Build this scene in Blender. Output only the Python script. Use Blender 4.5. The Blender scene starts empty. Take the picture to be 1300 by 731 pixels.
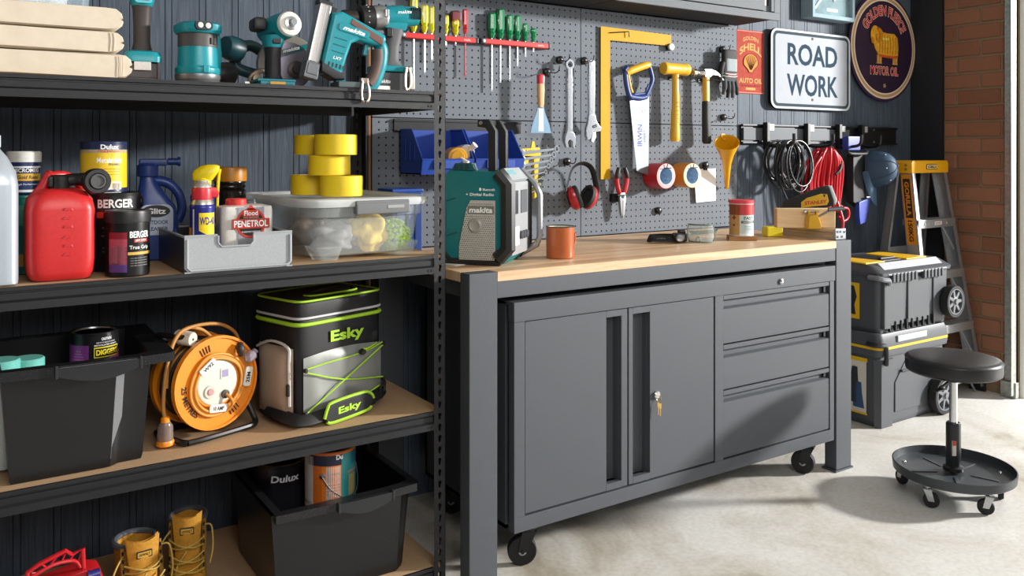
import bpy, bmesh, math, random
from mathutils import Vector, Matrix
random.seed(7)
S = bpy.context.scene
COL = S.collection
PI = math.pi
# ---------------------------------------------------------------- camera
cd = bpy.data.cameras.new('camera'); cam = bpy.data.objects.new('camera', cd); COL.objects.link(cam)
cam.location = (-1.256, -2.147, 1.287)
cam.rotation_euler = (PI/2, 0, -math.radians(33.2))
cd.sensor_width = 36; cd.lens = 29.91; cd.shift_y = -0.1327; cd.clip_start = 0.05
S.camera = cam
# ---------------------------------------------------------------- light and exposure
w = bpy.data.worlds.new('world'); S.world = w; w.use_nodes = True
bg = w.node_tree.nodes['Background']; bg.inputs[0].default_value = (0.86, 0.93, 1.0, 1); bg.inputs[1].default_value = 0.5
# daylight through the open garage door on the right
sd = bpy.data.lights.new('doorway_daylight', 'AREA'); sd.shape = 'DISK'; sd.size = .6; sd.energy = 1250; sd.color = (1.0, 0.98, 0.95)
sun = bpy.data.objects.new('doorway_daylight', sd); COL.objects.link(sun); sun.location = (7.95, -3.8, 2.9)
sun.rotation_euler = (Vector((7.95, -3.8, 2.9))-Vector((.8, .5, 1.2))).to_track_quat('Z', 'Y').to_euler()
# soft fill lamp added behind the camera, unseen, to lift the shelf fronts
fd = bpy.data.lights.new('shelf_fill', 'AREA'); fd.shape = 'RECTANGLE'; fd.size = 1.6; fd.size_y = 1.2; fd.energy = 42; fd.color = (1.0, .97, .94)
fl = bpy.data.objects.new('shelf_fill', fd); COL.objects.link(fl); fl.location = (-.7, -3.0, 2.2)
fl.rotation_euler = (Vector((-.7, -3.0, 2.2))-Vector((-.6, .2, 1.0))).to_track_quat('Z', 'Y').to_euler()
S.view_settings.view_transform = 'Standard'; S.view_settings.look = 'None'
S.view_settings.gamma = 1; S.view_settings.use_curve_mapping = False
S.view_settings.exposure = 0.12
# ---------------------------------------------------------------- materials
def lin(h):
    h = h.lstrip('#'); o = []
    for i in (0, 2, 4):
        c = int(h[i:i+2], 16)/255
        o.append(c/12.92 if c <= .04045 else ((c+.055)/1.055)**2.4)
    return (*o, 1)
MC = {}
def M(hexc, rough=.5, metal=0., bump=0., scale=200., var=.07, alpha=1., trans=0., coat=0., stretch=(1, 1, 1), name=None, vs=None, spec=.5):
    key = (hexc, rough, metal, bump, scale, var, alpha, trans, coat, stretch, name, spec)
    if key in MC: return MC[key]
    m = bpy.data.materials.new(name or 'mat_'+hexc.lstrip('#')); m.use_nodes = True
    nt = m.node_tree; b = nt.nodes['Principled BSDF']
    tc = nt.nodes.new('ShaderNodeTexCoord'); mp = nt.nodes.new('ShaderNodeMapping'); mp.inputs['Scale'].default_value = stretch
    nz = nt.nodes.new('ShaderNodeTexNoise'); nz.inputs['Scale'].default_value = scale; nz.inputs['Detail'].default_value = 3
    nt.links.new(tc.outputs['Object'], mp.inputs[0]); nt.links.new(mp.outputs[0], nz.inputs['Vector'])
    c = lin(hexc)
    rp = nt.nodes.new('ShaderNodeValToRGB')
    rp.color_ramp.elements[0].position = .3; rp.color_ramp.elements[1].position = .7
    rp.color_ramp.elements[0].color = (*[x*(1-var) for x in c[:3]], 1)
    rp.color_ramp.elements[1].color = (*[min(1, x*(1+var)) for x in c[:3]], 1)
    nt.links.new(nz.outputs['Fac'], rp.inputs[0]); nt.links.new(rp.outputs[0], b.inputs['Base Color'])
    b.inputs['Roughness'].default_value = rough; b.inputs['Metallic'].default_value = metal
    b.inputs['Alpha'].default_value = alpha; b.inputs['Transmission Weight'].default_value = trans
    b.inputs['Coat Weight'].default_value = coat; b.inputs['Specular IOR Level'].default_value = spec
    if bump:
        bp = nt.nodes.new('ShaderNodeBump'); bp.inputs['Strength'].default_value = bump; bp.inputs['Distance'].default_value = .002
        nt.links.new(nz.outputs['Fac'], bp.inputs['Height']); nt.links.new(bp.outputs[0], b.inputs['Normal'])
    MC[key] = m; return m
def wood(name, c1, c2, scale=6, rough=.5, axis='X', fine=120):
    m = bpy.data.materials.new(name); m.use_nodes = True; nt = m.node_tree; b = nt.nodes['Principled BSDF']
    tc = nt.nodes.new('ShaderNodeTexCoord'); mp = nt.nodes.new('ShaderNodeMapping')
    st = {'X': (.08, 1, 1), 'Y': (1, .08, 1), 'Z': (1, 1, .08)}[axis]; mp.inputs['Scale'].default_value = st
    n1 = nt.nodes.new('ShaderNodeTexNoise'); n1.inputs['Scale'].default_value = scale*4; n1.inputs['Detail'].default_value = 6; n1.inputs['Distortion'].default_value = .6
    n2 = nt.nodes.new('ShaderNodeTexNoise'); n2.inputs['Scale'].default_value = fine*2; n2.inputs['Detail'].default_value = 2
    for n in (n1, n2): nt.links.new(mp.outputs[0], n.inputs['Vector'])
    nt.links.new(tc.outputs['Object'], mp.inputs[0])
    mx = nt.nodes.new('ShaderNodeMath'); mx.operation = 'MULTIPLY_ADD'; mx.inputs[1].default_value = .35
    nt.links.new(n2.outputs['Fac'], mx.inputs[0]); nt.links.new(n1.outputs['Fac'], mx.inputs[2])
    rp = nt.nodes.new('ShaderNodeValToRGB'); rp.color_ramp.elements[0].position = .48; rp.color_ramp.elements[1].position = .86
    rp.color_ramp.elements[0].color = lin(c1); rp.color_ramp.elements[1].color = lin(c2)
    nt.links.new(mx.outputs[0], rp.inputs[0]); nt.links.new(rp.outputs[0], b.inputs['Base Color'])
    b.inputs['Roughness'].default_value = rough
    bp = nt.nodes.new('ShaderNodeBump'); bp.inputs['Strength'].default_value = .12; bp.inputs['Distance'].default_value = .002
    nt.links.new(mx.outputs[0], bp.inputs['Height']); nt.links.new(bp.outputs[0], b.inputs['Normal'])
    return m
def concrete(name):
    m = bpy.data.materials.new(name); m.use_nodes = True; nt = m.node_tree; b = nt.nodes['Principled BSDF']
    tc = nt.nodes.new('ShaderNodeTexCoord')
    n1 = nt.nodes.new('ShaderNodeTexNoise'); n1.inputs['Scale'].default_value = 1.7; n1.inputs['Detail'].default_value = 8; n1.inputs['Roughness'].default_value = .62; n1.inputs['Distortion'].default_value = .8
    n2 = nt.nodes.new('ShaderNodeTexNoise'); n2.inputs['Scale'].default_value = 60; n2.inputs['Detail'].default_value = 5
    for n in (n1, n2): nt.links.new(tc.outputs['Object'], n.inputs['Vector'])
    rp = nt.nodes.new('ShaderNodeValToRGB'); rp.color_ramp.elements[0].position = .34; rp.color_ramp.elements[1].position = .62
    rp.color_ramp.elements[0].color = lin('#a09686'); rp.color_ramp.elements[1].color = lin('#dad9d5')
    e = rp.color_ramp.elements.new(.47); e.color = lin('#c9c5bc')
    mx = nt.nodes.new('ShaderNodeMix'); mx.data_type = 'RGBA'; mx.blend_type = 'MULTIPLY'; mx.inputs[0].default_value = .35
    nt.links.new(n1.outputs['Fac'], rp.inputs[0]); nt.links.new(rp.outputs[0], mx.inputs[6])
    r2 = nt.nodes.new('ShaderNodeValToRGB'); r2.color_ramp.elements[0].position = .35; r2.color_ramp.elements[1].position = .6
    r2.color_ramp.elements[0].color = (.7, .68, .64, 1); r2.color_ramp.elements[1].color = (1, 1, 1, 1)
    nt.links.new(n2.outputs['Fac'], r2.inputs[0]); nt.links.new(r2.outputs[0], mx.inputs[7])
    nt.links.new(mx.outputs[2], b.inputs['Base Color']); b.inputs['Roughness'].default_value = .55
    bp = nt.nodes.new('ShaderNodeBump'); bp.inputs['Strength'].default_value = .1; bp.inputs['Distance'].default_value = .003
    nt.links.new(n2.outputs['Fac'], bp.inputs['Height']); nt.links.new(bp.outputs[0], b.inputs['Normal'])
    return m
BLACK = M('#17181a', .45, bump=.15, scale=900)
RUBBER = M('#151515', .7)
CHROME = M('#d9dadc', .18, 1.)
STEEL = M('#b9bcc0', .3, 1.)
ALU = M('#c3c6c9', .38, 1.)
HAMMER = M('#4d5157', .55, .15, bump=.5, scale=700, var=.12, name='hammertone_grey')
SHELFM = M('#191a1d', .42, .2, bump=.45, scale=800, var=.15, name='shelf_black_powder')
TEAL = M('#0f8a96', .36, name='tool_teal')
GREYP = M('#5b5c5e', .55, name='grey_plastic')
WHITE = M('#e9e9e6', .45)
YEL = M('#f0c419', .4)
# ---------------------------------------------------------------- mesh builder
class MB:
    def __init__(s): s.v = []; s.f = []; s.mi = []
    def add(s, verts, faces, mi=0, mx=None):
        o = len(s.v)
        for p in verts:
            p = Vector(p); s.v.append(tuple(mx @ p if mx else p))
        for f in faces: s.f.append([i+o for i in f]); s.mi.append(mi)
        return s
    def bm(s, b, mi=0, mx=None):
        b.verts.index_update()
        s.add([v.co for v in b.verts], [[v.index for v in f.verts] for f in b.faces], mi, mx); b.free(); return s
    def box(s, x0, x1, y0, y1, z0, z1, bev=0, seg=2, mi=0, mx=None):
        b = bmesh.new(); bmesh.ops.create_cube(b, size=1)
        for v in b.verts:
            v.co = ((x0+x1)/2+v.co.x*(x1-x0), (y0+y1)/2+v.co.y*(y1-y0), (z0+z1)/2+v.co.z*(z1-z0))
        if bev: bmesh.ops.bevel(b, geom=b.edges[:], offset=bev, segments=seg, affect='EDGES', profile=.5, clamp_overlap=True)
        return s.bm(b, mi, mx)
    def prism(s, poly, t0, t1, axis='Y', bev=0, seg=2, mi=0, mx=None):
        # axis Y: poly (x,z), extruded from y=t0 to t1; axis Z: poly (x,y); axis X: poly (y,z)
        def P(a, b_, t): return {'Y': (a, t, b_), 'Z': (a, b_, t), 'X': (t, a, b_)}[axis]
        b = bmesh.new(); n = len(poly)
        A = [b.verts.new(P(*p, t0)) for p in poly]; B = [b.verts.new(P(*p, t1)) for p in poly]
        b.faces.new(A); b.faces.new(B[::-1])
        for i in range(n): b.faces.new((A[i], B[i], B[(i+1) % n], A[(i+1) % n]))
        bmesh.ops.recalc_face_normals(b, faces=b.faces[:])
        if bev:
            es = [e for e in b.edges if (e.verts[0] in A and e.verts[1] in A) or (e.verts[0] in B and e.verts[1] in B)]
            bmesh.ops.bevel(b, geom=es, offset=bev, segments=seg, affect='EDGES', profile=.5, clamp_overlap=True)
        return s.bm(b, mi, mx)
    def rings(s, rings, cap0=True, cap1=True, mi=0, mx=None, close=False):
        n = len(rings[0]); vs = [p for r in rings for p in r]; fs = []; k = len(rings)
        for j in range(k if close else k-1):
            a = j*n; c = ((j+1) % k)*n
            for i in range(n): fs.append([a+i, a+(i+1) % n, c+(i+1) % n, c+i])
        if cap0 and not close: fs.append(list(range(n))[::-1])
        if cap1 and not close: fs.append([(k-1)*n+i for i in range(n)])
        return s.add(vs, fs, mi, mx)
    def lathe(s, prof, cx=0, cy=0, n=24, mi=0, mx=None, cap0=True, cap1=True):
        return s.rings([[(cx+r*math.cos(2*PI*i/n), cy+r*math.sin(2*PI*i/n), z) for i in range(n)] for r, z in prof], cap0, cap1, mi, mx)
    def rl(s, secs, n=24, mi=0, mx=None, cap0=True, cap1=True):
        # sections (z, hx, hy, exponent, cx, cy): rounded-rectangle loft along z
        R = []
        for sc in secs:
            z, hx, hy = sc[:3]; e = sc[3] if len(sc) > 3 else 4; cx = sc[4] if len(sc) > 4 else 0; cy = sc[5] if len(sc) > 5 else 0
            r = []
            for i in range(n):
                a = 2*PI*(i+.5)/n; c, q = math.cos(a), math.sin(a)
                r.append((cx+hx*math.copysign(abs(c)**(2/e), c), cy+hy*math.copysign(abs(q)**(2/e), q), z))
            R.append(r)
        return s.rings(R, cap0, cap1, mi, mx)
    def cyl(s, p0, p1, r0, r1=None, n=16, mi=0, mx=None):
        p0 = Vector(p0); p1 = Vector(p1); r1 = r0 if r1 is None else r1
        q = (p1-p0).to_track_quat('Z', 'Y').to_matrix(); L = (p1-p0).length
        rr = []
        for r, z in ((r0, 0), (r1, L)):
            rr.append([tuple(p0+q @ Vector((r*math.cos(2*PI*i/n), r*math.sin(2*PI*i/n), z))) for i in range(n)])
        return s.rings(rr, mi=mi, mx=mx)
    def lat(s, prof, p0, d, n=20, mi=0, mx=None):
        # lathe of (r, t) along direction d from p0
        p0 = Vector(p0); q = Vector(d).to_track_quat('Z', 'Y').to_matrix()
        rr = [[tuple(p0+q @ Vector((r*math.cos(2*PI*i/n), r*math.sin(2*PI*i/n), t))) for i in range(n)] for r, t in prof]
        return s.rings(rr, mi=mi, mx=mx)
    def ell(s, c, rx, ry, rz, n=16, k=9, mi=0, mx=None):
        R = []
        for j in range(k+1):
            t = -PI/2+PI*(j+.001)/(k+.002)
            R.append([(c[0]+rx*math.cos(t)*math.cos(2*PI*i/n), c[1]+ry*math.cos(t)*math.sin(2*PI*i/n), c[2]+rz*math.sin(t)) for i in range(n)])
        return s.rings(R, mi=mi, mx=mx)
    def tube(s, pts, r, n=8, closed=False, sub=0, mi=0, mx=None, flat=1.):
        P = [Vector(p) for p in pts]
        if sub: P = smooth(P, sub, closed)
        k = len(P); rs = r if isinstance(r, (list, tuple)) else [r]*k
        if len(rs) != k: rs = [rs[min(len(rs)-1, int(i*(len(rs)-1)/(k-1)+.5))] for i in range(k)]
        def tan(i):
            a = P[(i-1) % k] if closed or i > 0 else P[0]; b = P[(i+1) % k] if closed or i < k-1 else P[-1]
            t = (b-a); return t.normalized() if t.length > 1e-9 else Vector((0, 0, 1))
        t0 = tan(0); u = t0.orthogonal().normalized(); R = []
        for i in range(k):
            t = tan(i); u = (u-t*u.dot(t)); u = u.normalized() if u.length > 1e-6 else t.orthogonal().normalized(); v = t.cross(u)
            R.append([tuple(P[i]+(u*math.cos(2*PI*j/n)+v*math.sin(2*PI*j/n)*flat)*rs[i]) for j in range(n)])
        return s.rings(R, mi=mi, mx=mx, close=closed)
    def torus(s, c, R, r, axis='Z', n=28, k=8, mi=0, mx=None):
        ax = {'X': Matrix(((0, 0, 1), (1, 0, 0), (0, 1, 0))), 'Y': Matrix(((1, 0, 0), (0, 0, 1), (0, 1, 0))), 'Z': Matrix.Identity(3)}[axis]
        return s.tube([Vector(c)+ax @ Vector((R*math.cos(2*PI*i/n), R*math.sin(2*PI*i/n), 0)) for i in range(n)], r, k, True, mi=mi, mx=mx)
    def mesh(s, name, ang=38):
        me = bpy.data.meshes.new(name); b = bmesh.new()
        vs = [b.verts.new(p) for p in s.v]
        for f, mi in zip(s.f, s.mi):
            try: fc = b.faces.new([vs[i] for i in f]); fc.material_index = mi; fc.smooth = True
            except ValueError: pass
        bmesh.ops.recalc_face_normals(b, faces=b.faces[:])
        lim = math.radians(ang)
        for e in b.edges: e.smooth = len(e.link_faces) == 2 and e.calc_face_angle(0) < lim
        b.to_mesh(me); b.free(); return me
    def obj(s, name, mats, parent=None, ang=38, label=None):
        me = s.mesh(name, ang)
        for m in (mats if isinstance(mats, (list, tuple)) else [mats]): me.materials.append(m)
        o = bpy.data.objects.new(name, me); COL.objects.link(o)
        if parent is not None: o.parent = parent
        if label: o['label'] = label
        wn = o.modifiers.new('weighted_normal', 'WEIGHTED_NORMAL'); wn.keep_sharp = True
        return o
def smooth(P, sub, closed=False):
    o = []; k = len(P)
    for i in range(k if closed else k-1):
        g = lambda j: P[j % k] if closed else P[max(0, min(k-1, j))]
        p0, p1, p2, p3 = g(i-1), g(i), g(i+1), g(i+2)
        for j in range(sub):
            t = j/sub
            o.append(.5*((2*p1)+(p2-p0)*t+(2*p0-5*p1+4*p2-p3)*t*t+(3*p1-p0-3*p2+p3)*t**3))
    if not closed: o.append(P[-1])
    return o
def arc(cx, cz, r, a0, a1, n):
    return [(cx+r*math.cos(math.radians(a0+(a1-a0)*i/n)), cz+r*math.sin(math.radians(a0+(a1-a0)*i/n))) for i in range(n+1)]
def rrect(x0, x1, z0, z1, r, n=4):
    return arc(x1-r, z1-r, r, 0, 90, n)+arc(x0+r, z1-r, r, 90, 180, n)+arc(x0+r, z0+r, r, 180, 270, n)+arc(x1-r, z0+r, r, 270, 360, n)
def thing(name, label, cat, loc=(0, 0, 0), rz=0, group=None, rot=None):
    o = bpy.data.objects.new(name, None); COL.objects.link(o); o.empty_display_size = .05
    o.location = loc; o.rotation_euler = rot or (0, 0, rz); o['label'] = label; o['category'] = cat
    if group: o['group'] = group
    return o
def tag(o, label, cat, group=None):
    o['label'] = label; o['category'] = cat
    if group: o['group'] = group
    return o
def dup(root, loc=None, rz=None, label=None, rot=None):
    def cp(o, par):
        c = o.copy(); COL.objects.link(c); c.parent = par
        for ch in [x for x in KIDS.get(o, [])] or list(o.children): cp(ch, c)
        return c
    r = cp(root, None)
    if loc is not None: r.location = loc
    if rz is not None: r.rotation_euler = (0, 0, rz)
    if rot is not None: r.rotation_euler = rot
    if label: r['label'] = label
    return r
KIDS = {}
# ---------------------------------------------------------------- lettering
TC = {}
def text_geo(s, bold=0., shear=0.):
    k = (s, bold, shear)
    if k in TC: return TC[k]
    cu = bpy.data.curves.new('t', 'FONT'); cu.body = s; cu.size = 1; cu.offset = bold; cu.shear = shear
    cu.resolution_u = 3; cu.align_x = 'CENTER'
    ob = bpy.data.objects.new('t', cu); me = ob.to_mesh()
    vs = [(v.co.x, v.co.y) for v in me.vertices]; fs = [list(p.vertices) for p in me.polygons]
    ob.to_mesh_clear(); bpy.data.objects.remove(ob); bpy.data.curves.remove(cu)
    x0 = min(v[0] for v in vs); x1 = max(v[0] for v in vs); y0 = min(v[1] for v in vs); y1 = max(v[1] for v in vs)
    vs = [((x-(x0+x1)/2), (y-(y0+y1)/2)) for x, y in vs]
    TC[k] = (vs, fs, x1-x0, y1-y0); return TC[k]
def txt(s, mat, parent, fn, h, w_=None, bold=0., shear=0., name='lettering', arcf=None):
    vs, fs, W, H = text_geo(s, bold, shear)
    sy = h/H; sx = (w_/W) if w_ else sy
    mb = MB(); mb.add([fn(x*sx, y*sy) for x, y in vs], fs)
    me = bpy.data.meshes.new(name); me.from_pydata(mb.v, [], mb.f); me.materials.append(mat)
    o = bpy.data.objects.new(name, me); COL.objects.link(o); o.parent = parent
    return o
def fy(x, y, z):            # flat print on a face that looks toward -y
    return lambda a, b: (x+a, y, z+b)
def fx(x, y, z):            # flat print on a face that looks toward -x
    return lambda a, b: (x, y-a, z+b)
def fc(R, z, a0=0., cx=0, cy=0):   # print wrapped on a can, a0 measured from -y toward +x
    return lambda a, b: (cx+R*math.sin(a0+a/R), cy-R*math.cos(a0+a/R), z+b)
def band(mb, R, z0, z1, a0, a1, n=14, mi=0, cx=0, cy=0):
    n = max(n, int(abs(a1-a0)/.07)+1)
    v = []; f = []
    for i in range(n+1):
        a = a0+(a1-a0)*i/n
        v += [(cx+R*math.sin(a), cy-R*math.cos(a), z0), (cx+R*math.sin(a), cy-R*math.cos(a), z1)]
    for i in range(n): f.append([2*i, 2*i+2, 2*i+3, 2*i+1])
    mb.add(v, f, mi); return mb
def sheet(mb, pts, mi=0):
    mb.add(pts, [list(range(len(pts)))], mi); return mb
# ================================================================ SETTING
def struct(o): o['kind'] = 'structure'; return o
def simple(name, b, mat, kind=True):
    o = MB().box(*b).obj(name, mat); return struct(o)
def posmat(name, c1, c2, kind):
    m = bpy.data.materials.new(name); m.use_nodes = True; nt = m.node_tree; b = nt.nodes['Principled BSDF']
    ge = nt.nodes.new('ShaderNodeNewGeometry'); oi = nt.nodes.new('ShaderNodeObjectInfo')
    mp = nt.nodes.new('ShaderNodeMapping'); nt.links.new(ge.outputs['Position'], mp.inputs[0])
    nz = nt.nodes.new('ShaderNodeTexNoise'); nz.inputs['Detail'].default_value = 5; nt.links.new(mp.outputs[0], nz.inputs['Vector'])
    rp = nt.nodes.new('ShaderNodeValToRGB'); rp.color_ramp.elements[0].color = lin(c1); rp.color_ramp.elements[1].color = lin(c2)
    bp = nt.nodes.new('ShaderNodeBump'); bp.inputs['Distance'].default_value = .003
    if kind == 'board':
        mp.inputs['Scale'].default_value = (1, 1, .06); nz.inputs['Scale'].default_value = 95; nz.inputs['Distortion'].default_value = 1.2
        rp.color_ramp.elements[0].position = .35; rp.color_ramp.elements[1].position = .65
        nt.links.new(nz.outputs['Fac'], rp.inputs[0]); bp.inputs['Strength'].default_value = .35; b.inputs['Roughness'].default_value = .6; b.inputs['Specular IOR Level'].default_value = .25
    else:
        nz.inputs['Scale'].default_value = 70
        ad = nt.nodes.new('ShaderNodeMath'); ad.operation = 'MULTIPLY_ADD'; ad.inputs[1].default_value = .6
        nt.links.new(oi.outputs['Random'], ad.inputs[0]); mu = nt.nodes.new('ShaderNodeMath'); mu.operation = 'MULTIPLY'; mu.inputs[1].default_value = .45
        nt.links.new(nz.outputs['Fac'], mu.inputs[0]); nt.links.new(mu.outputs[0], ad.inputs[2]); nt.links.new(ad.outputs[0], rp.inputs[0])
        bp.inputs['Strength'].default_value = .4; b.inputs['Roughness'].default_value = .85
    nt.links.new(nz.outputs['Fac'], bp.inputs['Height']); nt.links.new(bp.outputs[0], b.inputs['Normal'])
    nt.links.new(rp.outputs[0], b.inputs['Base Color']); return m
simple('floor', (-6, 9, -9, 2, -.1, 0), concrete('concrete'))
simple('ceiling', (-2.4, 3.6, -4.5, .85, 3.0, 3.1), M('#d8d6d0', .9))
WALLD = posmat('wall_boards', '#444d59', '#535e6b', 'board')
wb = simple('wall_back', (-2.4, 3.6, .726, .85, 0, 3.0), M('#23272e', .7))
# tongue and groove boards: a broad face, a narrow bead and two grooves
bd = MB().prism([(0, .0), (0, -.003), (.0018, -.006), (.0832, -.006), (.0848, -.0025), (.0864, -.006), (.1026, -.006), (.1044, -.003), (.1044, 0)], 0, 3.0, 'Z', mi=0)
bme = bd.mesh('board'); bme.materials.append(WALLD)
for i in range(55):
    o = bpy.data.objects.new('board', bme); COL.objects.link(o); o.parent = wb; o.location = (-2.35+i*.1045, .726, 0)
simple('wall_left', (-2.5, -2.4, -4.5, .85, 0, 3.0), M('#3a3d42', .8))
simple('wall_rear', (-2.5, 3.6, -4.6, -4.5, 0, 3.0), M('#6a6c70', .9))
# right wall: a short brick pier, then the open garage doorway
wr = simple('wall_right', (3.405, 3.645, .125, .53, 0, 3.0), M('#8f7b60', .95, bump=.5, scale=300))
MORT = None
BR = posmat('brick_face', '#7a4d36', '#9d6b51', 'brick')
bk = {}
def brick(y0, y1, z0):
    key = round(y1-y0, 3)
    if key not in bk:
        me = MB().box(0, .014, 0, y1-y0, 0, .0765, .004, 1).mesh('brick'); me.materials.append(BR); bk[key] = me
    o = bpy.data.objects.new('brick', bk[key]); COL.objects.link(o); o.parent = wr
    o.location = (3.396+random.uniform(-.002, .002), y0, z0)
for i in range(-1, 33):
    z0 = .046+.0885*i
    if z0 < 0: z0 = 0.0
    if i == -1: continue
    ys = [(.135, .318), (.328, .526)] if i % 2 == 0 else [(.135, .208), (.218, .448), (.458, .526)]
    for a, b_ in ys: brick(a, b_, z0)
simple('trim_1', (3.385, 3.6, .5302, .726, 0, 3.0), M('#1b1e24', .6))
simple('door_1', (3.41, 3.9, .10, .1245, 0, 2.25), M('#f2f2ee', .5))
GALV = M('#a9aca6', .45, .85, bump=.15, scale=60, var=.2, name='galvanised')
tr = MB().box(3.378, 3.3945, .128, .186, .02, 2.25).box(3.33, 3.394, .128, .131, .02, 2.25)
struct(tr.obj('trim_2', GALV))
ft = MB().box(3.36, 3.3945, .12, .20, .004, .085, .002).cyl((3.358, .16, .05), (3.361, .16, .05), .008)
o = ft.obj('foot_bracket', GALV); o.parent = bpy.data.objects['trim_2']

# ================================================================ PEGBOARD
PEGC = M('#70767e', .7, 0, bump=.08, scale=600, var=.03, name='pegboard_grey', spec=.2)
PITCH = .95/33.6
def peg_panel():
    nx, nz = 33, 17; p = .028; W, H = .948, .478
    ox = (W-(nx-1)*p)/2; oz = (H-(nz-1)*p)/2
    mb = MB(); r = .0037
    xs = [ox+i*p for i in range(nx)]; zs = [oz+i*p for i in range(nz)]
    xe = [0]+[ox+(i+.5)*p for i in range(nx-1)]+[W]; ze = [0]+[oz+(i+.5)*p for i in range(nz-1)]+[H]
    for i in range(nx):
        for j in range(nz):
            cx, cz = xs[i], zs[j]; x0, x1, z0, z1 = xe[i], xe[i+1], ze[j], ze[j+1]
            out = [(x1, cz), (x1, z1), (cx, z1), (x0, z1), (x0, cz), (x0, z0), (cx, z0), (x1, z0)]
            inn = [(cx+r*math.cos(PI*k/4), cz+r*math.sin(PI*k/4)) for k in range(8)]
            vs = [(a, 0, b) for a, b in out]+[(a, 0, b) for a, b in inn]+[(a, .003, b) for a, b in inn]
            fs = [[k, (k+1) % 8, 8+(k+1) % 8, 8+k] for k in range(8)]+[[8+k, 8+(k+1) % 8, 16+(k+1) % 8, 16+k] for k in range(8)]
            mb.add(vs, fs)
    me = bpy.data.meshes.new('panel'); 
    rim = MB().box(0, .002, .0004, .014, 0, H).box(W-.002, W, .0004, .014, 0, H).box(0, W, .0004, .014, 0, .002).box(0, W, .0004, .014, H-.002, H)
    mb.add(rim.v, rim.f)
    me.from_pydata(mb.v, [], mb.f); me.materials.append(PEGC); return me
pg = thing('pegboard', 'grey perforated steel pegboard of four panels above the workbench', 'pegboard', (0, .70, .93))
pme = peg_panel()
for i in range(2):
    for j in range(2):
        o = bpy.data.objects.new('panel', pme); COL.objects.link(o); o.parent = pg; o.location = (.004+i*.952, 0, .003+j*.482)
MB().box(.008, 1.9, .0145, .0185, .006, .962).obj('backing', M('#08090a', .9), pg)
o = MB().box(-.045, -.012, -.005, .018, -.6, .96).box(-.011, -.002, .0, .018, -.6, .96, mi=1).obj('edge_batten', [BLACK, M('#8a5a2e', .6)], pg)

# ================================================================ WORKBENCH
OAK = wood('bench_oak', '#bd946c', '#dfc29e', 5, .42)
wbn = thing('workbench', 'long grey steel workbench with a pale timber top', 'workbench', (0, 0, 0))
L = 1.804; D = .69
MB().prism([(.098, 0), (1.706, 0), (1.706, .056), (L, .056), (L, .634), (1.706, .634), (1.706, D), (.098, D), (.098, .634), (0, .634), (0, .056), (.098, .056)], .900, .930, 'Z', bev=.0015, seg=1).obj('worktop', OAK, wbn)
for x in (0, 1.7065):
    for y in (0, .6345):
        lg = MB().box(x, x+.0975, y, y+.0555, .008, .9295, .003)
        fo = lg.obj('leg', HAMMER, wbn)
        q = MB().box(x-.008, x+.105, y-.004, y+.064, 0, .007, .001)
        q.obj('foot_plate', HAMMER, fo)
MB().box(.098, 1.706, .003, .03, .850, .8995, .002).obj('front_apron', HAMMER, wbn)
MB().box(.098, 1.706, .66, .687, .850, .8995, .002).obj('back_apron', HAMMER, wbn)
for x in (.02, 1.75): MB().box(x, x+.03, .056, .634, .850, .8995, .002).obj('side_rail', HAMMER, wbn)

# ================================================================ ROLLING CABINET
cb = thing('rolling_cabinet', 'grey steel cabinet on casters under the workbench, two doors and three drawers', 'cabinet', (0, 0, 0))
X0, X1, Z0, Z1, YB = .157, 1.692, .132, .832, .58
c = MB()
c.box(X0, X1, .05, YB, Z0, Z0+.012).box(X0, X1, YB-.012, YB, Z0, Z1-.004).box(X0, X0+.012, .05, YB, Z0, Z1-.004).box(X1-.012, X1, .05, YB, Z0, Z1-.004)
c.box(X0, X1, .02, YB, Z1-.012, Z1-.002)
c.box(X0, X1, .0, .03, Z0, .178, .002)                    # bottom rail
c.box(X0-.003, X1+.003, -.004, .03, .772, Z1, .002)       # top rail, proud
c.box(X0, .196, .0, .03, .178, .772, .001).box(1.017, 1.059, .0, .03, .178, .772, .001).box(1.666, X1, .0, .03, .178, .772, .001)
c.box(1.059, 1.666, .02, .03, .178, .772)
c.obj('body', HAMMER, cb)
# left door: flat leaf, deep vertical pull channel, narrow lip
d = MB().box(.199, .518, .003, .022, .183, .769, .0015).box(.582, .608, .003, .022, .183, .769, .0015)
d.box(.518, .582, .003, .022, .183, .205).box(.518, .582, .003, .022, .748, .769).box(.518, .582, .045, .048, .2, .75).box(.517, .519, .02, .048, .2, .75).box(.581, .583, .02, .048, .2, .75)
d.prism([(.519, .01), (.519, .047), (.56, .047)], .205, .748, 'Z')
d.obj('door', HAMMER, cb)
d = MB().box(.708, 1.013, .003, .022, .183, .769, .0015).box(.6135, .632, .003, .022, .183, .769, .0015)
d.box(.632, .708, .003, .022, .183, .205).box(.632, .708, .003, .022, .748, .769).box(.632, .708, .04, .044, .2, .75).box(.631, .633, .02, .044, .2, .75).box(.706, .708, .02, .044, .2, .75)
rd = d.obj('door', HAMMER, cb)
lk = MB().lat([(.013, 0), (.013, .008), (.010, .011), (0.0005, .011)], (.735, .003, .464), (0, -1, 0)).obj('lock', CHROME, rd)
k = MB().torus((.735, -.012, .452), .011, .0012, 'X', 16, 5)
for dx, dz in ((-.004, 0), (.005, -.006)):
    k.box(.735+dx-.005, .735+dx+.005, -.014, -.0125, .425+dz, .443+dz, .001).box(.735+dx-.002, .735+dx+.002, -.014, -.0125, .40+dz, .426+dz)
k.obj('key_bunch', M('#c9a25c', .3, .9), rd)
MB().lat([(.011, 0), (.011, .006), (.006, .009), (.0005, .009)], (1.365, -.004, .797), (0, -1, 0)).obj('lock', CHROME, cb)
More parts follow.
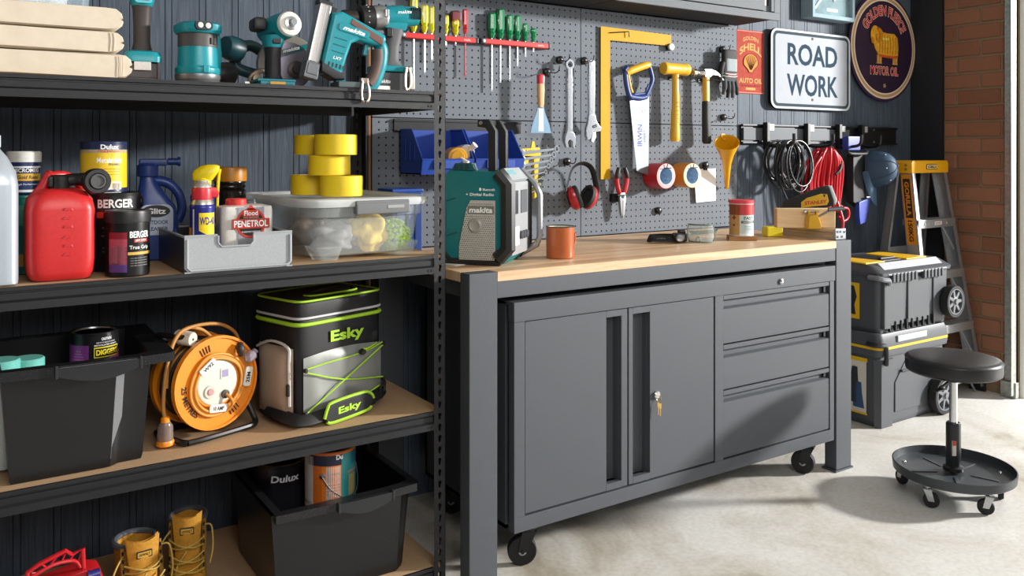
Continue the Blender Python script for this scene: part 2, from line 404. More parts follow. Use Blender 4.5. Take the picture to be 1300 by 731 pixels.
for z0, z1, zr in ((.592, .722, .772), (.427, .545, .592), (.180, .385, .427)):
    q = MB().prism([(.003, z0+.004), (.003, z1-.002), (.006, z1), (.019, z1+.004), (.019, z0+.004)], 1.062, 1.663, 'X')
    dr = q.obj('drawer', HAMMER, cb)
    MB().box(1.062, 1.663, .002, .012, zr-.018, zr-.002, .001).box(1.640, 1.662, .010, .019, z1+.006, zr-.018, mi=1).obj('pull_lip', [HAMMER, BLACK], dr)
for i, (x, y) in enumerate(((.245, .05), (1.60, .05), (.245, .50), (1.60, .50))):
    a = math.radians((-28, -62, -40, 60)[i])
    rt = bpy.data.objects.new('caster', MB().box(x-.045, x+.045, y-.035, y+.035, Z0-.006, Z0-.0005, .001).lathe([(.024, Z0-.022), (.026, Z0-.006)], x, y).mesh('caster')); COL.objects.link(rt); rt.parent = cb
    rt.data.materials.append(M('#2c2d30', .4, .6))
    dx, dy = math.cos(a), math.sin(a); off = .022
    wx, wy = x-dx*off, y-dy*off
    nx, ny = -dy, dx
    f = MB()
    mx = Matrix.Translation((wx, wy, 0)) @ Matrix.Rotation(a, 4, 'Z')
    for s in (-1, 1): f.prism([(-.014, .045), (.014, .045), (.045, .112), (.0, .112)], s*.018-.0015, s*.018+.0015, 'Y', mx=mx)
    f.box(-.002, .045, -.0195, .0195, .108, .112, mx=mx).cyl((0, -.022, .046), (0, .022, .046), .006, mx=mx)
    f.obj('fork', M('#2c2d30', .4, .6), rt)
    wh = MB().lat([(.030, 0), (.043, .0), (.046, .006), (.046, .022), (.043, .028), (.030, .028)], mx @ Vector((0, -.014, .046)), (nx, ny, 0), 28)
    wo = wh.obj('wheel', RUBBER, rt)
    MB().lat([(.0005, 0), (.012, -.002), (.014, .002), (.031, .003), (.031, .027), (.014, .028), (.012, .032), (.0005, .03)], mx @ Vector((0, -.0145, .046)), (nx, ny, 0), 24).obj('hub', M('#a9aeb3', .45, .1), wo)

# ================================================================ SHELVING UNIT
su = thing('shelving_unit', 'black boltless steel shelving unit with four timber shelves at the left', 'shelving', (0, 0, 0))
SX0, SX1, SY0, SY1 = -1.88, -.05, .055, .665
SHZ = (1.463, .985, .529, .075)
def keyhole_flange(mb, x0, w_, y, z0, z1, th=.002, sx=1):
    # flange in the xz plane pierced with keyhole slots
    p = .0333; n = int((z1-z0)/p)
    for i in range(n):
        a = z0+i*p; b = a+p; cx = x0+w_/2; cz = a+p*.58
        inn = [(cx+.0062*math.cos(t), cz+.0062*math.sin(t)) for t in [math.radians(g) for g in (-60, -20, 20, 60, 100, 140, 180, 220)]]+[(cx-.0026, cz-.0145), (cx+.0026, cz-.0145)]
        out = []
        for (u, v) in inn:
            du, dv = u-cx, v-(a+b)/2
            k_ = min((w_/2)/max(abs(du), 1e-6), (p/2)/max(abs(dv), 1e-6)); out.append((cx+du*k_, (a+b)/2+dv*k_))
        m_ = len(inn)
        vs = [(u, y, v) for u, v in out]+[(u, y, v) for u, v in inn]+[(u, y+th, v) for u, v in inn]
        mb.add(vs, [[j, (j+1) % m_, m_+(j+1) % m_, m_+j] for j in range(m_)]+[[m_+j, m_+(j+1) % m_, 2*m_+(j+1) % m_, 2*m_+j] for j in range(m_)])
        # corner fills
        for c_ in ((x0, a), (x0+w_, a), (x0, b), (x0+w_, b)):
            for j in range(m_):
                p1, p2 = out[j], out[(j+1) % m_]
                if (abs(p1[0]-c_[0]) < 1e-6 and abs(p2[1]-c_[1]) < 1e-6) or (abs(p2[0]-c_[0]) < 1e-6 and abs(p1[1]-c_[1]) < 1e-6):
                    mb.add([(p1[0], y, p1[1]), (c_[0], y, c_[1]), (p2[0], y, p2[1])], [[0, 1, 2]])
    return mb
for fx_, fy_ in ((SX1, SY0-.001), (SX0, SY0-.001), (SX1, SY1), (SX0, SY1)):
    s = 1 if fx_ == SX1 else -1
    q = MB()
    xa = fx_-.037 if s == 1 else fx_
    keyhole_flange(q, xa, .037, fy_, .0, 1.93)
    ex = fx_-.002 if s == 1 else fx_
    dep = .036 if fy_ < .3 else -.036
    q.box(ex, ex+.003, min(fy_, fy_+dep), max(fy_, fy_+dep), 0, 1.93, .0008, 1)
    q.obj('post', SHELFM, su)
BRD = M('#bb9a76', .7, bump=.25, scale=250, var=.1, name='shelf_fibreboard')
EDGE = M('#3d3029', .6)
for z in SHZ:
    MB().box(SX0+.004, SX1-.004, SY0+.008, SY1-.003, z-.009, z, .0005, 1).obj('shelf_board', BRD, su)
    prof = [(0, .0005), (.007, .0005), (.007, -.010), (.012, -.010), (.012, -.05), (-.004, -.052), (-.004, -.034), (.003, -.029), (.003, -.0145), (.0055, -.0135), (.0055, -.0095), (0, -.0085)]
    bm_ = MB().prism([(SY0+a, z+b) for a, b in prof], SX0+.038, SX1-.0375, 'X')
    for xx in (SX1-.055, SX1-.045): bm_.cyl((xx, SY0-.006, z-.043), (xx, SY0-.003, z-.043), .003, n=8)
    bm_.obj('front_beam', SHELFM, su)
    MB().box(SX0+.038, SX1-.038, SY1-.016, SY1-.002, z-.05, z-.0095).obj('back_beam', SHELFM, su)
    for xx in (SX0+.006, SX1-.018): MB().box(xx, xx+.012, SY0+.038, SY1-.038, z-.05, z-.0095).obj('side_beam', SHELFM, su)

# ================================================================ WALL CABINETS
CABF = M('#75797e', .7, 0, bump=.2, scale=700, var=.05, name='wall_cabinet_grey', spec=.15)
CAB_SHADE = M('#2b2c2f', .7, spec=.2, name='cabinet_underside_shade')  # shade under the wall cabinets put into a darker body colour
for i, (a, b, lab) in enumerate(((.002, .952, 'grey wall cabinet above the screwdriver racks, only its shade-darkened underside showing'), (.957, 1.90, 'grey wall cabinet above the yellow framing square, its door edge in view'))):
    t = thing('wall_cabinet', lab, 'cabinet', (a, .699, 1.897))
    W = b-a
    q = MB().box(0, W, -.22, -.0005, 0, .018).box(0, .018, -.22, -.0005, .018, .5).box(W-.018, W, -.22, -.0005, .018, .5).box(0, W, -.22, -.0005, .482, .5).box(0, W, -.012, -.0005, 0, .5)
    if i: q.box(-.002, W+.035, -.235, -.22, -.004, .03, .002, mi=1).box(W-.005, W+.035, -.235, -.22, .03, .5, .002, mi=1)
    q.obj('body', [CAB_SHADE, CABF], t)
    dd = MB().box(.004, W-.075, -.238, -.2205, .034, .497, .001).box(W-.03, W-.012, -.238, -.2205, .034, .497, .001).box(W-.075, W-.03, -.2235, -.2205, .034, .497).obj('door', CABF, t)
    MB().box(W-.072, W-.034, -.2245, -.2236, .06, .46).obj('handle', BLACK, dd)
# ================================================================ TOP SHELF
ZT = SHZ[0]+.001
PAPER = M('#f1f0ec', .6); INK = M('#1a1a1c', .6); WINK = M('#f4f4f2', .5)
# clear organiser box on the cloths
t = thing('organiser_box', 'clear plastic organiser box on top of the folded drop cloths', 'box', (-1.18, .2, 1.634))
MB().rl([(0, .195, .10, 8), (.14, .205, .11, 8)]).obj('body', M('#a9bccb', .15, alpha=.42, name='clear_blue_plastic'), t)
MB().box(-.212, .212, -.116, .116, .14, .152, .006).obj('lid', M('#c6d4de', .25, alpha=.6, name='clear_lid'), t)
MB().rl([(.004, .15, .07, 3), (.05, .16, .08, 3), (.085, .10, .05, 2)]).obj('contents', M('#e4e8ea', .8, bump=.6, scale=40, var=.2), t)
MB().box(-.02, .06, -.118, -.112, .10, .15, .004).obj('clip', M('#7f98ad', .3), t)
# three folded drop cloths
CLO = M('#d6c9b5', .95, bump=.35, scale=26, var=.05, name='cotton_drop_cloth')
for i, (z, x1, h, lab) in enumerate(((ZT, -.893, .060, 'cream folded drop cloth at the bottom of the stack on the top shelf'), (ZT+.0605, -.912, .053, 'cream folded drop cloth in the middle of the stack on the top shelf'), (ZT+.114, -.914, .057, 'cream folded drop cloth on top of the stack, under the organiser box'))):
    t = thing('drop_cloth', lab, 'cloth', (-1.20, .2, z), group='folded drop cloths on the top shelf')
    W = (x1+1.20); b = MB()
    sec = []
    for k in range(13):
        f = k/12; a = PI*f
        sec.append((-W+.0, 0))
    # folded layers: two thick folds with a rounded nose on the right
    n = 22; ring = []
    for side in range(1):
        pass
    prof = [(-.24, .001), (-.1, .0), (.05, .001), (W-.035, .0005), (W-.014, .004), (W-.003, h*.25), (W, h*.42), (W-.010, h*.5), (W-.001, h*.58), (W-.004, h*.78), (W-.015, h*.95), (W-.04, h*.985), (.04, h*.97), (-.1, h), (-.24, h*.99)]
    R = []
    for j, (y, kx, kz) in enumerate(((-.115, .985, .90), (-.105, .997, .985), (-.05, 1, 1), (.05, 1, .99), (.13, .995, .99), (.145, .98, .9))):
        R.append([(x*kx if x > 0 else x, y+.003*math.sin(7*x+i), h*.5+(z_-h*.5)*kz+.0012*math.sin(19*x+3*j+i)) for x, z_ in prof])
    b.rings(R); b.obj('fold', CLO, t, ang=60)
    for k, xx in enumerate((W-.034, W-.026)):
        MB().tube([(xx, -.1155, h*.90), (xx+.002, -.1158, h*.6), (xx+.001, -.1158, h*.3), (xx, -.1150, h*.08)], .0011, 5, sub=3).obj('hem', CLO, t)

def battery(b, x0, x1, y0, y1, z0, z1, mi=0):
    b.box(x0, x1, y0, y1, z0, z1, .004, mi=mi)
# teal angle drill / driver seen from behind, standing on its battery
t = thing('cordless_driver', 'teal cordless driver standing on its battery right of the drop cloths', 'power tool', (-.852, .22, ZT), rz=math.radians(-8))
MB().box(-.042, .042, -.05, .05, .0, .012, .003).box(-.036, .036, -.048, .048, .010, .05, .004).box(-.043, -.034, -.052, .04, 0, .052, .002).box(.034, .043, -.052, .04, 0, .052, .002).obj('battery', M('#3a3538', .5), t)
MB().box(-.020, .020, -.056, -.049, .030, .052, .002).obj('battery_latch', M('#c9c6c2', .4), t)
MB().rl([(.052, .046, .055, 5), (.066, .047, .056, 5), (.078, .043, .05, 4), (.083, .03, .035, 3)]).obj('base', TEAL, t)
MB().rl([(.08, .026, .033, 2.6), (.105, .0205, .026, 2.5), (.15, .0205, .026, 2.5), (.188, .022, .03, 2.6), (.20, .024, .034, 3)]).obj('grip', M('#3d3534', .6), t)
hd = MB().rl([(.198, .024, .034, 3), (.215, .030, .042, 3.4), (.235, .034, .055, 3.4), (.262, .034, .06, 3)]).lat([(.033, -.07), (.036, -.06), (.036, .07), (.030, .10), (.022, .12)], (0, 0, .285), (-.85, .25, .3), 20)
hd.box(-.044, .0, -.05, .05, .24, .29, .01).obj('housing', TEAL, t)
MB().box(-.012, .018, -.047, -.035, .208, .238, .004).obj('trigger', M('#8e7b78', .4, .3), t)
MB().prism(rrect(-.018, .024, .202, .245, .008), -.0445, -.0395, 'Y', bev=.001).obj('trigger_bezel', M('#2fb0bf', .3), t)
MB().lat([(.020, 0), (.024, .01), (.024, .03), (.016, .05), (.008, .07)], (-.03, -.045, .295), (-.75, -.4, .25), 16).obj('collar', BLACK, t)
# random orbit sander
t = thing('orbital_sander', 'teal random orbit sander with a black dust cup behind it', 'power tool', (-.722, .18, ZT), rz=math.radians(8)); t.scale = (.9, .9, .93)
MB().lathe([(.060, 0), (.062, .004), (.062, .012), (.056, .016)], n=32).obj('sanding_pad', M('#3a3d40', .7), t)
MB().lathe([(.0605, .012), (.0635, .018), (.0635, .027), (.058, .030)], n=32).obj('brake_ring', M('#8d9093', .35, .7), t)
MB().lathe([(.060, .028), (.0625, .034), (.0625, .044), (.056, .052), (.054, .105)], n=32).box(-.008, .010, -.066, -.054, .03, .05, .003).obj('body', TEAL, t)
MB().lathe([(.0545, .104), (.0552, .106), (.0552, .142), (.0545, .144)], n=32).box(.018, .024, -.056, -.04, .112, .130).box(.028, .034, -.052, -.036, .112, .130).obj('waist', M('#4a4645', .5), t)
MB().rl([(.142, .057, .062, 2.6), (.15, .060, .070, 3), (.166, .060, .072, 3), (.172, .052, .064, 2.6)]).rl([(.03, .014, .03, 3, .055, .02), (.09, .014, .03, 3, .060, .02), (.14, .016, .035, 3, .052, .02), (.165, .02, .04, 3, .035, .01)]).obj('top_grip', TEAL, t)
pn = MB().prism(rrect(-.036, .014, .1475, .1705, .0105), -.0785, -.068, 'Y').obj('switch_panel', BLACK, t)
for x in (-.022, .000): MB().lat([(.0078, 0), (.0078, .002), (.003, .003), (.0005, .003)], (x, -.0785, .159), (0, -1, 0), 14).obj('button', M('#c9cccc', .5), pn)
MB().lat([(.020, 0), (.034, .02), (.036, .06), (.030, .07), (.0005, .071)], (.058, .03, .036), (.9, .35, .06), 20).obj('dust_cup', BLACK, t)
# impact wrench, facing the camera
t = thing('impact_wrench', 'teal and black impact wrench with a white nose, left of the circular saw', 'power tool', (-.535, .14, ZT), rz=math.radians(-4))
MB().box(-.046, .046, -.055, .055, 0, .012, .004).box(-.052, .05, -.05, .05, .010, .018, .003).obj('base', M('#0d6f7c', .4), t)
MB().box(-.02, .02, -.058, -.054, .003, .010).obj('label_strip', M('#b98a2e', .5), t)
MB().rl([(.015, .028, .035, 3), (.03, .0205, .027, 2.6), (.08, .020, .026, 2.5), (.112, .022, .030, 2.6)]).obj('grip', M('#1d1a20', .6), t)
MB().rl([(.105, .023, .03, 3), (.118, .026, .036, 3), (.136, .028, .045, 3)]).lat([(.030, -.05), (.036, -.04), (.037, .03), (.036, .07), (.033, .09)], (.012, .03, .160), (.18, -1, .05), 24).obj('housing', TEAL, t)
MB().box(-.010, .014, -.040, -.026, .113, .14, .004).obj('trigger', BLACK, t)
MB().lat([(.0335, 0), (.034, .004), (.031, .012), (.020, .016)], (.028, -.058, .1645), (.18, -1, .05), 24).obj('nose', M('#d9d8cf', .4), t)
MB().lat([(.0185, .0), (.0185, .004), (.011, .006), (.009, .02), (.0005, .02)], (.031, -.073, .165), (.18, -1, .05), 16).obj('anvil', STEEL, t)
MB().box(-.055, -.018, -.02, .05, .15, .185, .01).obj('motor_cap', BLACK, t)
# circular saw
t = thing('circular_saw', 'circular saw with a pale metal blade guard between impact wrench and nailer', 'power tool', (-.46, .33, ZT), rz=math.radians(-6))
MB().box(-.11, .13, -.09, .05, .004, .010, .001).box(-.11, -.07, -.095, -.085, 0, .02).obj('base_plate', M('#b9b2a6', .35, .7), t)
up = arc(.02, .075, .088, -5, 190, 18)
MB().prism(up+[(-.07, .055), (.11, .055)], -.055, -.025, 'Y', bev=.004).obj('upper_guard', M('#9b978c', .5, .2), t)
MB().prism(arc(.02, .075, .072, 170, 370, 18), -.053, -.030, 'Y', bev=.002).obj('lower_guard', M('#57535a', .3, .8), t)
MB().prism(arc(.02, .075, .066, 0, 359, 28)[:-1], -.0585, -.0565, 'Y').obj('blade', M('#6b6670', .3, .85), t)
MB().lat([(.026, 0), (.026, .004), (.018, .006), (.012, .006), (.011, .012), (.0005, .012)], (.04, -.0585, .062), (0, -1, 0), 20).obj('arbor', M('#3b3534', .4, .6), t)
lb = MB().prism([(-.005, .095), (-.005, .118), (.09, .143), (.10, .136)], -.0585, -.0555, 'Y').obj('badge', TEAL, t)
txt('makita', WINK, lb, lambda a, b: (.026+a*.96-b*.1, -.0592, .121+b+a*.27), .010, .05, bold=.03, shear=.3)
MB().tube([(-.03, .02, .11), (-.075, .02, .135), (-.11, .02, .115), (-.115, .02, .07), (-.06, .02, .05)], .017, 10, sub=4).lat([(.034, 0), (.036, .03), (.030, .05), (.012, .056)], (-.115, -.02, .115), (-.8, -.5, .1), 18).obj('handle', M('#123f48', .4), t)
MB().tube([(-.09, -.06, .012), (-.085, -.06, .04), (-.05, -.06, .055), (-.03, -.06, .02)], .008, 8, sub=3).cyl((-.075, -.09, .03), (-.075, -.06, .03), .012).obj('bevel_clamp', M('#a99784', .3, .8), t)
# brad nailer with a steel magazine
t = thing('brad_nailer', 'teal cordless brad nailer with a long silver magazine leaning left', 'power tool', (-.362, .090, ZT), rz=math.radians(-3)); t.scale = (.9, .9, .94)
tl = Matrix.Rotation(math.radians(13), 4, 'Y')
def rt(p, m_=tl): v = m_ @ Vector((p[0], 0, p[1])); return (v.x, v.z)
MB().box(-.123, -.085, -.024, .024, .045, .225, .006, mx=tl).box(-.118, -.10, -.026, -.022, .05, .22, .001, mx=tl).obj('magazine', M('#b4b2b0', .3, .9), t)
MB().box(-.126, -.082, -.027, .027, .0, .05, .004, mx=tl).box(-.12, -.086, -.030, -.02, .012, .045, .003, mx=tl).obj('magazine_foot', M('#6c6f73', .4, .4), t)
MB().box(-.126, -.082, -.020, .024, .222, .234, .002, mx=tl).box(-.085, -.062, -.012, .012, .205, .224, .003, mx=tl).obj('magazine_cap', BLACK, t)
body = [(-.080, .205), (-.082, .05), (-.070, .025), (-.03, .022), (-.012, .04), (-.008, .09), (-.002, .135), (.02, .150), (.07, .150), (.098, .155), (.105, .175), (.098, .19), (.02, .205), (-.05, .218)]
MB().prism([rt(p) for p in body], -.032, .032, 'Y', bev=.012, seg=3).obj('body', TEAL, t)
MB().prism([rt(p) for p in [(-.083, .06), (-.078, .028), (-.03, .016), (.0, .024), (-.004, .04), (-.05, .05)]], -.034, .034, 'Y', bev=.008, seg=2).obj('body_foot', M('#26262a', .5), t)
hp = [(.085, .170), (.104, .15), (.112, .11), (.108, .06), (.095, .025), (.07, .012), (.02, .010), (-.02, .02)]
MB().tube([(rt(p)[0], 0, rt(p)[1]) for p in hp], [.020, .021, .020, .019, .018, .016, .014, .014], 10, sub=4).obj('handle', TEAL, t)
MB().tube([(rt(p)[0], -.006, rt(p)[1]) for p in [(.090, .145), (.098, .11), (.094, .06), (.083, .035)]], .0185, 10, sub=4).obj('grip', M('#5e4a44', .6), t)
MB().prism([rt(p) for p in [(-.018, .205), (.088, .178), (.095, .165), (.09, .155), (.04, .168), (-.022, .188)]], -.0345, -.028, 'Y', bev=.003).obj('top_pad', M('#6a4a42', .6), t)
MB().box(.045, .062, -.010, .010, .115, .15, .004, mx=tl).obj('trigger', M('#0c6f7b', .4), t)
bx = MB().prism([rt(p) for p in rrect(-.055, .045, .160, .182, .008)], -.0355, -.031, 'Y', bev=.001).obj('name_plate', M('#118c98', .3), t)
txt('makita', WINK, bx, lambda a, b: (rt((a-.006, b+.171))[0], -.0359, rt((a-.006, b+.171))[1]), .013, .072, bold=.03, shear=.35)
for zz in (.135, .115, .095): MB().box(-.06, -.02, -.0335, -.0315, zz, zz+.002, mx=tl).obj('vent_rib', M('#0b5c66', .5), t)
txt('LXT', WINK, t, lambda a, b: (rt((a-.038, b+.078))[0], -.0325, rt((a-.038, b+.078))[1]), .009, .028, bold=.02, shear=.2)
for k in range(5): MB().box(-.062+k*.012, -.058+k*.012, -.0335, -.031, .05, .062, mx=tl).obj('vent_slot', BLACK, t)
q = MB()
for s in (-.012, .012): q.tube([(.062+s*.6, -.048, .02), (.062+s, -.052, -.008), (.062+s*.9, -.052, -.034), (.062+s*.2, -.052, -.040)], .004, 8, sub=3)
q.box(.05, .074, -.05, -.03, .012, .03, .003).obj('belt_hook', M('#b8a79c', .3, .9), t)
MB().box(-.02, .07, -.045, .04, .0, .018, .004).obj('battery_rail', M('#4d5a5d', .5), t)
# drill driver
t = thing('drill_driver', 'teal drill driver with a silver gearbox, chuck pointing left, beside the upright post', 'power tool', (-.152, .215, ZT), rz=math.radians(-4)); t.scale = (1.0, .95, 1.0)
MB().box(-.066, .060, -.04, .04, 0, .062, .006).obj('battery', M('#3e4145', .5), t)
txt('makita', WINK, t, fy(-.036, -.0405, .034), .011, .045, bold=.02, shear=.3)
MB().box(-.055, -.015, -.0412, -.039, .006, .020).obj('battery_label', PAPER, t)
MB().box(.045, .064, -.046, .046, .012, .05, .004).obj('battery_end', M('#c7c5bf', .4), t)
MB().prism(rrect(-.062, .058, .063, .083, .006), -.042, .042, 'Y', bev=.006).obj('base', TEAL, t)
MB().rl([(.08, .040, .034, 3, .0), (.10, .024, .025, 2.6, .0), (.14, .0225, .024, 2.5, .003), (.18, .026, .027, 2.6, .010), (.195, .03, .028, 2.6, .012)]).obj('grip', M('#5d5c5f', .6), t)
MB().lat([(.028, -.052), (.033, -.045), (.034, .02), (.030, .03), (.030, .06), (.026, .068)], (.02, 0, .235), (1, 0, .1), 22).prism([(-.03, .198), (-.045, .235), (.05, .215), (.045, .19), (.0, .185)], -.026, .026, 'Y', bev=.008).obj('housing', TEAL, t)
for s in range(5): MB().box(.058+s*.007, .061+s*.007, -.034, -.02, .228, .262).obj('vent_rib', BLACK, t)
txt('makita', WINK, t, lambda a, b: (.034+a, -.0352, .246+b+a*.1), .010, .045, bold=.02, shear=.3)
MB().lat([(.036, 0), (.038, .008), (.038, .032), (.033, .04)], (-.055, 0, .2255), (1, 0, .1), 24).box(-.03, -.018, -.042, -.03, .225, .25, .003).obj('gearbox', M('#a9aaab', .35, .8), t)
MB().lat([(.033, 0), (.0375, .004), (.0375, .042), (.034, .046)], (-.098, 0, .221), (1, 0, .1), 24).obj('torque_ring', BLACK, t)
for k in range(7):
    a = 2*PI*k/14+.3
    MB().ell((-.078, -.0385*math.cos(a-1.2), .223+.0385*math.sin(a-1.2)), .003, .002, .002, 6, 4).obj('torque_mark', M('#bdbdbd', .5), t)
MB().lat([(.006, 0), (.014, .004), (.020, .03), (.026, .034), (.0265, .075), (.022, .08)], (-.182, 0, .2125), (1, 0, .1), 22).obj('chuck', M('#55504e', .3, .8), t)
MB().box(-.022, -.002, -.034, -.02, .168, .196, .004).obj('trigger', BLACK, t)
q = MB()
for s in (-.008, .009): q.tube([(.037+s*.5, -.052, .076), (.036+s, -.056, .055), (.035+s, -.056, .022), (.035+s*.3, -.054, .010)], .0042, 8, sub=3)
q.box(.028, .048, -.055, -.04, .064, .08, .003).obj('belt_hook', M('#c2b6ab', .3, .9), t)
# ================================================================ SECOND SHELF
Z2 = SHZ[1]+.001
def paint_can(label, loc, R, H, rz=0, body='#1b1b1d', group=None, lidmat=None, cat='paint tin', bands=(), name='paint_can', ear=True):
    t = thing(name, label, cat, loc, rz, group)
    MB().lathe([(R*.97, 0), (R*1.012, .001), (R*1.015, .006), (R, .009), (R, H-.010), (R*1.012, H-.007), (R*1.015, H-.002), (R*.985, H), (R*.95, H-.001), (R*.94, H-.006)], n=36).obj('body', M(body, .32), t)
    MB().lathe([(R*.94, H-.006), (R*.93, H-.002), (R*.84, H-.002), (R*.82, H-.006), (.001, H-.006)], n=36, cap0=False).obj('lid', lidmat or STEEL, t)
    for (z0, z1, a0, a1, c) in bands:
        band(MB(), R*1.003, z0, z1, math.radians(a0), math.radians(a1), max(4, int(abs(a1-a0)/8))).obj('label_band', M(c, .4), t)
    return t
def cl(t, s, c, R, z, a0, h, w_=None, bold=.02, shear=0): return txt(s, M(c, .5), t, fc(R*1.006, z, math.radians(a0)), h, w_, bold, shear)
# silver coolant bottle at the left edge
t = thing('oil_bottle', 'tall silver plastic bottle at the left end of the second shelf', 'bottle', (-1.186, .125, Z2))
SILV = M('#b9c3cc', .32, .35, var=.02, name='silver_bottle_plastic')
MB().rl([(0, .046, .055, 6), (.004, .050, .060, 6), (.012, .051, .061, 5), (.225, .051, .061, 5), (.235, .0495, .059, 5), (.255, .047, .056, 4), (.29, .030, .036, 3), (.308, .016, .017, 2), (.318, .015, .015, 2)]).obj('body', SILV, t)
MB().lathe([(.017, .312), (.0175, .315), (.0175, .338), (.015, .341)]).obj('cap', M('#c4ccd2', .4), t)
# stacked tins behind the jerry can
t = thing('putty_tub', 'white-lidded tub with navy and gold label standing on a green tin behind the bottle', 'tub', (-1.112, .30, Z2+.196))
MB().lathe([(.030, 0), (.034, .004), (.036, .085), (.034, .088)], n=28).obj('body', M('#1c2f5e', .4), t)
MB().lathe([(.0385, .080), (.039, .082), (.039, .104), (.036, .107)], n=28).obj('lid', M('#d9d9d2', .45), t)
for z0, z1, c in ((.034, .052, '#d6a93c'), (.066, .07, '#e9e9e9'), (.006, .012, '#d9d9d9')): band(MB(), .0362, z0, z1, -1.5, 1.5).obj('label_band', M(c, .4), t)
txt('MICROMEG', WINK, t, fc(.0364, .06, .1), .010, .062, .02)
txt('Gold Resin', INK, t, fc(.0364, .043, .2), .009, .05, .02, .25); txt('High Performance', WINK, t, fc(.0364, .025, .2), .005, .055)
t = thing('green_tin', 'green tin with gold bands under the navy tub, behind the red jerry can', 'tin', (-1.106, .30, Z2))
MB().lathe([(.042, 0), (.044, .003), (.043, .006), (.043, .186), (.045, .189), (.044, .194), (.038, .195)], n=28).obj('body', M('#1d6b5c', .35), t)
for z0, z1, c in ((.02, .05, '#b4913f'), (.12, .17, '#4c9a83')): band(MB(), .0434, z0, z1, -1.6, 1.6).obj('label_band', M(c, .4), t)
# red jerry can
t = thing('jerry_can', 'red plastic jerry can with a black spout on the second shelf', 'fuel can', (-1.048, .148, Z2))
RED = M('#c32426', .38, bump=.12, scale=120, var=.05, name='jerry_red')
MB().rl([(0, .055, .05, 5), (.005, .064, .060, 5), (.02, .071, .068, 4.5), (.05, .073, .070, 5), (.165, .073, .070, 5), (.19, .069, .066, 4), (.207, .056, .054, 3.2), (.214, .040, .040, 2.6), (.217, .02, .02, 2)], n=40).obj('body', RED, t, ang=60)
MB().tube([(-.05, 0, .196), (-.032, 0, .222), (-.022, 0, .246), (-.02, .0, .248)], [.012, .012, .011, .010], 10, sub=4).tube([(-.022, 0, .243), (.01, .02, .246), (.04, .03, .23), (.055, .03, .2)], .010, 10, sub=4).obj('handle', RED, t)
MB().lathe([(.021, .214), (.022, .216), (.022, .244), (.019, .247)], .002, -.012, 20).box(-.025, -.015, -.03, .0, .218, .243, .003).obj('cap', M('#1b1b1d', .5), t)
sp = MB().tube([(.005, -.012, .232), (.035, -.016, .236), (.06, -.03, .234)], [.015, .015, .017], 12, sub=4).lat([(.020, -.03), (.028, -.022), (.031, -.01), (.031, .012), (.028, .018), (.020, .018), (.019, .006), (.0005, .006)], (.074, -.045, .231), (.12, -1, .03), 28).obj('spout', M('#202022', .45), t)
MB().lat([(.0175, 0), (.0175, .004), (.013, .004), (.012, -.006), (.0005, -.006)], (.0765, -.062, .2315), (.12, -1, .03), 20).obj('spout_ring', M('#4a4a4c', .4), sp)
for k, zz in enumerate((.165, .145, .125, .10, .08, .06)): MB().rl([(zz, .010, .0012, 4, .012-.003*(k % 2), -.0708), (zz+.006, .008, .0012, 4, .012+.003*(k % 2), -.0708)]).obj('embossing', RED, t)
# large black tin with yellow tin on it
t = paint_can('large black paint tin with white lettering standing under the yellow tin', (-.914, .262, Z2), .067, .198, bands=((.135, .150, -42, 30, '#c23228'),))
cl(t, 'BERGER', '#f4f4f0', .067, .171, -2, .022, .088, .03); cl(t, 'JET DRY', '#f4f4f0', .067, .1425, -6, .010, .05, .03)
for zz, w_ in ((.11, .05), (.10, .04), (.09, .055), (.06, .05), (.05, .05)): cl(t, 'PAVING PAINT', '#8d8d88', .067, zz, -8, .005, w_)
MB().lat([(.014, 0), (.014, .004), (.006, .006), (.0005, .006)], (.064, -.018, .172), (1, -.3, 0), 16).obj('handle_ear', BLACK, t)
t = paint_can('yellow and navy labelled paint tin standing on the large black tin', (-.937, .255, Z2+.1985), .0545, .130, bands=((.012, .108, -100, 100, '#e8c21d'), (.108, .121, -100, 100, '#1d2547'), (.0, .028, -5, 40, '#e8e8e4'), (.100, .109, -100, 100, '#f1f1ee'), (.012, .028, -100, -5, '#f3f1ea')), body='#20284a')
cl(t, 'Dulux', '#ffffff', .0545, .1155, 8, .012, .044, .03); cl(t, 'Metalshield', '#ffffff', .0545, .082, 8, .014, .062, .01)
cl(t, 'ENAMEL', '#1d2547', .0545, .0715, 20, .006, .03); cl(t, 'PREMIUM', '#cc3333', .0545, .1045, 5, .004, .05)
for k in range(8): band(MB(), .0550, .008, .024, math.radians(14+k*2.6), math.radians(15+k*2.6), 1).obj('barcode_line', INK, t)
for zz in (.06, .053, .046): cl(t, 'rust proof primer and topcoat', '#9a7d10', .0545, zz, 10, .004, .05)
# small black jar
t = thing('grip_tub', 'small black tub with a photo label and white lettering, in front of the large tin', 'tub', (-.902, .118, Z2))
R_ = .0505
MB().lathe([(R_*.94, 0), (R_, .004), (R_, .128), (R_*.98, .132)], n=36).obj('body', M('#141416', .3), t)
MB().lathe([(R_*1.04, .130), (R_*1.06, .132), (R_*1.06, .154), (R_*1.02, .159), (R_*.9, .159), (R_*.88, .156), (.001, .156)], n=36, cap0=False).obj('lid', M('#232325', .4), t)
for z0, z1, a0, a1, c in ((.03, .108, -62, -10, '#b3475a'), (.03, .075, -62, -10, '#d07f92'), (.012, .034, -62, -10, '#5a3a7d'), (.092, .108, -62, -10, '#8d1f2a'), (.053, .060, -8, 66, '#c9a54e')):
    band(MB(), R_*(1.003+.001*(z0 < .05)+.002*(z0 == .092)), z0, z1, math.radians(a0), math.radians(a1), 8).obj('label_band', M(c, .4), t)
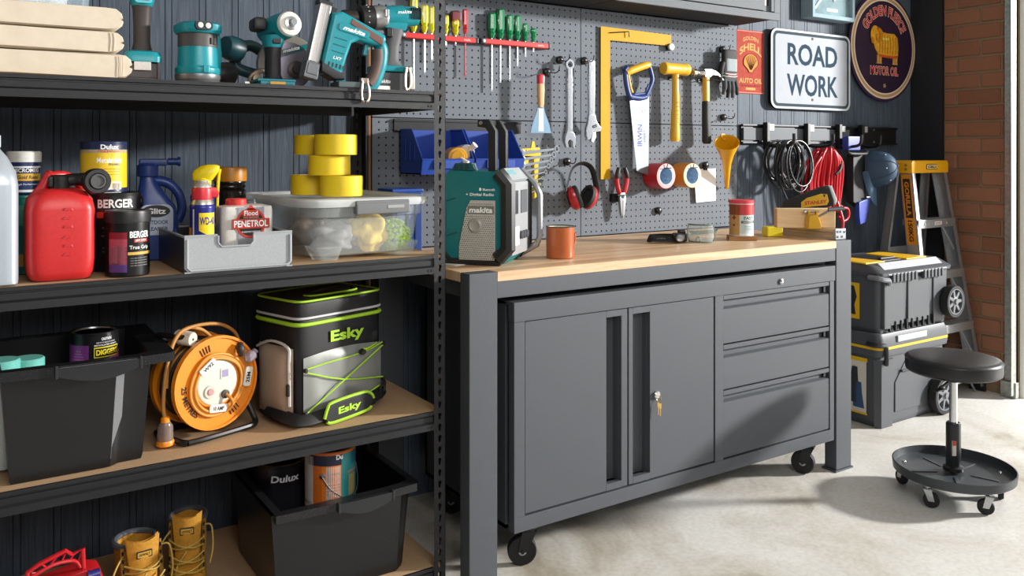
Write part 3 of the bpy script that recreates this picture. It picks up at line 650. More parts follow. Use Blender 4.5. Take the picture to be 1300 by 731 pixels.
cl(t, 'BERGER', '#f4f4f0', R_, .102, 26, .016, .052, .03); band(MB(), R_*1.003, .083, .091, math.radians(8), math.radians(50), 6).obj('label_band', M('#c8352c', .4), t)
cl(t, 'JET DRY', '#f4f4f0', R_*1.002, .087, 28, .006, .03, .02); cl(t, 'True Grip', '#d9d9d4', R_, .070, 24, .012, .05)
for zz in (.045, .039, .033, .027): cl(t, 'non slip paving additive', '#9a9a96', R_, zz, 24, .003, .045)
# blue spray cleaner
t = thing('spray_cleaner', 'blue trigger-hose cleaner bottle behind the storage tray', 'bottle', (-.782, .41, Z2), rz=math.radians(-10))
BLU = M('#243f86', .35, name='cleaner_blue')
MB().rl([(0, .052, .034, 5), (.004, .058, .038, 5), (.10, .058, .038, 5), (.15, .050, .036, 4), (.19, .034, .028, 3, -.014), (.215, .024, .022, 2.4, -.020), (.235, .020, .02, 2, -.022)]).obj('body', BLU, t, ang=60)
MB().tube([(-.012, 0, .222), (.028, 0, .215), (.058, 0, .185), (.068, 0, .14), (.055, 0, .105)], [.013, .014, .013, .013, .014], 10, sub=4).obj('handle', BLU, t)
MB().lathe([(.026, .232), (.028, .236), (.028, .262), (.020, .270)], -.022, 0, 20).box(-.045, .03, -.012, .012, .262, .282, .005).cyl((.03, 0, .274), (.058, 0, .274), .010).cyl((.056, 0, .274), (.064, 0, .274), .013).obj('spray_head', M('#223a7a', .4), t)
lb = MB().prism(rrect(-.042, .044, .07, .155, .02, 5), -.0395, -.037, 'Y', bev=.001).obj('label', M('#b9c4d6', .4), t)
o = MB().prism([(.0+.036*math.cos(a*PI/12), .137+.017*math.sin(a*PI/12)) for a in range(24)], -.0412, -.039, 'Y').obj('badge', M('#1c1f26', .4), lb)
txt('Glitz', WINK, o, fy(.0, -.0415, .137), .016, .05, .03); txt('OUTDOOR', M('#2b3d69', .5), lb, fy(0, -.0399, .106), .011, .062, .02); txt('CLEANER', M('#2b3d69', .5), lb, fy(0, -.0399, .088), .011, .062, .02)
# open grey tray
t = thing('storage_tray', 'open grey plastic tray with a hand slot holding spray cans', 'tray', (-.646, .062, Z2), rz=0)
TR = M('#a3a7ab', .4, name='tray_grey'); W2 = .136
MB().box(-W2+.004, W2-.004, .0, .33, 0, .004).box(-W2, -W2+.004, .0, .33, 0, .088, .001).box(W2-.004, W2, .0, .33, 0, .088, .001).box(-W2, W2, .326, .33, 0, .088, .001).obj('body', M('#3a3b3f', .4), t)
slot = [(-.055, .0905), (-.055, .072), (-.046, .062), (.026, .062), (.034, .072), (.034, .0905)]
MB().prism([(-W2, .012), (-W2+.010, 0), (W2-.010, 0), (W2, .012), (W2, .0905)]+slot[::-1]+[(-W2, .0905)], -.006, -.0005, 'Y', bev=.001).obj('front_panel', TR, t)
q = MB().tube([(-W2+.006, -.008, .084), (-W2+.006, -.008, .014), (-W2+.014, -.008, .006), (W2-.014, -.008, .006), (W2-.006, -.008, .014), (W2-.006, -.008, .084)], .003, 6)
q.tube([(a, -.008, b) for a, b in slot], .0025, 6).tube([(-W2, -.004, .0905), (-.056, -.004, .0905)], .004, 6).tube([(.035, -.004, .0905), (W2, -.004, .0905)], .004, 6)
q.tube([(-W2+.002, 0, .0895), (-W2+.002, .328, .0895), (W2-.002, .328, .0895), (W2-.002, 0, .0895)], .0035, 6).obj('rim', TR, t)
for sx in (-1, 1): MB().box(sx*(W2-.008)-.008, sx*(W2-.008)+.008, -.008, .01, -.0, .003).obj('foot', TR, t)
# lubricant cans
def lube(label, loc, rz, kind):
    t = thing('lubricant_can', label, 'spray can', loc, rz, group='blue and yellow lubricant cans in the tray')
    R = .0325
    MB().lathe([(R*.9, 0), (R, .003), (R, .006), (R*.985, .008), (R*.985, .148), (R, .150), (R, .154), (R*.9, .160)], n=30).obj('body', M('#2a2f82', .3, .2), t)
    MB().lathe([(R*.93, .156), (R*.88, .166), (R*.62, .180), (R*.6, .184)], n=30).obj('dome', M('#c7c3b8', .3, .8), t)
    band(MB(), R*.992, .008, .148, math.radians(-52), math.radians(-44), 2).obj('label_stripe', M('#d8d8d8', .4), t)
    band(MB(), R*.992, .06, .10, math.radians(-95), math.radians(-60), 4).obj('label_patch', M('#d28a2a', .4), t)
    v = []; P = [(-.020, .138), (.026, .138), (.026, .082), (.012, .074), (.0, .08), (-.020, .092)]
    mbb = MB(); n = 8
    for k in range(n+1):
        x = -.020+.046*k/n; zl = .092+(x+.020)*(-.55) if x < .006 else .0777+(x-.006)*.1
        a = x/R+.25; v += [(R*.995*math.sin(a), -R*.995*math.cos(a), zl), (R*.995*math.sin(a), -R*.995*math.cos(a), .138)]
    mbb.add(v, [[2*i, 2*i+2, 2*i+3, 2*i+1] for i in range(n)]).obj('shield', M('#f2d21b', .4), t)
    txt('WD-40', M('#262b7c', .4), t, fc(R*1.0, .117, .34), .021, .042, .03)
    if kind == 'red':
        MB().lathe([(.026, .172), (.0265, .176), (.0265, .198), (.024, .203), (.016, .204)], n=24).prism([(-.02, .178), (.038, .176), (.042, .188), (.034, .203), (.0, .206)], -.016, .016, 'Y', bev=.006).obj('cap', M('#d8303c', .35), t)
        MB().lathe([(.024, .2035), (.022, .211), (.016, .216), (.014, .222)], n=20).obj('valve_collar', M('#c9c4ba', .35, .5), t)
    else:
        MB().lathe([(.022, .182), (.023, .186), (.023, .20), (.018, .206)], n=24).rl([(.198, .026, .018, 3), (.212, .032, .020, 3, .004), (.224, .034, .019, 3, .010), (.236, .026, .014, 2.6, .018), (.240, .016, .010, 2.4, .022)]).obj('cap', M('#e8d214', .35), t)
        MB().tube([(.045, 0, .228), (.040, 0, .19), (.036, 0, .09)], .004, 8, sub=3).obj('straw', M('#e8d214', .35), t)
    return t
lube('blue and yellow lubricant can with a pink-red cap, at the front of the tray', (-.712, .175, Z2+.0045), math.radians(-6), 'red')
lube('taller lubricant can with a yellow smart nozzle, directly behind the red-capped can', (-.690, .262, Z2+.0045+.022), math.radians(-20), 'yel')
o = MB().box(-.05, .05, -.04, .04, 0, .0215, .002).obj('spacer_box', M('#4a4038', .7)); o.location = (-.695, .265, Z2+.0045); tag(o, 'small brown box lying under the yellow-nozzled can in the tray', 'box')
# dark jar with amber lid
t = thing('storage_jar', 'dark jar with an amber screw lid behind the white jug', 'jar', (-.566, .455, Z2))
MB().lathe([(.044, 0), (.047, .004), (.047, .185), (.043, .19), (.0455, .194), (.0455, .20), (.043, .204), (.0455, .208), (.0455, .214), (.042, .22)], n=32).obj('body', M('#191715', .2, name='jar_dark'), t)
MB().lathe([(.048, .214), (.049, .216), (.049, .252), (.046, .256), (.03, .256)], n=32).obj('lid', M('#b57718', .35), t)
txt('Selleys', M('#b8453a', .4), t, fc(.0475, .125, .25), .016, .06, .02, .3)
# white jug with the red badge
t = thing('solvent_jug', 'translucent white jug with a red lid and a round red badge, in the tray', 'jug', (-.598, .19, Z2+.0045))
MB().rl([(0, .066, .036, 6), (.004, .070, .040, 6), (.14, .070, .040, 6), (.150, .068, .038, 6), (.154, .05, .03, 4)]).obj('body', M('#d5d2cc', .35, name='jug_white'), t)
MB().rl([(.006, .030, .0405, 8, .035), (.148, .030, .0405, 8, .035)]).obj('clear_side', M('#e4e3de', .3), t)
MB().lathe([(.026, .148), (.027, .150), (.027, .168), (.024, .171), (.022, .171)], -.022, 0, 22).obj('cap', M('#cf3b35', .4), t)
lb = MB().prism([(-.028, .01), (.042, .01), (.042, .149), (-.028, .149)], -.0418, -.0405, 'Y').obj('label', M('#9a9ca2', .4), t)
MB().prism(arc(.006, .106, .040, 0, 345, 23)+[(.012, .132), (.006, .139), (.0, .132)][:0], -.0430, -.0415, 'Y').prism([(-.006, .142), (.006, .156), (.018, .142)], -.0430, -.0415, 'Y').obj('badge', M('#c7372b', .4), lb)
MB().prism(arc(.006, .106, .034, 0, 345, 23), -.0436, -.0428, 'Y').obj('badge_centre', M('#201e20', .4), lb)
MB().prism([(-.044, .092), (.056, .092), (.056, .118), (-.044, .118)], -.0444, -.0434, 'Y').obj('badge_band', M('#b63a2c', .4), lb)
txt('PENETROL', WINK, lb, fy(.006, -.0448, .105), .018, .090, .02); txt('Flood', WINK, lb, fy(.006, -.0440, .133), .013, .036, .02)
MB().prism(rrect(-.016, .028, .123, .142, .004), -.0438, -.0432, 'Y').obj('badge_tab', M('#c7372b', .4), lb)
txt('OIL BASED PAINT CONDITIONER', WINK, lb, fy(.006, -.0440, .083), .004, .05); txt('eases application', WINK, lb, fy(.006, -.0440, .121), .003, .04)
# clear tote and the rolls of tape
t = thing('storage_tote', 'large clear plastic tote with a grey clip holding rags and cloths', 'tote', (-.275, .07, Z2), rz=math.radians(3)); t.scale = (1.05, 1.12, 1)
CLR = M('#dfe6e6', .18, alpha=.26, var=.02, name='clear_tote_plastic'); CLR2 = M('#e6ebea', .25, alpha=.62, var=.02, name='clear_tote_lid')
def shell(secs, th):
    b = MB(); b.rl(secs, 36, cap0=True, cap1=False)
    return b
Y_ = .235
wall = [(.012, .150, .205, 7, 0, Y_), (.018, .157, .212, 7, 0, Y_), (.055, .162, .216, 7, 0, Y_), (.06, .165, .219, 7, 0, Y_), (.118, .170, .224, 8, 0, Y_), (.122, .178, .232, 8, 0, Y_), (.150, .182, .235, 8, 0, Y_)]
shell(wall, .002).obj('body', CLR, t, ang=50)
for sx in (-1, 1):
    for yy in (.05, .42):
        MB().rl([(0, .026, .026, 5, sx*.112, yy), (.002, .028, .028, 5, sx*.112, yy), (.04, .046, .030, 5, sx*.115, yy)]).obj('foot', M('#d5dddd', .25, alpha=.2, name='clear_tote_foot'), t)
MB().rl([(.150, .190, .243, 8, 0, Y_), (.160, .193, .246, 8, 0, Y_), (.170, .192, .245, 8, 0, Y_), (.174, .186, .238, 8, 0, Y_), (.172, .176, .228, 8, 0, Y_), (.164, .170, .222, 8, 0, Y_)], 40, cap0=False).obj('lid', CLR2, t, ang=50)
MB().box(-.055, .105, -.020, .0, .128, .160, .005).box(-.055, .105, -.018, .01, .155, .166, .004).box(.035, .085, -.0215, -.018, .143, .152, .001, mi=1).obj('clip', [M('#6c6e70', .45), M('#9a9c9c', .4)], t)
def blob(name, c, r, hexc, seed, par, alpha=1., amp=.35):
    rr = random.Random(seed); b = bmesh.new(); bmesh.ops.create_icosphere(b, subdivisions=4, radius=1)
    ph = [rr.uniform(0, 6) for _ in range(6)]
    for v in b.verts:
        p = v.co; n = 1+amp*(.4*math.sin(5*p.x+ph[0]+2*math.sin(4*p.z+ph[3]))+.35*math.sin(7*p.z+ph[1]+1.5*math.sin(5*p.y))+.25*math.sin(11*p.y+ph[2]+6*p.x))
        v.co = Vector((c[0]+p.x*r[0]*n, c[1]+p.y*r[1]*n, max(c[2]+p.z*r[2]*n, .014)))
    o = MB().bm(b).obj(name, M(hexc, .9, bump=.3, scale=80, var=.15), ang=80)
    return o
TP = (-.272, .075, Z2)
def inside(o, lab, cat, g=None):
    o.location = TP; tag(o, lab, cat, g); return o
inside(blob('rag', (-.085, .09, .058), (.062, .05, .042), '#8f8d90', 1, None), 'crumpled grey rags in the front left of the clear tote', 'rag')
inside(blob('rag', (-.09, .27, .06), (.05, .08, .042), '#8c7f74', 2, None), 'brownish rag at the back left of the clear tote', 'rag')
inside(blob('cleaning_cloth', (.025, .085, .070), (.052, .05, .060), '#e6c95e', 3, None), 'folded pale yellow cloth in the middle of the clear tote', 'cloth')
b = MB(); rr = random.Random(5)
for k in range(240):
    u = Vector((rr.gauss(0, 1), rr.gauss(0, 1), rr.gauss(0, 1))).normalized(); c0 = Vector((.108, .09, .055)); p = c0+Vector((u.x*.034, u.y*.055, u.z*.038))
    b.tube([p, p+u*.011], [.0042, .005], 6)
o = b.obj('microfibre_mitt', M('#b0dc28', .8)); inside(o, 'lime green noodle mitt at the right end of the clear tote', 'mitt')
TAPE = M('#efd01c', .5, bump=.1, scale=300, var=.04, name='yellow_tape')
def tape_mb(R=.061, H=.0585):
    t = thing('tape_roll', '', 'tape', (0, 0, 0), group='yellow tape rolls stacked on the clear tote')
    b = MB().lathe([(R*.66, 0), (R*.97, 0), (R, .002), (R, H-.002), (R*.97, H), (R*.66, H)], n=36, cap0=False, cap1=False); b.obj('tape', TAPE, t)
    b = MB().rings([[(r*math.cos(2*PI*i/36), r*math.sin(2*PI*i/36), z) for i in range(36)] for r, z in ((R*.66, H), (R*.60, H), (R*.60, 0), (R*.66, 0))], False, False, close=True); b.obj('core', M('#b79a6a', .8), t)
    return t
tp = tape_mb(); zt = Z2+.1745; h_ = .0592
spots = [((-.362, .318, zt), 'yellow tape roll at the bottom left of the stack on the clear tote'), ((-.320, .185, zt), 'yellow tape roll at the bottom right of the stack on the clear tote'), ((-.342, .225, zt+h_), 'single yellow tape roll in the middle layer of the stack'), ((-.350, .322, zt+2*h_), 'yellow tape roll at the top left of the stack, set back'), ((-.333, .196, zt+2*h_), 'yellow tape roll at the top right of the stack, nearest the camera')]
for i, (p, lab) in enumerate(spots):
    if i == 0: tp.location = p; tp['label'] = lab
    else: dup(tp, p, i*.7, lab)
# ================================================================ THIRD SHELF
Z3 = SHZ[2]+.001
TUBM = M('#121214', .32, bump=.05, scale=300, name='black_tub_plastic')
def lofted_poly(b, polys, zs, cap0=True, cap1=True):
    b.rings([[(x, y, z) for x, y in p] for p, z in zip(polys, zs)], cap0, cap1); return b
def big_tub(label, x0, x1, xr, y0, y1, z0, zr, rim0, rim1, step, stripe=False, handle=(.3, .72)):
    # open tub; the front has a proud centre panel that steps back at its right end
    t = thing('storage_tub', label, 'tub', (0, 0, 0))
    def outline(k, yo, inset=0):
        e = (1-k)*.0
        fl = .022*k
        xa, xm, xb = x0-fl+inset, step+fl*.6, xr+fl-inset
        ya = yo-.012*k+inset
        return [(xa, ya), (xm, ya), (xm+.022, ya+.018), (xb, ya+.02), (xb, y1+.01*k-inset), (xa, y1+.01*k-inset)]
    H = zr-z0
    b = MB(); lofted_poly(b, [outline(0, y0), outline(.15, y0), outline(1, y0)], [z0, z0+.012, zr-.004], True, False)
    lofted_poly(b, [outline(1, y0, .004), outline(0, y0, .006)], [zr-.004, z0+.004], False, True)
    b.obj('body', TUBM, t)
    o = outline(1, y0)
    fx0, fx1, fyy, byy = rim0, rim1, y0-.036, y1+.03
    h0 = fx0+(fx1-fx0)*handle[0]; h1 = fx0+(fx1-fx0)*handle[1]
    rim = MB()
    # rim: flanged band with a scooped handle at the front
    front = [(fx0, fyy+.006), (h0, fyy), (h1, fyy), (fx1-.012, fyy+.006), (fx1, fyy+.02), (fx1, byy), (fx0, byy)]
    inner = [(fx0+.02, y0-.006), (h0, y0-.006), (h1, y0-.006), (xr+.012, y0+.008), (xr+.018, y0+.02), (xr+.018, y1+.006), (fx0+.02, y1+.006)]
    n = len(front)
    def ring(poly, z): return [(x, y, z) for x, y in poly]
    rim.rings([ring(inner, zr-.004), ring(inner, zr+.001), ring(front, zr), ring(front, zr-.022), ring([(x*.0+x, y+.003) for x, y in front], zr-.022)], False, False)
    rim.obj('rim', M('#1e1f22', .22, name='black_tub_rim'), t)
    m = 12; hv = []
    top = [(h0+(h1-h0)*i/m, zr-.001) for i in range(m+1)]
    bot = [(h0+(h1-h0)*i/m, zr-.022-.020*math.sin(PI*i/m)) for i in range(m+1)]
    hb = MB().prism(top+bot[::-1], fyy-.010, fyy+.004, 'Y', bev=.002)
    hb.obj('handle', M('#26272a', .25, name='black_tub_handle'), t)
    for hx in (h0, h1): MB().box(hx-.003, hx+.003, fyy-.012, fyy+.002, zr-.026, zr+.003, .001).obj('handle_rib', M('#2c2d30', .3), t)
    return t
t = big_tub('large black plastic tub with a corner facet coloured as lit on the third shelf', -1.15, 0, -.872, .095, .45, Z3+.001, .794, -1.21, -.80, -.945, handle=(.36, .80))
MB().prism([(-.9445, .0765+.018), (-.921, .096+.018), (-.923, .0985+.018), (-.947, .0785+.018)], Z3+.02, .768, 'Z', mx=Matrix.Translation((0, 0, 0)) @ Matrix(((1, 0, .06, -.032), (0, 1, -.033, .016), (0, 0, 1, 0), (0, 0, 0, 1)))).obj('lit_facet', M('#77797c', .35, .2), t)  # grey facet: light catching the black tub's corner is put into the colour
for k, (x, y, zt_) in enumerate(((-1.162, .22, .792), (-1.108, .25, .783))):
    t = thing('lidded_jar', ('jar with a pale teal screw lid at the far left inside the black tub', 'jar with a flat teal lid right of the first one inside the black tub')[k], 'jar', (x, y, Z3+.007))
    h = zt_-Z3-.007
    MB().lathe([(.032, 0), (.034, .004), (.034, h-.02), (.03, h-.018)], n=24).obj('body', M('#c9d4d2', .3), t)
    MB().lathe([(.037, h-.026), (.038, h-.024), (.038, h-.003), (.035, h), (.001, h)], n=28).obj('lid', M('#6ec0b4', .45), t)
t = paint_can('black and purple solvent tin with a yellow name plate, standing in the black tub', (-.955, .285, Z3+.007), .0575, .292, rz=0, body='#17171a', bands=((.20, .262, -95, -20, '#7d3a86'), (.20, .240, 30, 95, '#b9429a'), (.19, .21, -60, 60, '#8a3b8f')))
o = MB()
for i in range(9): pass
band(o, .0586, .229, .256, math.radians(-8), math.radians(58), 10).obj('name_plate', M('#d9c51d', .4), t)
band(MB(), .0589, .232, .253, math.radians(-6), math.radians(56), 10).obj('name_ground', M('#141414', .4), t)
txt('DIGGERS', M('#e3cf20', .4), t, fc(.0593, .2425, math.radians(25)), .014, .058, .03)
cl(t, 'CAUTION', '#f2f2f2', .0578, .276, 22, .007, .026, .03); cl(t, 'KEEP OUT OF REACH OF CHILDREN', '#d8d8d8', .0578, .267, 22, .003, .05)
cl(t, 'METHYLATED SPIRITS', '#e8e8e8', .0578, .2605, 22, .0035, .06)
for k in range(4): band(MB(), .0581, .225+k*.007, .228+k*.007, math.radians(-70+k*6), math.radians(-30-k*3), 5).obj('label_stripe', M('#b15cb5', .4), t)
# cable reel
t = thing('cable_reel', 'orange extension cable reel on a black tube stand on the third shelf', 'cable reel', (-.690, .235, Z3), rz=math.radians(19)); t.scale = (.94, .94, .94)
ORG = M('#ee8d1c', .42, name='reel_orange'); zc = .152; R = .130
def disc(mb, r0, r1, y0, y1, n=44, mi=0):
    pr_ = [(r0, y0), (r1, y0), (r1, y1), (r0, y1)]
    mb.rings([[(r*math.cos(2*PI*i/n), y, zc+r*math.sin(2*PI*i/n)) for i in range(n)] for r, y in pr_], False, False, mi=mi, close=True)
    return mb
b = disc(MB(), .066, R, -.056, -.050); disc(b, R-.005, R+.002, -.062, -.044); disc(b, .064, .070, -.060, -.03); b.obj('front_flange', ORG, t)
b = disc(MB(), .03, R, .056, .062); disc(b, R-.004, R+.002, .05, .068); b.obj('back_flange', ORG, t)
disc(MB(), .02, .075, -.05, .056).obj('drum', M('#d87d18', .5), t)
cab = MB()
for k in range(11):
    y = -.040+.0085*k; rr_ = .104+.010*math.sin(k*1.9)
    cab.tube([(rr_*math.cos(2*PI*i/40), y+.003*math.sin(2*PI*i/40+k), zc+rr_*math.sin(2*PI*i/40)) for i in range(40)], .0052, 6, True, mi=k % 3 == 1)
for k in range(5):
    rr_ = .108+.008*(k % 2); y = -.03+.02*k
    cab.tube([((rr_+.006*math.sin(3*2*PI*i/40+k))*math.cos(2*PI*i/40), y+.012*math.sin(2*PI*i/40+k*2), zc+(rr_+.006*math.sin(2*2*PI*i/40+k))*math.sin(2*PI*i/40)) for i in range(40)], .0048, 6, True, mi=k % 2)
cab.obj('wound_cable', [M('#d98a2c', .5), M('#2a2522', .5)], t, ang=70)
b = MB()
for rr_, dy in ((.079, -.0625), (.086, -.064), (.074, -.068)):
    b.tube([((rr_+.003*math.sin(2*a))*math.cos(a), dy, zc-.004+(rr_+.003*math.cos(3*a))*math.sin(a)) for a in [2*PI*i/48 for i in range(48)]], .0042, 6, True)
b.obj('coiled_lead', M('#e0953a', .5), t, ang=70)
f = MB().lat([(.0005, 0), (.060, 0), (.064, .003), (.064, .03)], (0, -.064, zc), (0, 1, 0), 40).obj('socket_face', M('#d5d1c3', .45), t)
MB().prism(rrect(.008, .036, zc+.008, zc+.038, .002), -.066, -.0635, 'Y').prism(rrect(.012, .032, zc+.013, zc+.033, .001), -.0664, -.0655, 'Y', mi=1).obj('breaker_switch', [M('#cfccc2', .4), M('#9a93b5', .2)], f)
MB().lat([(.018, 0), (.018, -.004), (.0005, -.004)], (-.026, -.064, zc-.020), (0, 1, 0), 20).lat([(.009, -.004), (.009, -.007), (.0005, -.0072)], (-.026, -.064, zc-.020), (0, 1, 0), 14, mi=1).obj('reset_button', [M('#c9c5b8', .4), M('#c28f8f', .4)], f)
MB().lat([(.012, 0), (.012, -.006), (.007, -.007), (.0005, -.007)], (.022, -.064, zc-.036), (0, 1, 0), 18).obj('cable_gland', M('#3d3a36', .5), f)
MB().tube([(.022, -.07, zc-.036), (.030, -.085, zc-.05), (.034, -.08, zc-.07), (.022, -.072, zc-.084)], .0045, 8, sub=4).obj('lead_tail', M('#d98a2c', .5), t)
def tabp(cx, cz, w_, h_, a, s, nm='tag'):
    mx = Matrix.Translation((cx, -.072, zc+cz)) @ Matrix.Rotation(math.radians(-a), 4, 'Y')
    o = MB().prism(rrect(-w_/2, w_/2, -h_/2, h_/2, .004), -.002, .002, 'Y', bev=.0008, mx=mx).obj(nm, M('#e9e6dc', .4), t)
    def fn(x, y):
        v = mx @ Vector((x, -.0025, y)); return (v.x, v.y, v.z)
    txt(s, INK, o, fn, h_*.5, w_*.62, .03)
tabp(-.036, .052, .055, .022, 35, 'W92'); tabp(-.004, -.070, .056, .022, -8, '10 AMP'); tabp(.096, -.004, .022, .05, 0, '', 'tag') if False else None
mx = Matrix.Translation((.094, -.070, zc+.0)) @ Matrix.Rotation(math.radians(-78), 4, 'Y')
o = MB().prism(rrect(-.028, .028, -.012, .012, .006), -.003, .003, 'Y', bev=.001, mx=mx).obj('tag', M('#e3ded0', .4), t)
txt('25M', INK, o, lambda x, y: tuple(mx @ Vector((x-.002, -.0035, y))), .012, .03, .03)
for a0, s in ((118, 1), (-50, 1)):
    for k in range(4):
        a = math.radians(a0-k*5); b = MB()
        b.tube([(.092*math.cos(a), -.0578, zc+.092*math.sin(a)), (.112*math.cos(a), -.0578, zc+.112*math.sin(a))], .0016, 5).obj('flange_mark', M('#2a2018', .5), t)
    a1 = a0-24 if a0 > 0 else a0+6
for s_, a_ in (('25 METRES', 205),):
    vs, fs, W_, H_ = text_geo(s_, .02, 0)
    k_ = .016/H_
    def fn(x, y):
        r = .101+y; a = math.radians(a_)+x/.095; return (r*math.cos(a), -.0575, zc+r*math.sin(a))
    txt(s_, M('#2a2018', .5), t, lambda x, y: fn(x, -y) if False else (lambda a, r: (r*math.cos(a), -.0575, zc+r*math.sin(a)))(math.radians(a_)+x/.098, .101-y), .015, .10, .03)
cp = MB().tube([(.07, -.066, zc+.098), (.066, -.075, zc+.085), (.07, -.074, zc+.066)], [.010, .012, .009], 10, sub=3).obj('plug_clip', M('#2c2723', .5), t)
MB().tube([(.084, -.07, zc+.054), (.10, -.075, zc+.058), (.118, -.075, zc+.072)], [.012, .017, .009], 10, sub=3).obj('clear_plug', M('#b9aebc', .15, alpha=.6), t)
b = MB().tube([(-.10, -.075, .010), (-.05, -.082, .010), (.07, -.082, .010), (.112, -.078, .012), (.12, -.06, .03), (.10, -.02, .10), (.02, .0, .15)], .0085, 8, sub=4).tube([(-.10, .075, .010), (.10, .075, .010)], .0085, 8).tube([(-.10, -.075, .010), (-.112, -.05, .012), (-.11, .06, .012), (-.10, .075, .010)], .0085, 8, sub=3)
b.tube([(.10, .075, .010), (.09, .08, .08), (.0, .08, .15), (-.06, .08, .24), (-.10, .075, .285), (-.09, .0, .288), (-.07, -.03, .288)], .0085, 8, sub=4)
b.obj('stand', M('#1a1919', .35, name='reel_stand'), t)
MB().lat([(.018, 0), (.0205, .004), (.0205, .05), (.017, .055), (.0005, .055)], (-.06, -.035, .281), (-.35, 1, .1), 18).lat([(.0035, -.001), (.0005, -.0012)], (-.06, -.035, .281), (-.35, 1, .1), 8, mi=1).obj('carry_handle', [M('#d9d4c6', .5), INK], t)
MB().tube([(.12, .01, zc+.07), (.10, .0, .268), (.04, -.01, .305), (-.04, -.01, .312), (-.10, -.02, .295), (-.135, -.03, .22), (-.146, -.03, .12), (-.140, -.03, .075)], .0055, 8, sub=5).tube([(.02, .0, .27), (-.02, -.005, .30), (-.07, -.01, .308), (-.12, -.02, .26), (-.138, -.03, .16)], .0055, 8, sub=5).obj('loose_cable', M('#b9803a', .5), t, ang=70)
pl = MB().lathe([(.007, .085), (.012, .08), (.013, .068)], -.140, -.03, 16).lathe([(.020, .022), (.024, .016), (.024, .008), (.018, .004)], -.140, -.03, 20).obj('plug_ring', ORG, t)
MB().lathe([(.013, .070), (.020, .058), (.021, .02)], -.140, -.03, 20).obj('plug_body', M('#8d7a72', .2, alpha=.75), t)
for dx in (-.006, .006): MB().box(-.140+dx-.0015, -.140+dx+.0015, -.033, -.027, -.0+.0005, .006).obj('plug_pin', STEEL, t)
# cooler bag
t = thing('cooler_bag', 'black and silver-grey soft cooler bag with lime green piping on the third shelf', 'cooler bag', (-.466, .128, Z3), rz=math.radians(17)); t.scale = (1.16, 1.08, .965)
W, Dp, H = .262, .20, .36
NYL = M('#17171a', .55, bump=.3, scale=500, name='black_nylon'); LIME = M('#a9d631', .5); SILF = M('#8b8d89', .38, .25, bump=.25, scale=14, var=.05, name='silver_fabric')
MB().rl([(0, .124, .093, 9, W/2, Dp/2), (.01, .130, .099, 8, W/2, Dp/2), (.18, .132, .101, 8, W/2, Dp/2), (.29, .131, .100, 9, W/2, Dp/2), (.30, .128, .097, 9, W/2, Dp/2)], 44).obj('body', NYL, t, ang=60)
MB().rl([(.300, .128, .097, 9, W/2, Dp/2), (.304, .133, .102, 9, W/2, Dp/2), (.345, .133, .102, 9, W/2, Dp/2), (.355, .128, .097, 8, W/2, Dp/2), (.358, .10, .07, 6, W/2, Dp/2)], 44).obj('lid', NYL, t, ang=60)
def loop(z, k, r, hx=.133, hy=.102, e=9, n=44):
    P = []
    for i in range(n):
        a = 2*PI*(i+.5)/n; c, s = math.cos(a), math.sin(a)
        P.append((W/2+hx*math.copysign(abs(c)**(2/e), c), Dp/2+hy*math.copysign(abs(s)**(2/e), s), z))
    return P
for z, r, m_, hx, nm in ((.355, .0035, LIME, .131, 'piping'), (.289, .006, LIME, .133, 'piping'), (.307, .004, M('#c9c6cc', .5), .133, 'zip')):
    MB().tube(loop(z, 0, r, hx, hx-.031), r, 6, True).obj(nm, m_, t, ang=70)
MB().tube([(.06, .05, .360), (.07, .04, .372), (.13, .035, .378), (.19, .04, .372), (.20, .05, .360)], .008, 8, sub=4, flat=.4).obj('top_handle', NYL, t)
MB().tube([(.055, .06, .3605), (.07, .03, .362), (.19, .03, .362), (.205, .06, .3605)], .003, 6, sub=3).obj('handle_piping', LIME, t)
rr = random.Random(3); nx, nz = 16, 10; v = []; f = []
for j in range(nz+1):
    for i in range(nx+1):
        u, w_ = i/nx, j/nz; x = .010+u*.242; z = .03+w_*(.165+.010*math.sin(PI*u))
        e = min(u, 1-u, w_, 1-w_)*8; e = min(1, e)
        y = -.0035-.007*e-.003*math.sin(9*u+4*w_)*e*(1 if u < .5 else .3)
        v.append((x, y, z))
for j in range(nz):
    for i in range(nx): f.append([j*(nx+1)+i, j*(nx+1)+i+1, (j+1)*(nx+1)+i+1, (j+1)*(nx+1)+i])
MB().add(v, f).obj('front_pocket', SILF, t, ang=80)
pb = MB()
for P in ([(.012, -.015, .166), (.07, -.016, .172), (.18, -.016, .178), (.25, -.014, .196)], [(.012, -.015, .156), (.12, -.017, .112), (.25, -.014, .088)], [(.012, -.015, .040), (.12, -.017, .108), (.25, -.014, .186)], [(.012, -.015, .034), (.06, -.018, .034)], [(.20, -.017, .052), (.25, -.014, .068)]): pb.tube(P, .0022, 6, sub=3)
pb.obj('bungee_cord', LIME, t)
for x, z in ((.010, .162), (.010, .038), (.252, .192), (.252, .08), (.252, .067)): MB().box(x-.004, x+.004, -.018, -.008, z-.006, z+.006, .002).obj('cord_loop', NYL, t)
MB().lat([(.007, 0), (.009, .003), (.009, .012), (.006, .014)], (.176, -.030, .182), (0, 1, 0), 14).obj('cord_lock', BLACK, t)
MB().tube([(.178, -.024, .188), (.195, -.026, .192), (.222, -.022, .20)], [.005, .0025, .002], 6, sub=3).obj('cord_tail', LIME, t)
txt('Esky', LIME, t, lambda a, b: (.142+a, -.0055, .238+b), .042, .105, .035, name='lettering')
MB().prism([(-.0, .06), (-.0, .0)], 0, 0) if False else None
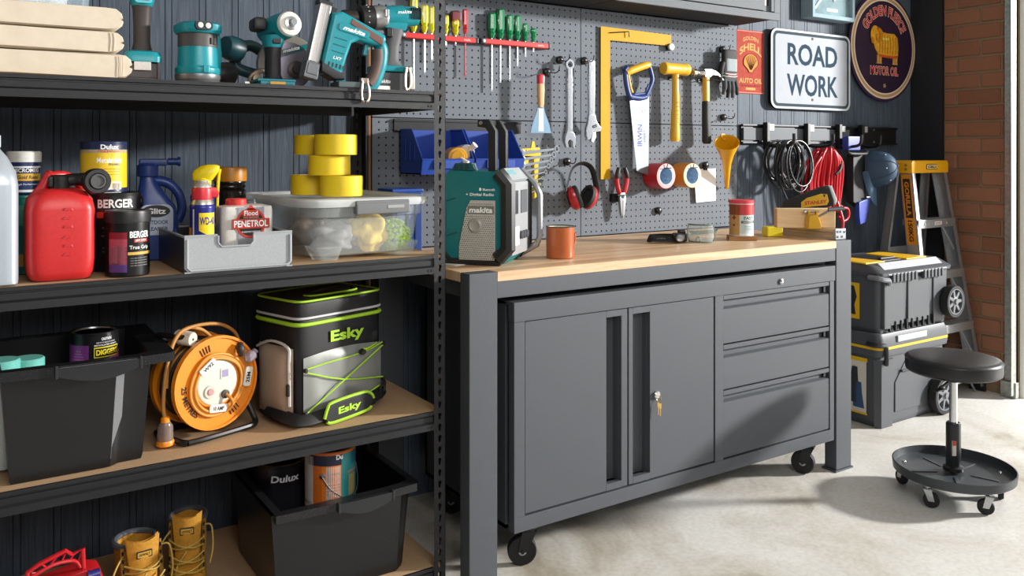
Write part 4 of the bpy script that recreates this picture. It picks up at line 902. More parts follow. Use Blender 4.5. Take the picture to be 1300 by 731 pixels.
# side pocket on the left face
v = []; f = []
for j in range(9):
    for i in range(9):
        u, w_ = i/8, j/8; e = min(1, min(u, 1-u, w_, 1-w_)*6)
        v.append((-.002-.016*e, .022+u*.15, .02+w_*.20))
for j in range(8):
    for i in range(8): f.append([j*9+i, j*9+i+1, (j+1)*9+i+1, (j+1)*9+i])
MB().add(v, f).obj('side_pocket', M('#b39f8c', .5), t, ang=80)
MB().tube([(-.012, .165, .21), (-.014, .10, .235), (-.012, .03, .225), (-.014, .022, .18), (-.014, .020, .06)], .004, 6, sub=4).obj('pocket_zip', M('#cfcac6', .4), t)
MB().box(-.024, -.016, .012, .022, .09, .125, .003).obj('zip_pull', BLACK, t)
# shoulder strap lying along the front foot
MB().tube([(-.012, .12, .035), (-.02, .02, .030), (.0, -.022, .026), (.06, -.030, .030), (.12, -.034, .034), (.20, -.03, .04), (.255, -.006, .05), (.272, .06, .06)], .017, 8, sub=4, flat=.16).obj('strap', NYL, t)
sp = MB().prism([(.052, .008), (.044, .020), (.052, .048), (.066, .060), (.165, .066), (.186, .056), (.195, .04), (.186, .024), (.17, .012), (.07, .002)], -.046, -.038, 'Y', bev=.003).obj('shoulder_pad', NYL, t)
for P in ([(.044, -.043, .022), (.052, -.045, .052), (.068, -.045, .064), (.16, -.045, .069), (.186, -.044, .059), (.196, -.042, .042)], [(.050, -.045, .011), (.07, -.046, .006), (.17, -.046, .013), (.186, -.045, .022)]): MB().tube(P, .0045, 6, sub=3).obj('pad_piping', LIME, t)
txt('Esky', LIME, sp, lambda a, b: (.118+a, -.0465, .034+b+a*.06), .026, .07, .035)
MB().tube([(.232, -.022, .03), (.236, -.026, .07), (.252, -.020, .075), (.25, -.016, .032)], .0035, 6, True, sub=3).obj('buckle', BLACK, t)

# ================================================================ BOTTOM SHELF
Z4 = SHZ[3]+.001
t = big_tub('black plastic tub holding paint tins at the right of the bottom shelf', -.535, 0, -.165, .095, .44, Z4+.001, .328, -.55, -.125, -.19, handle=(.40, .78))
t = paint_can('dark paint tin with a pale lid at the left inside the lower black tub', (-.443, .355, Z4+.008), .077, .292, body='#17181f', lidmat=M('#8d8069', .5, .4))
cl(t, 'Dulux', '#e2e2e4', .077, .255, -8, .020, .085, .03, .1)
t = paint_can('orange and white paint tin with a wire handle and teal panel, in the lower tub', (-.335, .235, Z4+.170), .073, .183, body='#d06a24', bands=((.006, .145, -40, 4, '#e07c2c'), (.012, .142, -30, 2, '#d9d7d2'), (.145, .178, -80, 5, '#1b1f3a'), (.006, .178, 5, 100, '#2f8a8a'), (.02, .17, -100, -62, '#c9c6c0'), (.03, .04, -98, -66, '#3a6b33'), (.118, .124, -28, 0, '#22273f'), (.06, .067, -28, 0, '#22273f'), (.10, .112, -28, 0, '#e0862c'), (.115, .122, 20, 60, '#e07c4a'), (.05, .11, 24, 50, '#d9a02c'), (.02, .06, 28, 60, '#1f4a74'), (.006, .03, 6, 70, '#d8b21f')))
cl(t, 'Du', '#ffffff', .073, .168, 0, .014, .02, .04)
for zz in (.09, .082, .074, .05, .042, .034): cl(t, 'exterior low sheen acrylic', '#6b6b6b', .0735, zz, -14, .0035, .042)
for k in range(6): band(MB(), .0741, .14+k*.006, .1425+k*.006, math.radians(32), math.radians(62-k*2), 4).obj('label_stripe', M('#1f3a6b', .5), t)
q = MB().lat([(.008, 0), (.008, .004), (.0005, .005)], (-.045, -.058, .118), (-.6, -.8, 0), 12)
P = []
for i in range(13):
    a = math.radians(-38+i*128/12); P.append((.079*math.sin(a), -.079*math.cos(a), .118-.072*math.sin(PI*min(1, i/12))**.8))
q.tube(P, .0016, 6, sub=2).obj('wire_handle', STEEL, t)
t = paint_can('plain dark paint tin supporting the orange tin inside the lower black tub', (-.335, .235, Z4+.008), .073, .1615, body='#22242a')
# red organiser case
t = thing('tool_case', 'translucent red plastic organiser case with a moulded handle at the lower left', 'case', (-1.045, .15, Z4)); t.scale = (.88, 1, .95)
REDC = M('#d3232c', .3, alpha=.85, name='red_case_plastic')
MB().prism([(-.10, 0), (.10, 0), (.102, .19), (.092, .212), (.06, .222), (-.06, .205), (-.10, .19)], -.035, .035, 'Y', bev=.006).obj('body', REDC, t)
q = MB().tube([(-.083, -.02, .18), (-.080, -.02, .244), (-.052, -.02, .258), (.01, -.02, .276), (.026, -.02, .262), (.052, -.02, .272), (.056, -.02, .18)], .006, 8).tube([(-.072, -.02, .23), (-.02, -.02, .248), (.03, -.02, .246), (.046, -.02, .225)], .005, 8, sub=3)
for a, b in (((-.07, .24), (-.05, .236)), ((-.045, .254), (-.035, .245)), ((-.03, .246), (-.01, .266)), ((.0, .25), (.01, .27)), ((.02, .25), (.03, .262)), ((.04, .24), (.05, .265))): q.tube([(a[0], -.02, a[1]), (b[0], -.02, b[1])], .0025, 5)
q.obj('handle', REDC, t)
MB().box(.022, .046, -.046, -.034, .150, .205, .004).obj('latch', M('#3f83b9', .3), t)
MB().cyl((.064, -.05, .212), (.090, -.05, .214), .012).cyl((.060, -.05, .212), (.066, -.05, .212), .014).obj('clip', M('#33307a', .3), t)
for k in range(4): MB().box(-.085+k*.027, -.062+k*.027, -.037, -.034, .14, .19, .001).obj('lid_window', M('#e35a5c', .25), t)
# work boots
LEA = M('#b7811f', .75, bump=.35, scale=160, var=.12, name='wheat_nubuck')
def boot(label, loc, rz, side):
    t = thing('work_boot', label, 'boot', loc, rz, group='tan work boots on the bottom shelf'); t.scale = (1.08, 1, .94)
    b = MB().rl([(.024, .046, .125, 3, 0, -.03), (.05, .049, .130, 3, 0, -.03), (.075, .048, .118, 3, 0, -.02), (.095, .045, .088, 3, 0, .012), (.12, .044, .066, 2.6, 0, .035), (.15, .044, .056, 2.5, 0, .045), (.19, .047, .055, 2.5, 0, .048), (.20, .046, .054, 2.5, 0, .048), (.198, .038, .046, 2.5, 0, .048), (.12, .034, .045, 2.5, 0, .045)], 28, cap1=False)
    b.obj('upper', LEA, t, ang=70)
    MB().rl([(0, .048, .130, 3, 0, -.03), (.024, .051, .134, 3, 0, -.03), (.027, .048, .130, 3, 0, -.03)], 28).obj('sole', M('#2a2521', .7), t)
    MB().torus((0, .048, .199), .047, .008, 'Z', 26, 8, mx=Matrix.Translation((0, .048, 0)) @ Matrix.Diagonal((1, 1.16, 1, 1)) @ Matrix.Translation((0, -.048, 0))).obj('collar', M('#4b4f57', .7), t)
    # tongue
    v = []; f = []
    for j in range(9):
        w_ = j/8
        for i in range(9):
            u = i/4-1; x = u*(.026+.012*w_); z = .09+w_*.132+(.010*abs(u)**2 if j == 8 else 0); y = -.034+.036*(1-w_)**2*-.9+.012*u*u-.006*math.sin(w_*PI)-.012*w_
            v.append((x, y+.012, z))
    for j in range(8):
        for i in range(8): f.append([j*9+i, j*9+i+1, (j+1)*9+i+1, (j+1)*9+i])
    tg = MB().add(v, f).add([(x, y+.010, z) for x, y, z in v], [q_[::-1] for q_ in f]).obj('tongue', LEA, t, ang=80)
    o = MB().prism(rrect(-.018, .018, .180, .200, .003), -.0375, -.0345, 'Y', bev=.0008).obj('patch', M('#2b2415', .6), tg)
    MB().prism(rrect(-.0155, .0155, .1835, .1965, .002), -.0380, -.0374, 'Y').obj('patch_ground', M('#c79a35', .6), o)
    txt('DEWALT', M('#2b2415', .6), o, fy(0, -.0385, .190), .0075, .026, .02)
    for s in (-1, 1):
        MB().tube([(s*.042, .0, .205), (s*.043, -.012, .15), (s*.040, -.035, .115), (s*.034, -.075, .09)], .006, 6, sub=4).obj('eyelet_facing', M('#8a6420', .7), t)
        for z, y in ((.195, -.008), (.175, -.013), (.15, -.018), (.125, -.034), (.105, -.056)): MB().torus((s*.043, y-.004, z), .004, .0015, 'X', 10, 5).obj('eyelet', M('#2a2a2a', .4, .7), t)
    LC = M('#b59a4a', .8)
    l = MB()
    for z, y in ((.145, -.042), (.115, -.062), (.098, -.085)):
        l.tube([(-.042, y+.020, z), (-.018, y-.012, z+.006), (.018, y-.014, z+.016), (.043, y+.014, z+.022)], .0024, 6, sub=4)
        l.tube([(.042, y+.020, z), (.018, y-.012, z+.006), (-.018, y-.014, z+.016), (-.043, y+.014, z+.022)], .0024, 6, sub=4)
    l.tube([(s_*1 if False else -.044, -.01, .185), (-.065, -.03, .16), (-.080, -.04, .11), (-.06, -.05, .07)], .0024, 6, sub=5).tube([(.044, -.01, .192), (.062, -.02, .19), (.066, -.035, .14), (.058, -.045, .10)], .0024, 6, sub=5).tube([(.0, -.055, .145), (-.02, -.07, .12), (-.028, -.075, .10)], .0024, 6, sub=4)
    l.obj('laces', LC, t, ang=80)
    return t
boot('left tan work boot, nearer the camera, laces loose on the bottom shelf', (-.853, .235, Z4), math.radians(6), -1)
boot('right tan work boot, taller and behind, on the bottom shelf', (-.725, .285, Z4), math.radians(-14), 1).scale = (1, 1, 1.0)
# ================================================================ ON THE WORKTOP
ZW = .930
# jobsite radio
t = thing('worksite_radio', 'teal and grey worksite radio with a black carry handle on the workbench', 'radio', (.195, .235, ZW), rz=math.radians(-51))
# local: x along the lettered end face (left to right), -y is that face, depth runs +y
RW, RD = .112, .105
octo = [(-RW+.03, .0), (RW-.03, .0), (RW, .035), (RW, .262), (RW-.025, .295), (-RW+.03, .300), (-RW, .27), (-RW, .035)]
MB().prism(octo, -RD, RD, 'Y', bev=.006).obj('body', M('#0d6d72', .4, name='radio_teal'), t)
fr = MB()
for y0, y1 in ((-RD-.010, -RD+.012), (RD-.012, RD+.010)):
    fr.tube([(x*.985, (y0+y1)/2, z) for x, z in [(RW-.03, .0125), (-RW+.035, .0115), (-RW, .045)]], .010, 6)
fr.tube([(x, -RD+.0, z) for x, z in [(RW-.03, .0245), (RW+.004, .055), (RW+.004, .255), (RW-.028, .292)]], .024, 8).tube([(x, RD, z) for x, z in [(RW-.03, .0155), (RW+.004, .048), (RW+.004, .255), (RW-.028, .292)]], .015, 8)
fr.box(-RW+.01, RW-.02, -RD-.006, -RD+.01, .001, .014, .003)
fr.obj('bumper', M('#1d1e20', .5), t)
# grille end face
gr = MB().prism([(-.035, .016), (.074, .016), (.074, .205), (-.008, .205), (-.022, .18), (-.047, .06), (-.047, .016)], -RD-.006, -RD+.002, 'Y', bev=.002).obj('speaker_grille', M('#bdb9b2', .5, .0, bump=.8, scale=420, var=.22, name='radio_grille'), t)
gp = MB()
for i in range(18):
    for j in range(27):
        x = -.043+.0064*i+(.0032 if j % 2 else 0); z = .022+.0066*j
        if x > .070 or z > .158 and -.02 < x < .072 and z < .19: continue
        if x < -.045+(.0 if z < .06 else (z-.06)*.21): continue
        gp.add([(x+.0017*math.cos(PI*k/3), -RD-.0064, z+.0017*math.sin(PI*k/3)) for k in range(6)], [list(range(6))])
gh = gp.obj('grille_holes', M('#3a3938', .7), gr); gh['kind'] = 'stuff'
MB().lat([(.024, 0), (.024, -.003), (.017, -.006), (.013, -.004), (.0005, -.003)], (.008, -RD-.005, .125), (0, 1, 0), 26).obj('cone', M('#a5a29d', .45, .3), gr)
nb = MB().box(-.016, .072, -RD-.009, -RD-.005, .162, .188, .002).obj('name_plate', M('#77746f', .5), gr)
txt('makita', WINK, nb, fy(.028, -RD-.0095, .175), .018, .078, .035, .12)
txt('+ Digital Radio', WINK, t, fy(.022, -RD-.0008, .222), .012, .094, .02)
txt('Bluetooth', WINK, t, fy(.052, -RD-.0008, .239), .008, .040, .02)
MB().prism(rrect(.020, .027, .2345, .2445, .003), -RD-.001, -RD-.0003, 'Y').obj('emblem', WINK, t)
for z0, z1, x0, x1 in ((.10, .20, -.094, -.06), (.03, .09, -.094, -.055)): MB().tube([(x0, -RD-.001, z0), (x0, -RD-.001, z1), (x1, -RD-.001, z1+.012)], .0025, 6).obj('moulded_rib', M('#0b5a60', .45), t)
MB().prism([(-.080, .298), (-.064, .322), (-.01, .322), (.0, .298)], -RD+.005, -RD+.05, 'Y', bev=.004).obj('top_vent', M('#0b5358', .5), t)
for k in range(3): MB().box(-.066+k*.018, -.055+k*.018, -RD+.002, -RD+.012, .302, .318, .001).obj('vent_rib', M('#08393c', .6), t)
# control side (+x): pale panel with window and protective bars
MB().prism([(-RD+.02, .03), (RD-.02, .03), (RD-.02, .262), (-RD+.02, .262)], RW+.0005, RW+.012, 'X', bev=.004).obj('control_panel', M('#b9bcbf', .35, .4, name='radio_silver'), t)
MB().box(RW+.0125, RW+.014, -.08, -.03, .16, .235, .001).obj('display', M('#30343a', .2), t)
MB().box(RW+.0125, RW+.014, .0, .07, .16, .235, .001).obj('speaker_window', M('#55595e', .5), t)
MB().box(RW+.0125, RW+.0145, -.07, -.02, .06, .12, .004).obj('keypad', M('#e8eaec', .35), t)
for y in (.0, .028, .056): MB().lat([(.013, 0), (.013, .008), (.0005, .009)], (RW+.012, y, .09), (1, 0, 0), 14).obj('knob', M('#40444a', .4), t)
tp_ = MB().prism([(RW-.035, .296), (RW+.004, .262), (RW+.012, .27), (RW-.02, .306)], -RD+.02, RD-.02, 'Y', bev=.003).obj('top_panel', M('#aeb6b9', .35, .3), t)
MB().prism([(RW-.02, .299), (RW-.004, .285), (RW-.001, .288), (RW-.017, .302)], -.08, .0, 'Y').obj('status_window', M('#7fb5bb', .2), t)
br = MB()
y = RD+.004
br.tube([(RW-.03, y, .012), (RW+.035, y, .05), (RW+.045, y, .075), (RW+.045, y, .215), (RW+.03, y, .25), (RW-.02, y, .298)], .011, 8)
br.obj('roll_bar', M('#a3a6a9', .35, .6), t)
hb = MB()
for y in (-RD+.045, RD-.06): hb.prism([(RW-.075, .293), (RW-.048, .293), (RW-.048, .425), (RW-.072, .462), (RW-.11, .462), (RW-.112, .438), (RW-.085, .434), (RW-.075, .42)], y-.012, y+.012, 'Y', bev=.004)
hb.box(RW-.112, RW-.082, -RD+.04, RD-.055, .440, .462, .006)
hb.obj('carry_handle', M('#1e1f21', .45), t)
MB().lat([(.006, 0), (.006, .003), (.0005, .004)], (RW-.098, -RD+.033, .45), (0, -1, 0), 12).obj('handle_screw', STEEL, t)
# paper beside the radio
o = MB().prism([(0, 0), (.10, .02), (.085, .16), (-.02, .14)], 0, .002, 'Z').obj('paper_sheets', PAPER); o.location = (.055, .18, ZW+.0002); tag(o, 'white paper sheets lying at the left end of the worktop beside the radio', 'paper')
# enamel mug
t = thing('mug', 'orange enamel mug with a cream inside and dark rim on the workbench', 'mug', (.455, .17, ZW), rz=math.radians(10))
MUG = M('#b35e30', .3, coat=.3, var=.04, name='mug_orange')
MB().lathe([(.044, 0), (.0475, .003), (.0478, .004), (.0478, .103), (.0485, .106)], n=40, cap1=False).obj('body', MUG, t)
MB().lathe([(.0485, .106), (.0455, .106), (.0455, .01), (.001, .008)], n=40, cap0=False).obj('inside', M('#ddd9cc', .4), t)
MB().torus((0, 0, .106), .047, .0021, 'Z', 36, 6).obj('rim', M('#2b2622', .4), t)
MB().tube([(.046, 0, .085), (.066, 0, .088), (.074, 0, .07), (.072, 0, .045), (.060, 0, .028), (.046, 0, .026)], .0055, 8, sub=4, flat=.55).obj('handle', MUG, t)
q = MB().tube([(.0479*math.sin(a), -.0479*math.cos(a), z) for a, z in ((.45, .03), (.45, .065), (.5, .07), (.95, .07), (.95, .03), (.45, .03))], .0005, 4).obj('printed_badge', M('#5b2a16', .5), t)
# head torch and goggles
t = thing('headlamp', 'black head torch with an elastic strap lying on the worktop', 'headlamp', (1.115, .315, ZW), rz=math.radians(-24))
MB().tube([(-.085, -.008, .018), (-.03, -.016, .017), (.03, -.014, .016), (.05, .02, .016), (.0, .045, .018), (-.06, .045, .018), (-.095, .02, .018)], .016, 8, True, sub=3, flat=.14).obj('strap', M('#1d1d1f', .7), t)
txt('sunflex', M('#b9b9b6', .5), t, lambda a, b: (-.055+a, -.0175-(a+.0)*.08, .018+b), .007, .035)
MB().box(-.01, .05, -.03, .0, .004, .04, .009).lat([(.017, 0), (.019, .006), (.019, .02), (.015, .023)], (.012, -.028, .021), (-.1, -1, .05), 18).obj('lamp_body', BLACK, t)
MB().lat([(.014, 0), (.013, .002), (.0005, .003)], (.010, -.0505, .0225), (-.1, -1, .05), 16).obj('lens', M('#c9ccd0', .1, .6), t)
MB().box(.02, .048, -.018, .014, .036, .050, .006).obj('battery_box', M('#29292c', .5), t)
t = thing('safety_goggles', 'clear safety goggles with a rounded shield beside the head torch', 'goggles', (1.215, .262, ZW+.0003), rz=math.radians(-62)); t.scale = (.72, .9, 1.02)
GL = M('#dbe6e4', .06, alpha=.28, var=.02, name='goggle_lens')
def gsec(z, k): return [(-.075*k*math.cos(PI*i/16)*1., -.052*k*math.sin(PI*i/16), z) for i in range(17)]
MB().rings([gsec(.004, .86), gsec(.02, 1.), gsec(.05, 1.), gsec(.07, .9)], False, False).obj('lens', GL, t, ang=80)
q = MB()
for z, k in ((.004, .87), (.07, .91)): q.tube(gsec(z, k), .0035, 6)
for s in (-1, 1): q.tube([(s*.066, -.001, .004), (s*.076, 0, .02), (s*.076, 0, .05), (s*.068, -.001, .07)], .0035, 6)
q.tube([(-.012, -.046, .005), (-.007, -.044, .022), (.007, -.044, .022), (.012, -.046, .005)], .003, 6, sub=3)
q.obj('frame', M('#71857e', .2, alpha=.9, name='goggle_frame'), t)
MB().tube([(.075, .0, .04), (.07, .05, .042), (.02, .085, .035), (-.05, .08, .03), (-.075, .0, .035)], .010, 8, sub=4, flat=.15).obj('strap', M('#6f807b', .4, alpha=.8), t)
# filler tin on an offcut
o = MB().box(-.055, .055, -.035, .035, 0, .018, .001).obj('timber_offcut', wood('offcut', '#8a5a30', '#b98653', 8, .6)); o.location = (1.418, .235, ZW+.0003); o.rotation_euler = (0, 0, math.radians(-38)); tag(o, 'small flat timber offcut under the red and white filler tin', 'wood')
t = thing('filler_tin', 'red and white filler tin with a tan side panel standing on the timber offcut', 'tin', (1.42, .238, ZW+.0185), rz=math.radians(-35))
R = .048
MB().lathe([(R*.98, 0), (R*1.01, .002), (R, .005), (R, .128), (R*1.02, .131), (R*.98, .133)], n=36).obj('body', M('#c5d5d6', .35), t)
for z0, z1, a0, a1, c in ((.085, .128, -50, 110, '#c43a3c'), (.005, .128, -120, -22, '#b98f52'), (.085, .128, -120, -22, '#b5352f'), (.052, .062, -15, 70, '#5a5f60'), (.003, .012, -22, 110, '#e0e6e6')): band(MB(), R*(1.004+.002*(z0 == .052)+.001*(a0 == -120)), z0, z1, math.radians(a0), math.radians(a1), 10).obj('label_band', M(c, .4), t)
cl(t, 'FAST', '#3a4244', R*1.002, .073, 25, .013, .045); cl(t, 'MULTI PURPOSE', '#dadada', R*1.004, .057, 26, .005, .05)
for zz in (.04, .033, .026): cl(t, 'two part polyester', '#4b6a7a', R*1.002, zz, 25, .004, .04)
q = MB()
for zz, r_ in ((.075, .009), (.045, .006)): q.prism([(-r_, 0), (0, -r_), (r_, 0), (0, r_)], -.0003, 0, 'Y', mx=Matrix.Rotation(math.radians(-50), 4, 'Z') @ Matrix.Translation((0, -R*1.007, zz)))
q.obj('hazard_mark', M('#8c2a20', .4), t)
MB().lathe([(R*1.03, .131), (R*1.05, .133), (R*1.05, .142), (R*1.0, .145), (.001, .145)], n=36).obj('lid', M('#d8444c', .35), t)
MB().cyl((-R*1.12, 0, .139), (-R*.95, 0, .139), .003).cyl((R*.95, 0, .139), (R*1.12, 0, .139), .003).obj('lid_pin', BLACK, t)
# straight edge / level, timber block, clamp, stapler at the right end
t = thing('straight_edge', 'beige aluminium straight edge lying along the right end of the worktop', 'level', (1.765, .025, ZW+.0003))
prof = [(-.032, 0), (.032, 0), (.032, .012), (.026, .016), (.026, .026), (.032, .030), (.032, .042), (-.032, .042), (-.032, .03), (-.028, .026), (-.028, .016), (-.032, .012)]
MB().prism(prof, .010, .29, 'Y').obj('beam', M('#b3a08b', .4, .35, name='level_beige'), t)
MB().box(-.034, .034, -.004, .010, 0, .044, .003).obj('end_cap', M('#9a9da1', .4, .3), t)
q = MB()
for a, b in ((-.022, .012), (-.004, .032), (.006, .012), (.022, .03), (-.022, .033)): q.box(a-.005, a+.005, -.0055, -.0038, b-.004, b+.004)
q.obj('cap_slot', BLACK, t)
PINE = wood('pine', '#e0bd8d', '#f0d9b2', 5, .55)
RZ = math.radians(-33)
t = thing('timber_block', 'pale pine offcut resting on the straight edge and yellow case', 'timber', (1.703, .150, ZW+.0435), rz=RZ)
MB().box(-.121, .121, -.02, .02, .0, .080, .002, 1).obj('board', PINE, t)
MB().box(-.1216, -.121, -.0195, .0195, .001, .079).obj('end_grain', M('#c79a66', .7), t)
t = thing('bar_clamp', 'yellow plastic clamp with a grey tube lever on the pine offcut', 'clamp', (1.683, .131, ZW+.0435), rz=RZ)
MB().prism([(-.004, .0), (.05, .0), (.046, .03), (.038, .052), (.028, .058), (.0, .052)], -.05, -.001, 'Y', bev=.005).obj('body', M('#d8a71a', .45), t)
for a_ in (.002, .034): MB().box(a_, a_+.008, -.03, -.010, .05, .074, .002).obj('lug', M('#d8a71a', .45), t)
MB().cyl((-.006, -.02, .068), (.05, -.02, .070), .0045).lat([(.007, 0), (.009, .003), (.009, .010), (.006, .012)], (-.014, -.02, .068), (1, 0, .03), 14).obj('screw', STEEL, t)
MB().cyl((.085, -.03, .078), (.145, -.045, .084), .0085).cyl((.045, -.02, .048), (.092, -.03, .076), .0045).obj('lever', M('#77797c', .35, .6), t)
MB().lat([(.0085, 0), (.0065, -.003), (.0005, -.003)], (.085, -.03, .078), (.94, -.33, .08), 14).obj('lever_end', BLACK, t)
t = thing('staple_gun', 'black and yellow tool with red lettering and a pale nose, behind the pine offcut', 'staple gun', (1.775, .255, ZW+.0585), rz=RZ); t.scale = (.86, .86, .80)
MB().prism([(-.07, .05), (-.06, .105), (.0, .130), (.13, .185), (.165, .19), (.19, .11), (.185, .085), (.05, .05)], -.028, .028, 'Y', bev=.010, seg=2).obj('body', M('#121312', .7), t)
pl = MB().prism([(.02, .075), (.02, .105), (.05, .128), (.12, .150), (.15, .147), (.158, .11), (.15, .09)], -.031, -.026, 'Y', bev=.002).obj('side_plate', M('#d8a91a', .45), t)
txt('STANLEY', M('#c22a22', .5), pl, lambda a, b: (.092+a, -.0316, .104+b+a*.09), .020, .11, .035)
MB().prism([(.128, .146), (.142, .146), (.135, .130)], -.0325, -.0305, 'Y').obj('arrow_mark', BLACK, pl)
MB().prism([(.158, .194), (.178, .192), (.205, .115), (.196, .088), (.184, .10)], -.024, .024, 'Y', bev=.006).obj('nose', M('#c9d2d6', .35), t)
MB().box(-.06, .15, -.02, .02, -.0195, .052, .004).obj('base', M('#2a2b2b', .5), t)
t = thing('sealed_case', 'small bright yellow plastic case under the left end of the pine offcut', 'case', (1.640, .262, ZW+.0003), rz=math.radians(-20))
MB().box(-.04, .035, -.025, .025, 0, .0425, .006).obj('body', M('#dcc81c', .4), t)
# blue bin standing at the back left of the bench
t = thing('storage_bin', 'dark blue plastic bin standing on the worktop behind the radio at the left', 'bin', (.075, .60, ZW+.0003))
MB().box(-.065, .05, -.06, .06, 0, .22, .005).obj('body', M('#1d3f86', .4), t)
MB().box(-.068, .053, -.063, .063, .215, .228, .004).obj('rim', M('#234b9c', .4), t)
for k in range(3): MB().box(-.05+k*.035, -.046+k*.035, -.0625, -.06, .02, .20).obj('rib', M('#18346f', .4), t)
# ================================================================ ON THE PEGBOARD (local y = 0 is the board face, negative y comes out)
YB_ = .6995
def pth(name, label, cat, x, z, group=None, y=YB_): return thing(name, label, cat, (x, y, z), 0, group)
HOOKM = M('#1b1b1c', .35, .3, name='hook_black')
# --- screwdriver racks
for x0, x1, z, lab in ((.098, .432, 1.7155, 'red screwdriver rack at the left, holding yellow-handled screwdrivers'), (.440, .775, 1.7175, 'red screwdriver rack at the right, holding green-handled screwdrivers')):
    t = pth('screwdriver_rack', lab, 'tool rack', (x0+x1)/2, z); h = (x1-x0)/2
    b = MB().box(-h+.022, h-.012, -.034, -.004, -.010, .010, .003).obj('bar', M('#cf2a28', .4), t)
    txt('INTL', WINK, b, fy(h-.05, -.0345, -.001), .007, .03)
    q = MB().box(-h, -h+.024, -.035, -.0005, -.011, .011, .003).box(h-.014, h, -.035, -.0005, -.011, .011, .003).box(-h, h, -.006, -.0005, -.009, .009)
    q.obj('bracket', BLACK, t)
    MB().lat([(.007, 0), (.007, .003), (.0005, .004)], (-h+.012, -.035, 0), (0, -1, 0), 12).obj('rivet', STEEL, t)
def screwdriver(label, x, ztop, zh, ztip, hexc, r=.014, shaft='#c9ccd0', group='yellow and red handled screwdrivers', top=None):
    t = pth('screwdriver', label, 'screwdriver', x, zh, group, y=.680)
    L_ = ztop-zh; m_ = M(hexc, .15, alpha=.9, coat=.5, var=.03)
    n = 16; prof = [(r*.55, -.004), (r*.62, .004), (r*.95, .014), (r*.7, .022), (r, .034), (r, L_-.006), (r*.85, L_)]
    R = [[((rr*(1-.10*(k % 2))*math.cos(2*PI*k/n)), rr*(1-.10*(k % 2))*math.sin(2*PI*k/n), z) for k in range(n)] for rr, z in prof]
    MB().rings(R).obj('handle', m_, t, ang=25)
    if top: MB().box(-.019, .019, -.012, .012, L_-.004, L_+top[0], .003).obj('top_block', M(top[1], .4), t)
    MB().cyl((0, 0, -.004), (0, 0, ztip-zh+.008), .0034, n=8).prism([(-.0036, 0), (.0036, 0), (.0045, -.010), (-.0045, -.010)], -.0012, .0012, 'Y', mx=Matrix.Translation((0, 0, ztip-zh+.010))).obj('shaft', M(shaft, .25, .9 if shaft == '#c9ccd0' else 0.), t)
ys = [(.160, 1.86, 1.523, .0155, 'largest yellow-handled screwdriver, leftmost in the left red rack'), (.205, 1.832, 1.577, .0145, 'second yellow-handled screwdriver from the left in the left red rack'), (.235, 1.829, 1.626, .0125, 'third yellow-handled screwdriver, just left of the shelf post'), (.295, 1.802, 1.683, .012, 'short yellow-handled screwdriver just right of the shelf post')]
for x, zt_, tip, r, lab in ys: screwdriver(lab, x, zt_, 1.735, tip, '#d9d418', r)
screwdriver('stubby yellow screwdriver with a dark red block on top, in the left red rack', .337, 1.79, 1.735, 1.692, '#d9c818', .0145, top=(.03, '#6e1f24'))
screwdriver('red-handled screwdriver with a pink-red shaft at the right end of the left rack', .379, 1.833, 1.743, 1.577, '#c22a33', .0115, shaft='#b8384a')
gs = [(.499, 1.829, 1.524, .0165, 'leftmost and longest green-handled screwdriver in the right rack'), (.539, 1.848, 1.560, .0165, 'second green-handled screwdriver, tallest handle in the right rack'), (.583, 1.83, 1.568, .015, 'third green-handled screwdriver in the right rack'), (.62, 1.831, 1.629, .0135, 'fourth green-handled screwdriver in the right rack'), (.658, 1.802, 1.669, .0125, 'fifth, shorter green-handled screwdriver in the right rack'), (.697, 1.786, 1.691, .013, 'stubby green-handled screwdriver at the right end of the right rack')]
for x, zt_, tip, r, lab in gs: screwdriver(lab, x, zt_, 1.736, tip, '#128a52', r, group='green handled screwdrivers')
# --- hooks
def hook(label, x, z, L_=.07, w_=.03, kind='peg'):
    t = pth('peg_hook', label, 'hook', x, z, 'black hooks on the pegboard', y=.6985)
    MB().lat([(.013, 0), (.0165, -.003), (.0165, -.013), (.012, -.017), (.0005, -.018)], (0, 0, 0), (0, 1, 0), 20).obj('base', HOOKM, t)
    if kind == 'peg':
        q = MB()
        q.tube([(0, -.016, 0), (.002, -.05*L_/.07, -.008), (.003, -L_, .0), (.004, -L_-.004, .018)], .0022, 6, sub=4)
        q.obj('wire', HOOKM, t)
    return t
hook('black hook holding the filling knife', .772, 1.615, .085); hook('black hook holding the combination wrench', .838, 1.668, .065); hook('black hook holding the adjustable wrench', .965, 1.672, .065)
hook('black hook holding the ear defenders', .875, 1.247, .06); hook('black hook holding the work glove', 1.797, 1.775, .05); hook('black hook holding the yellow funnel', 1.805, 1.452, .07)
hook('black clip hook holding the paper note', 1.685, 1.226, .012)
hook('round black magnet on the lower right panel', 1.388, 1.024, .0, kind='knob')
t = hook('round pale magnet below the end of the yellow square', 1.452, 1.762, 0, kind='knob')
MB().lat([(.0145, 0), (.0155, -.003), (.0145, -.010), (.0005, -.011)], (0, -.017, 0), (0, 1, 0), 20).obj('cap', M('#dcdedd', .4), t)
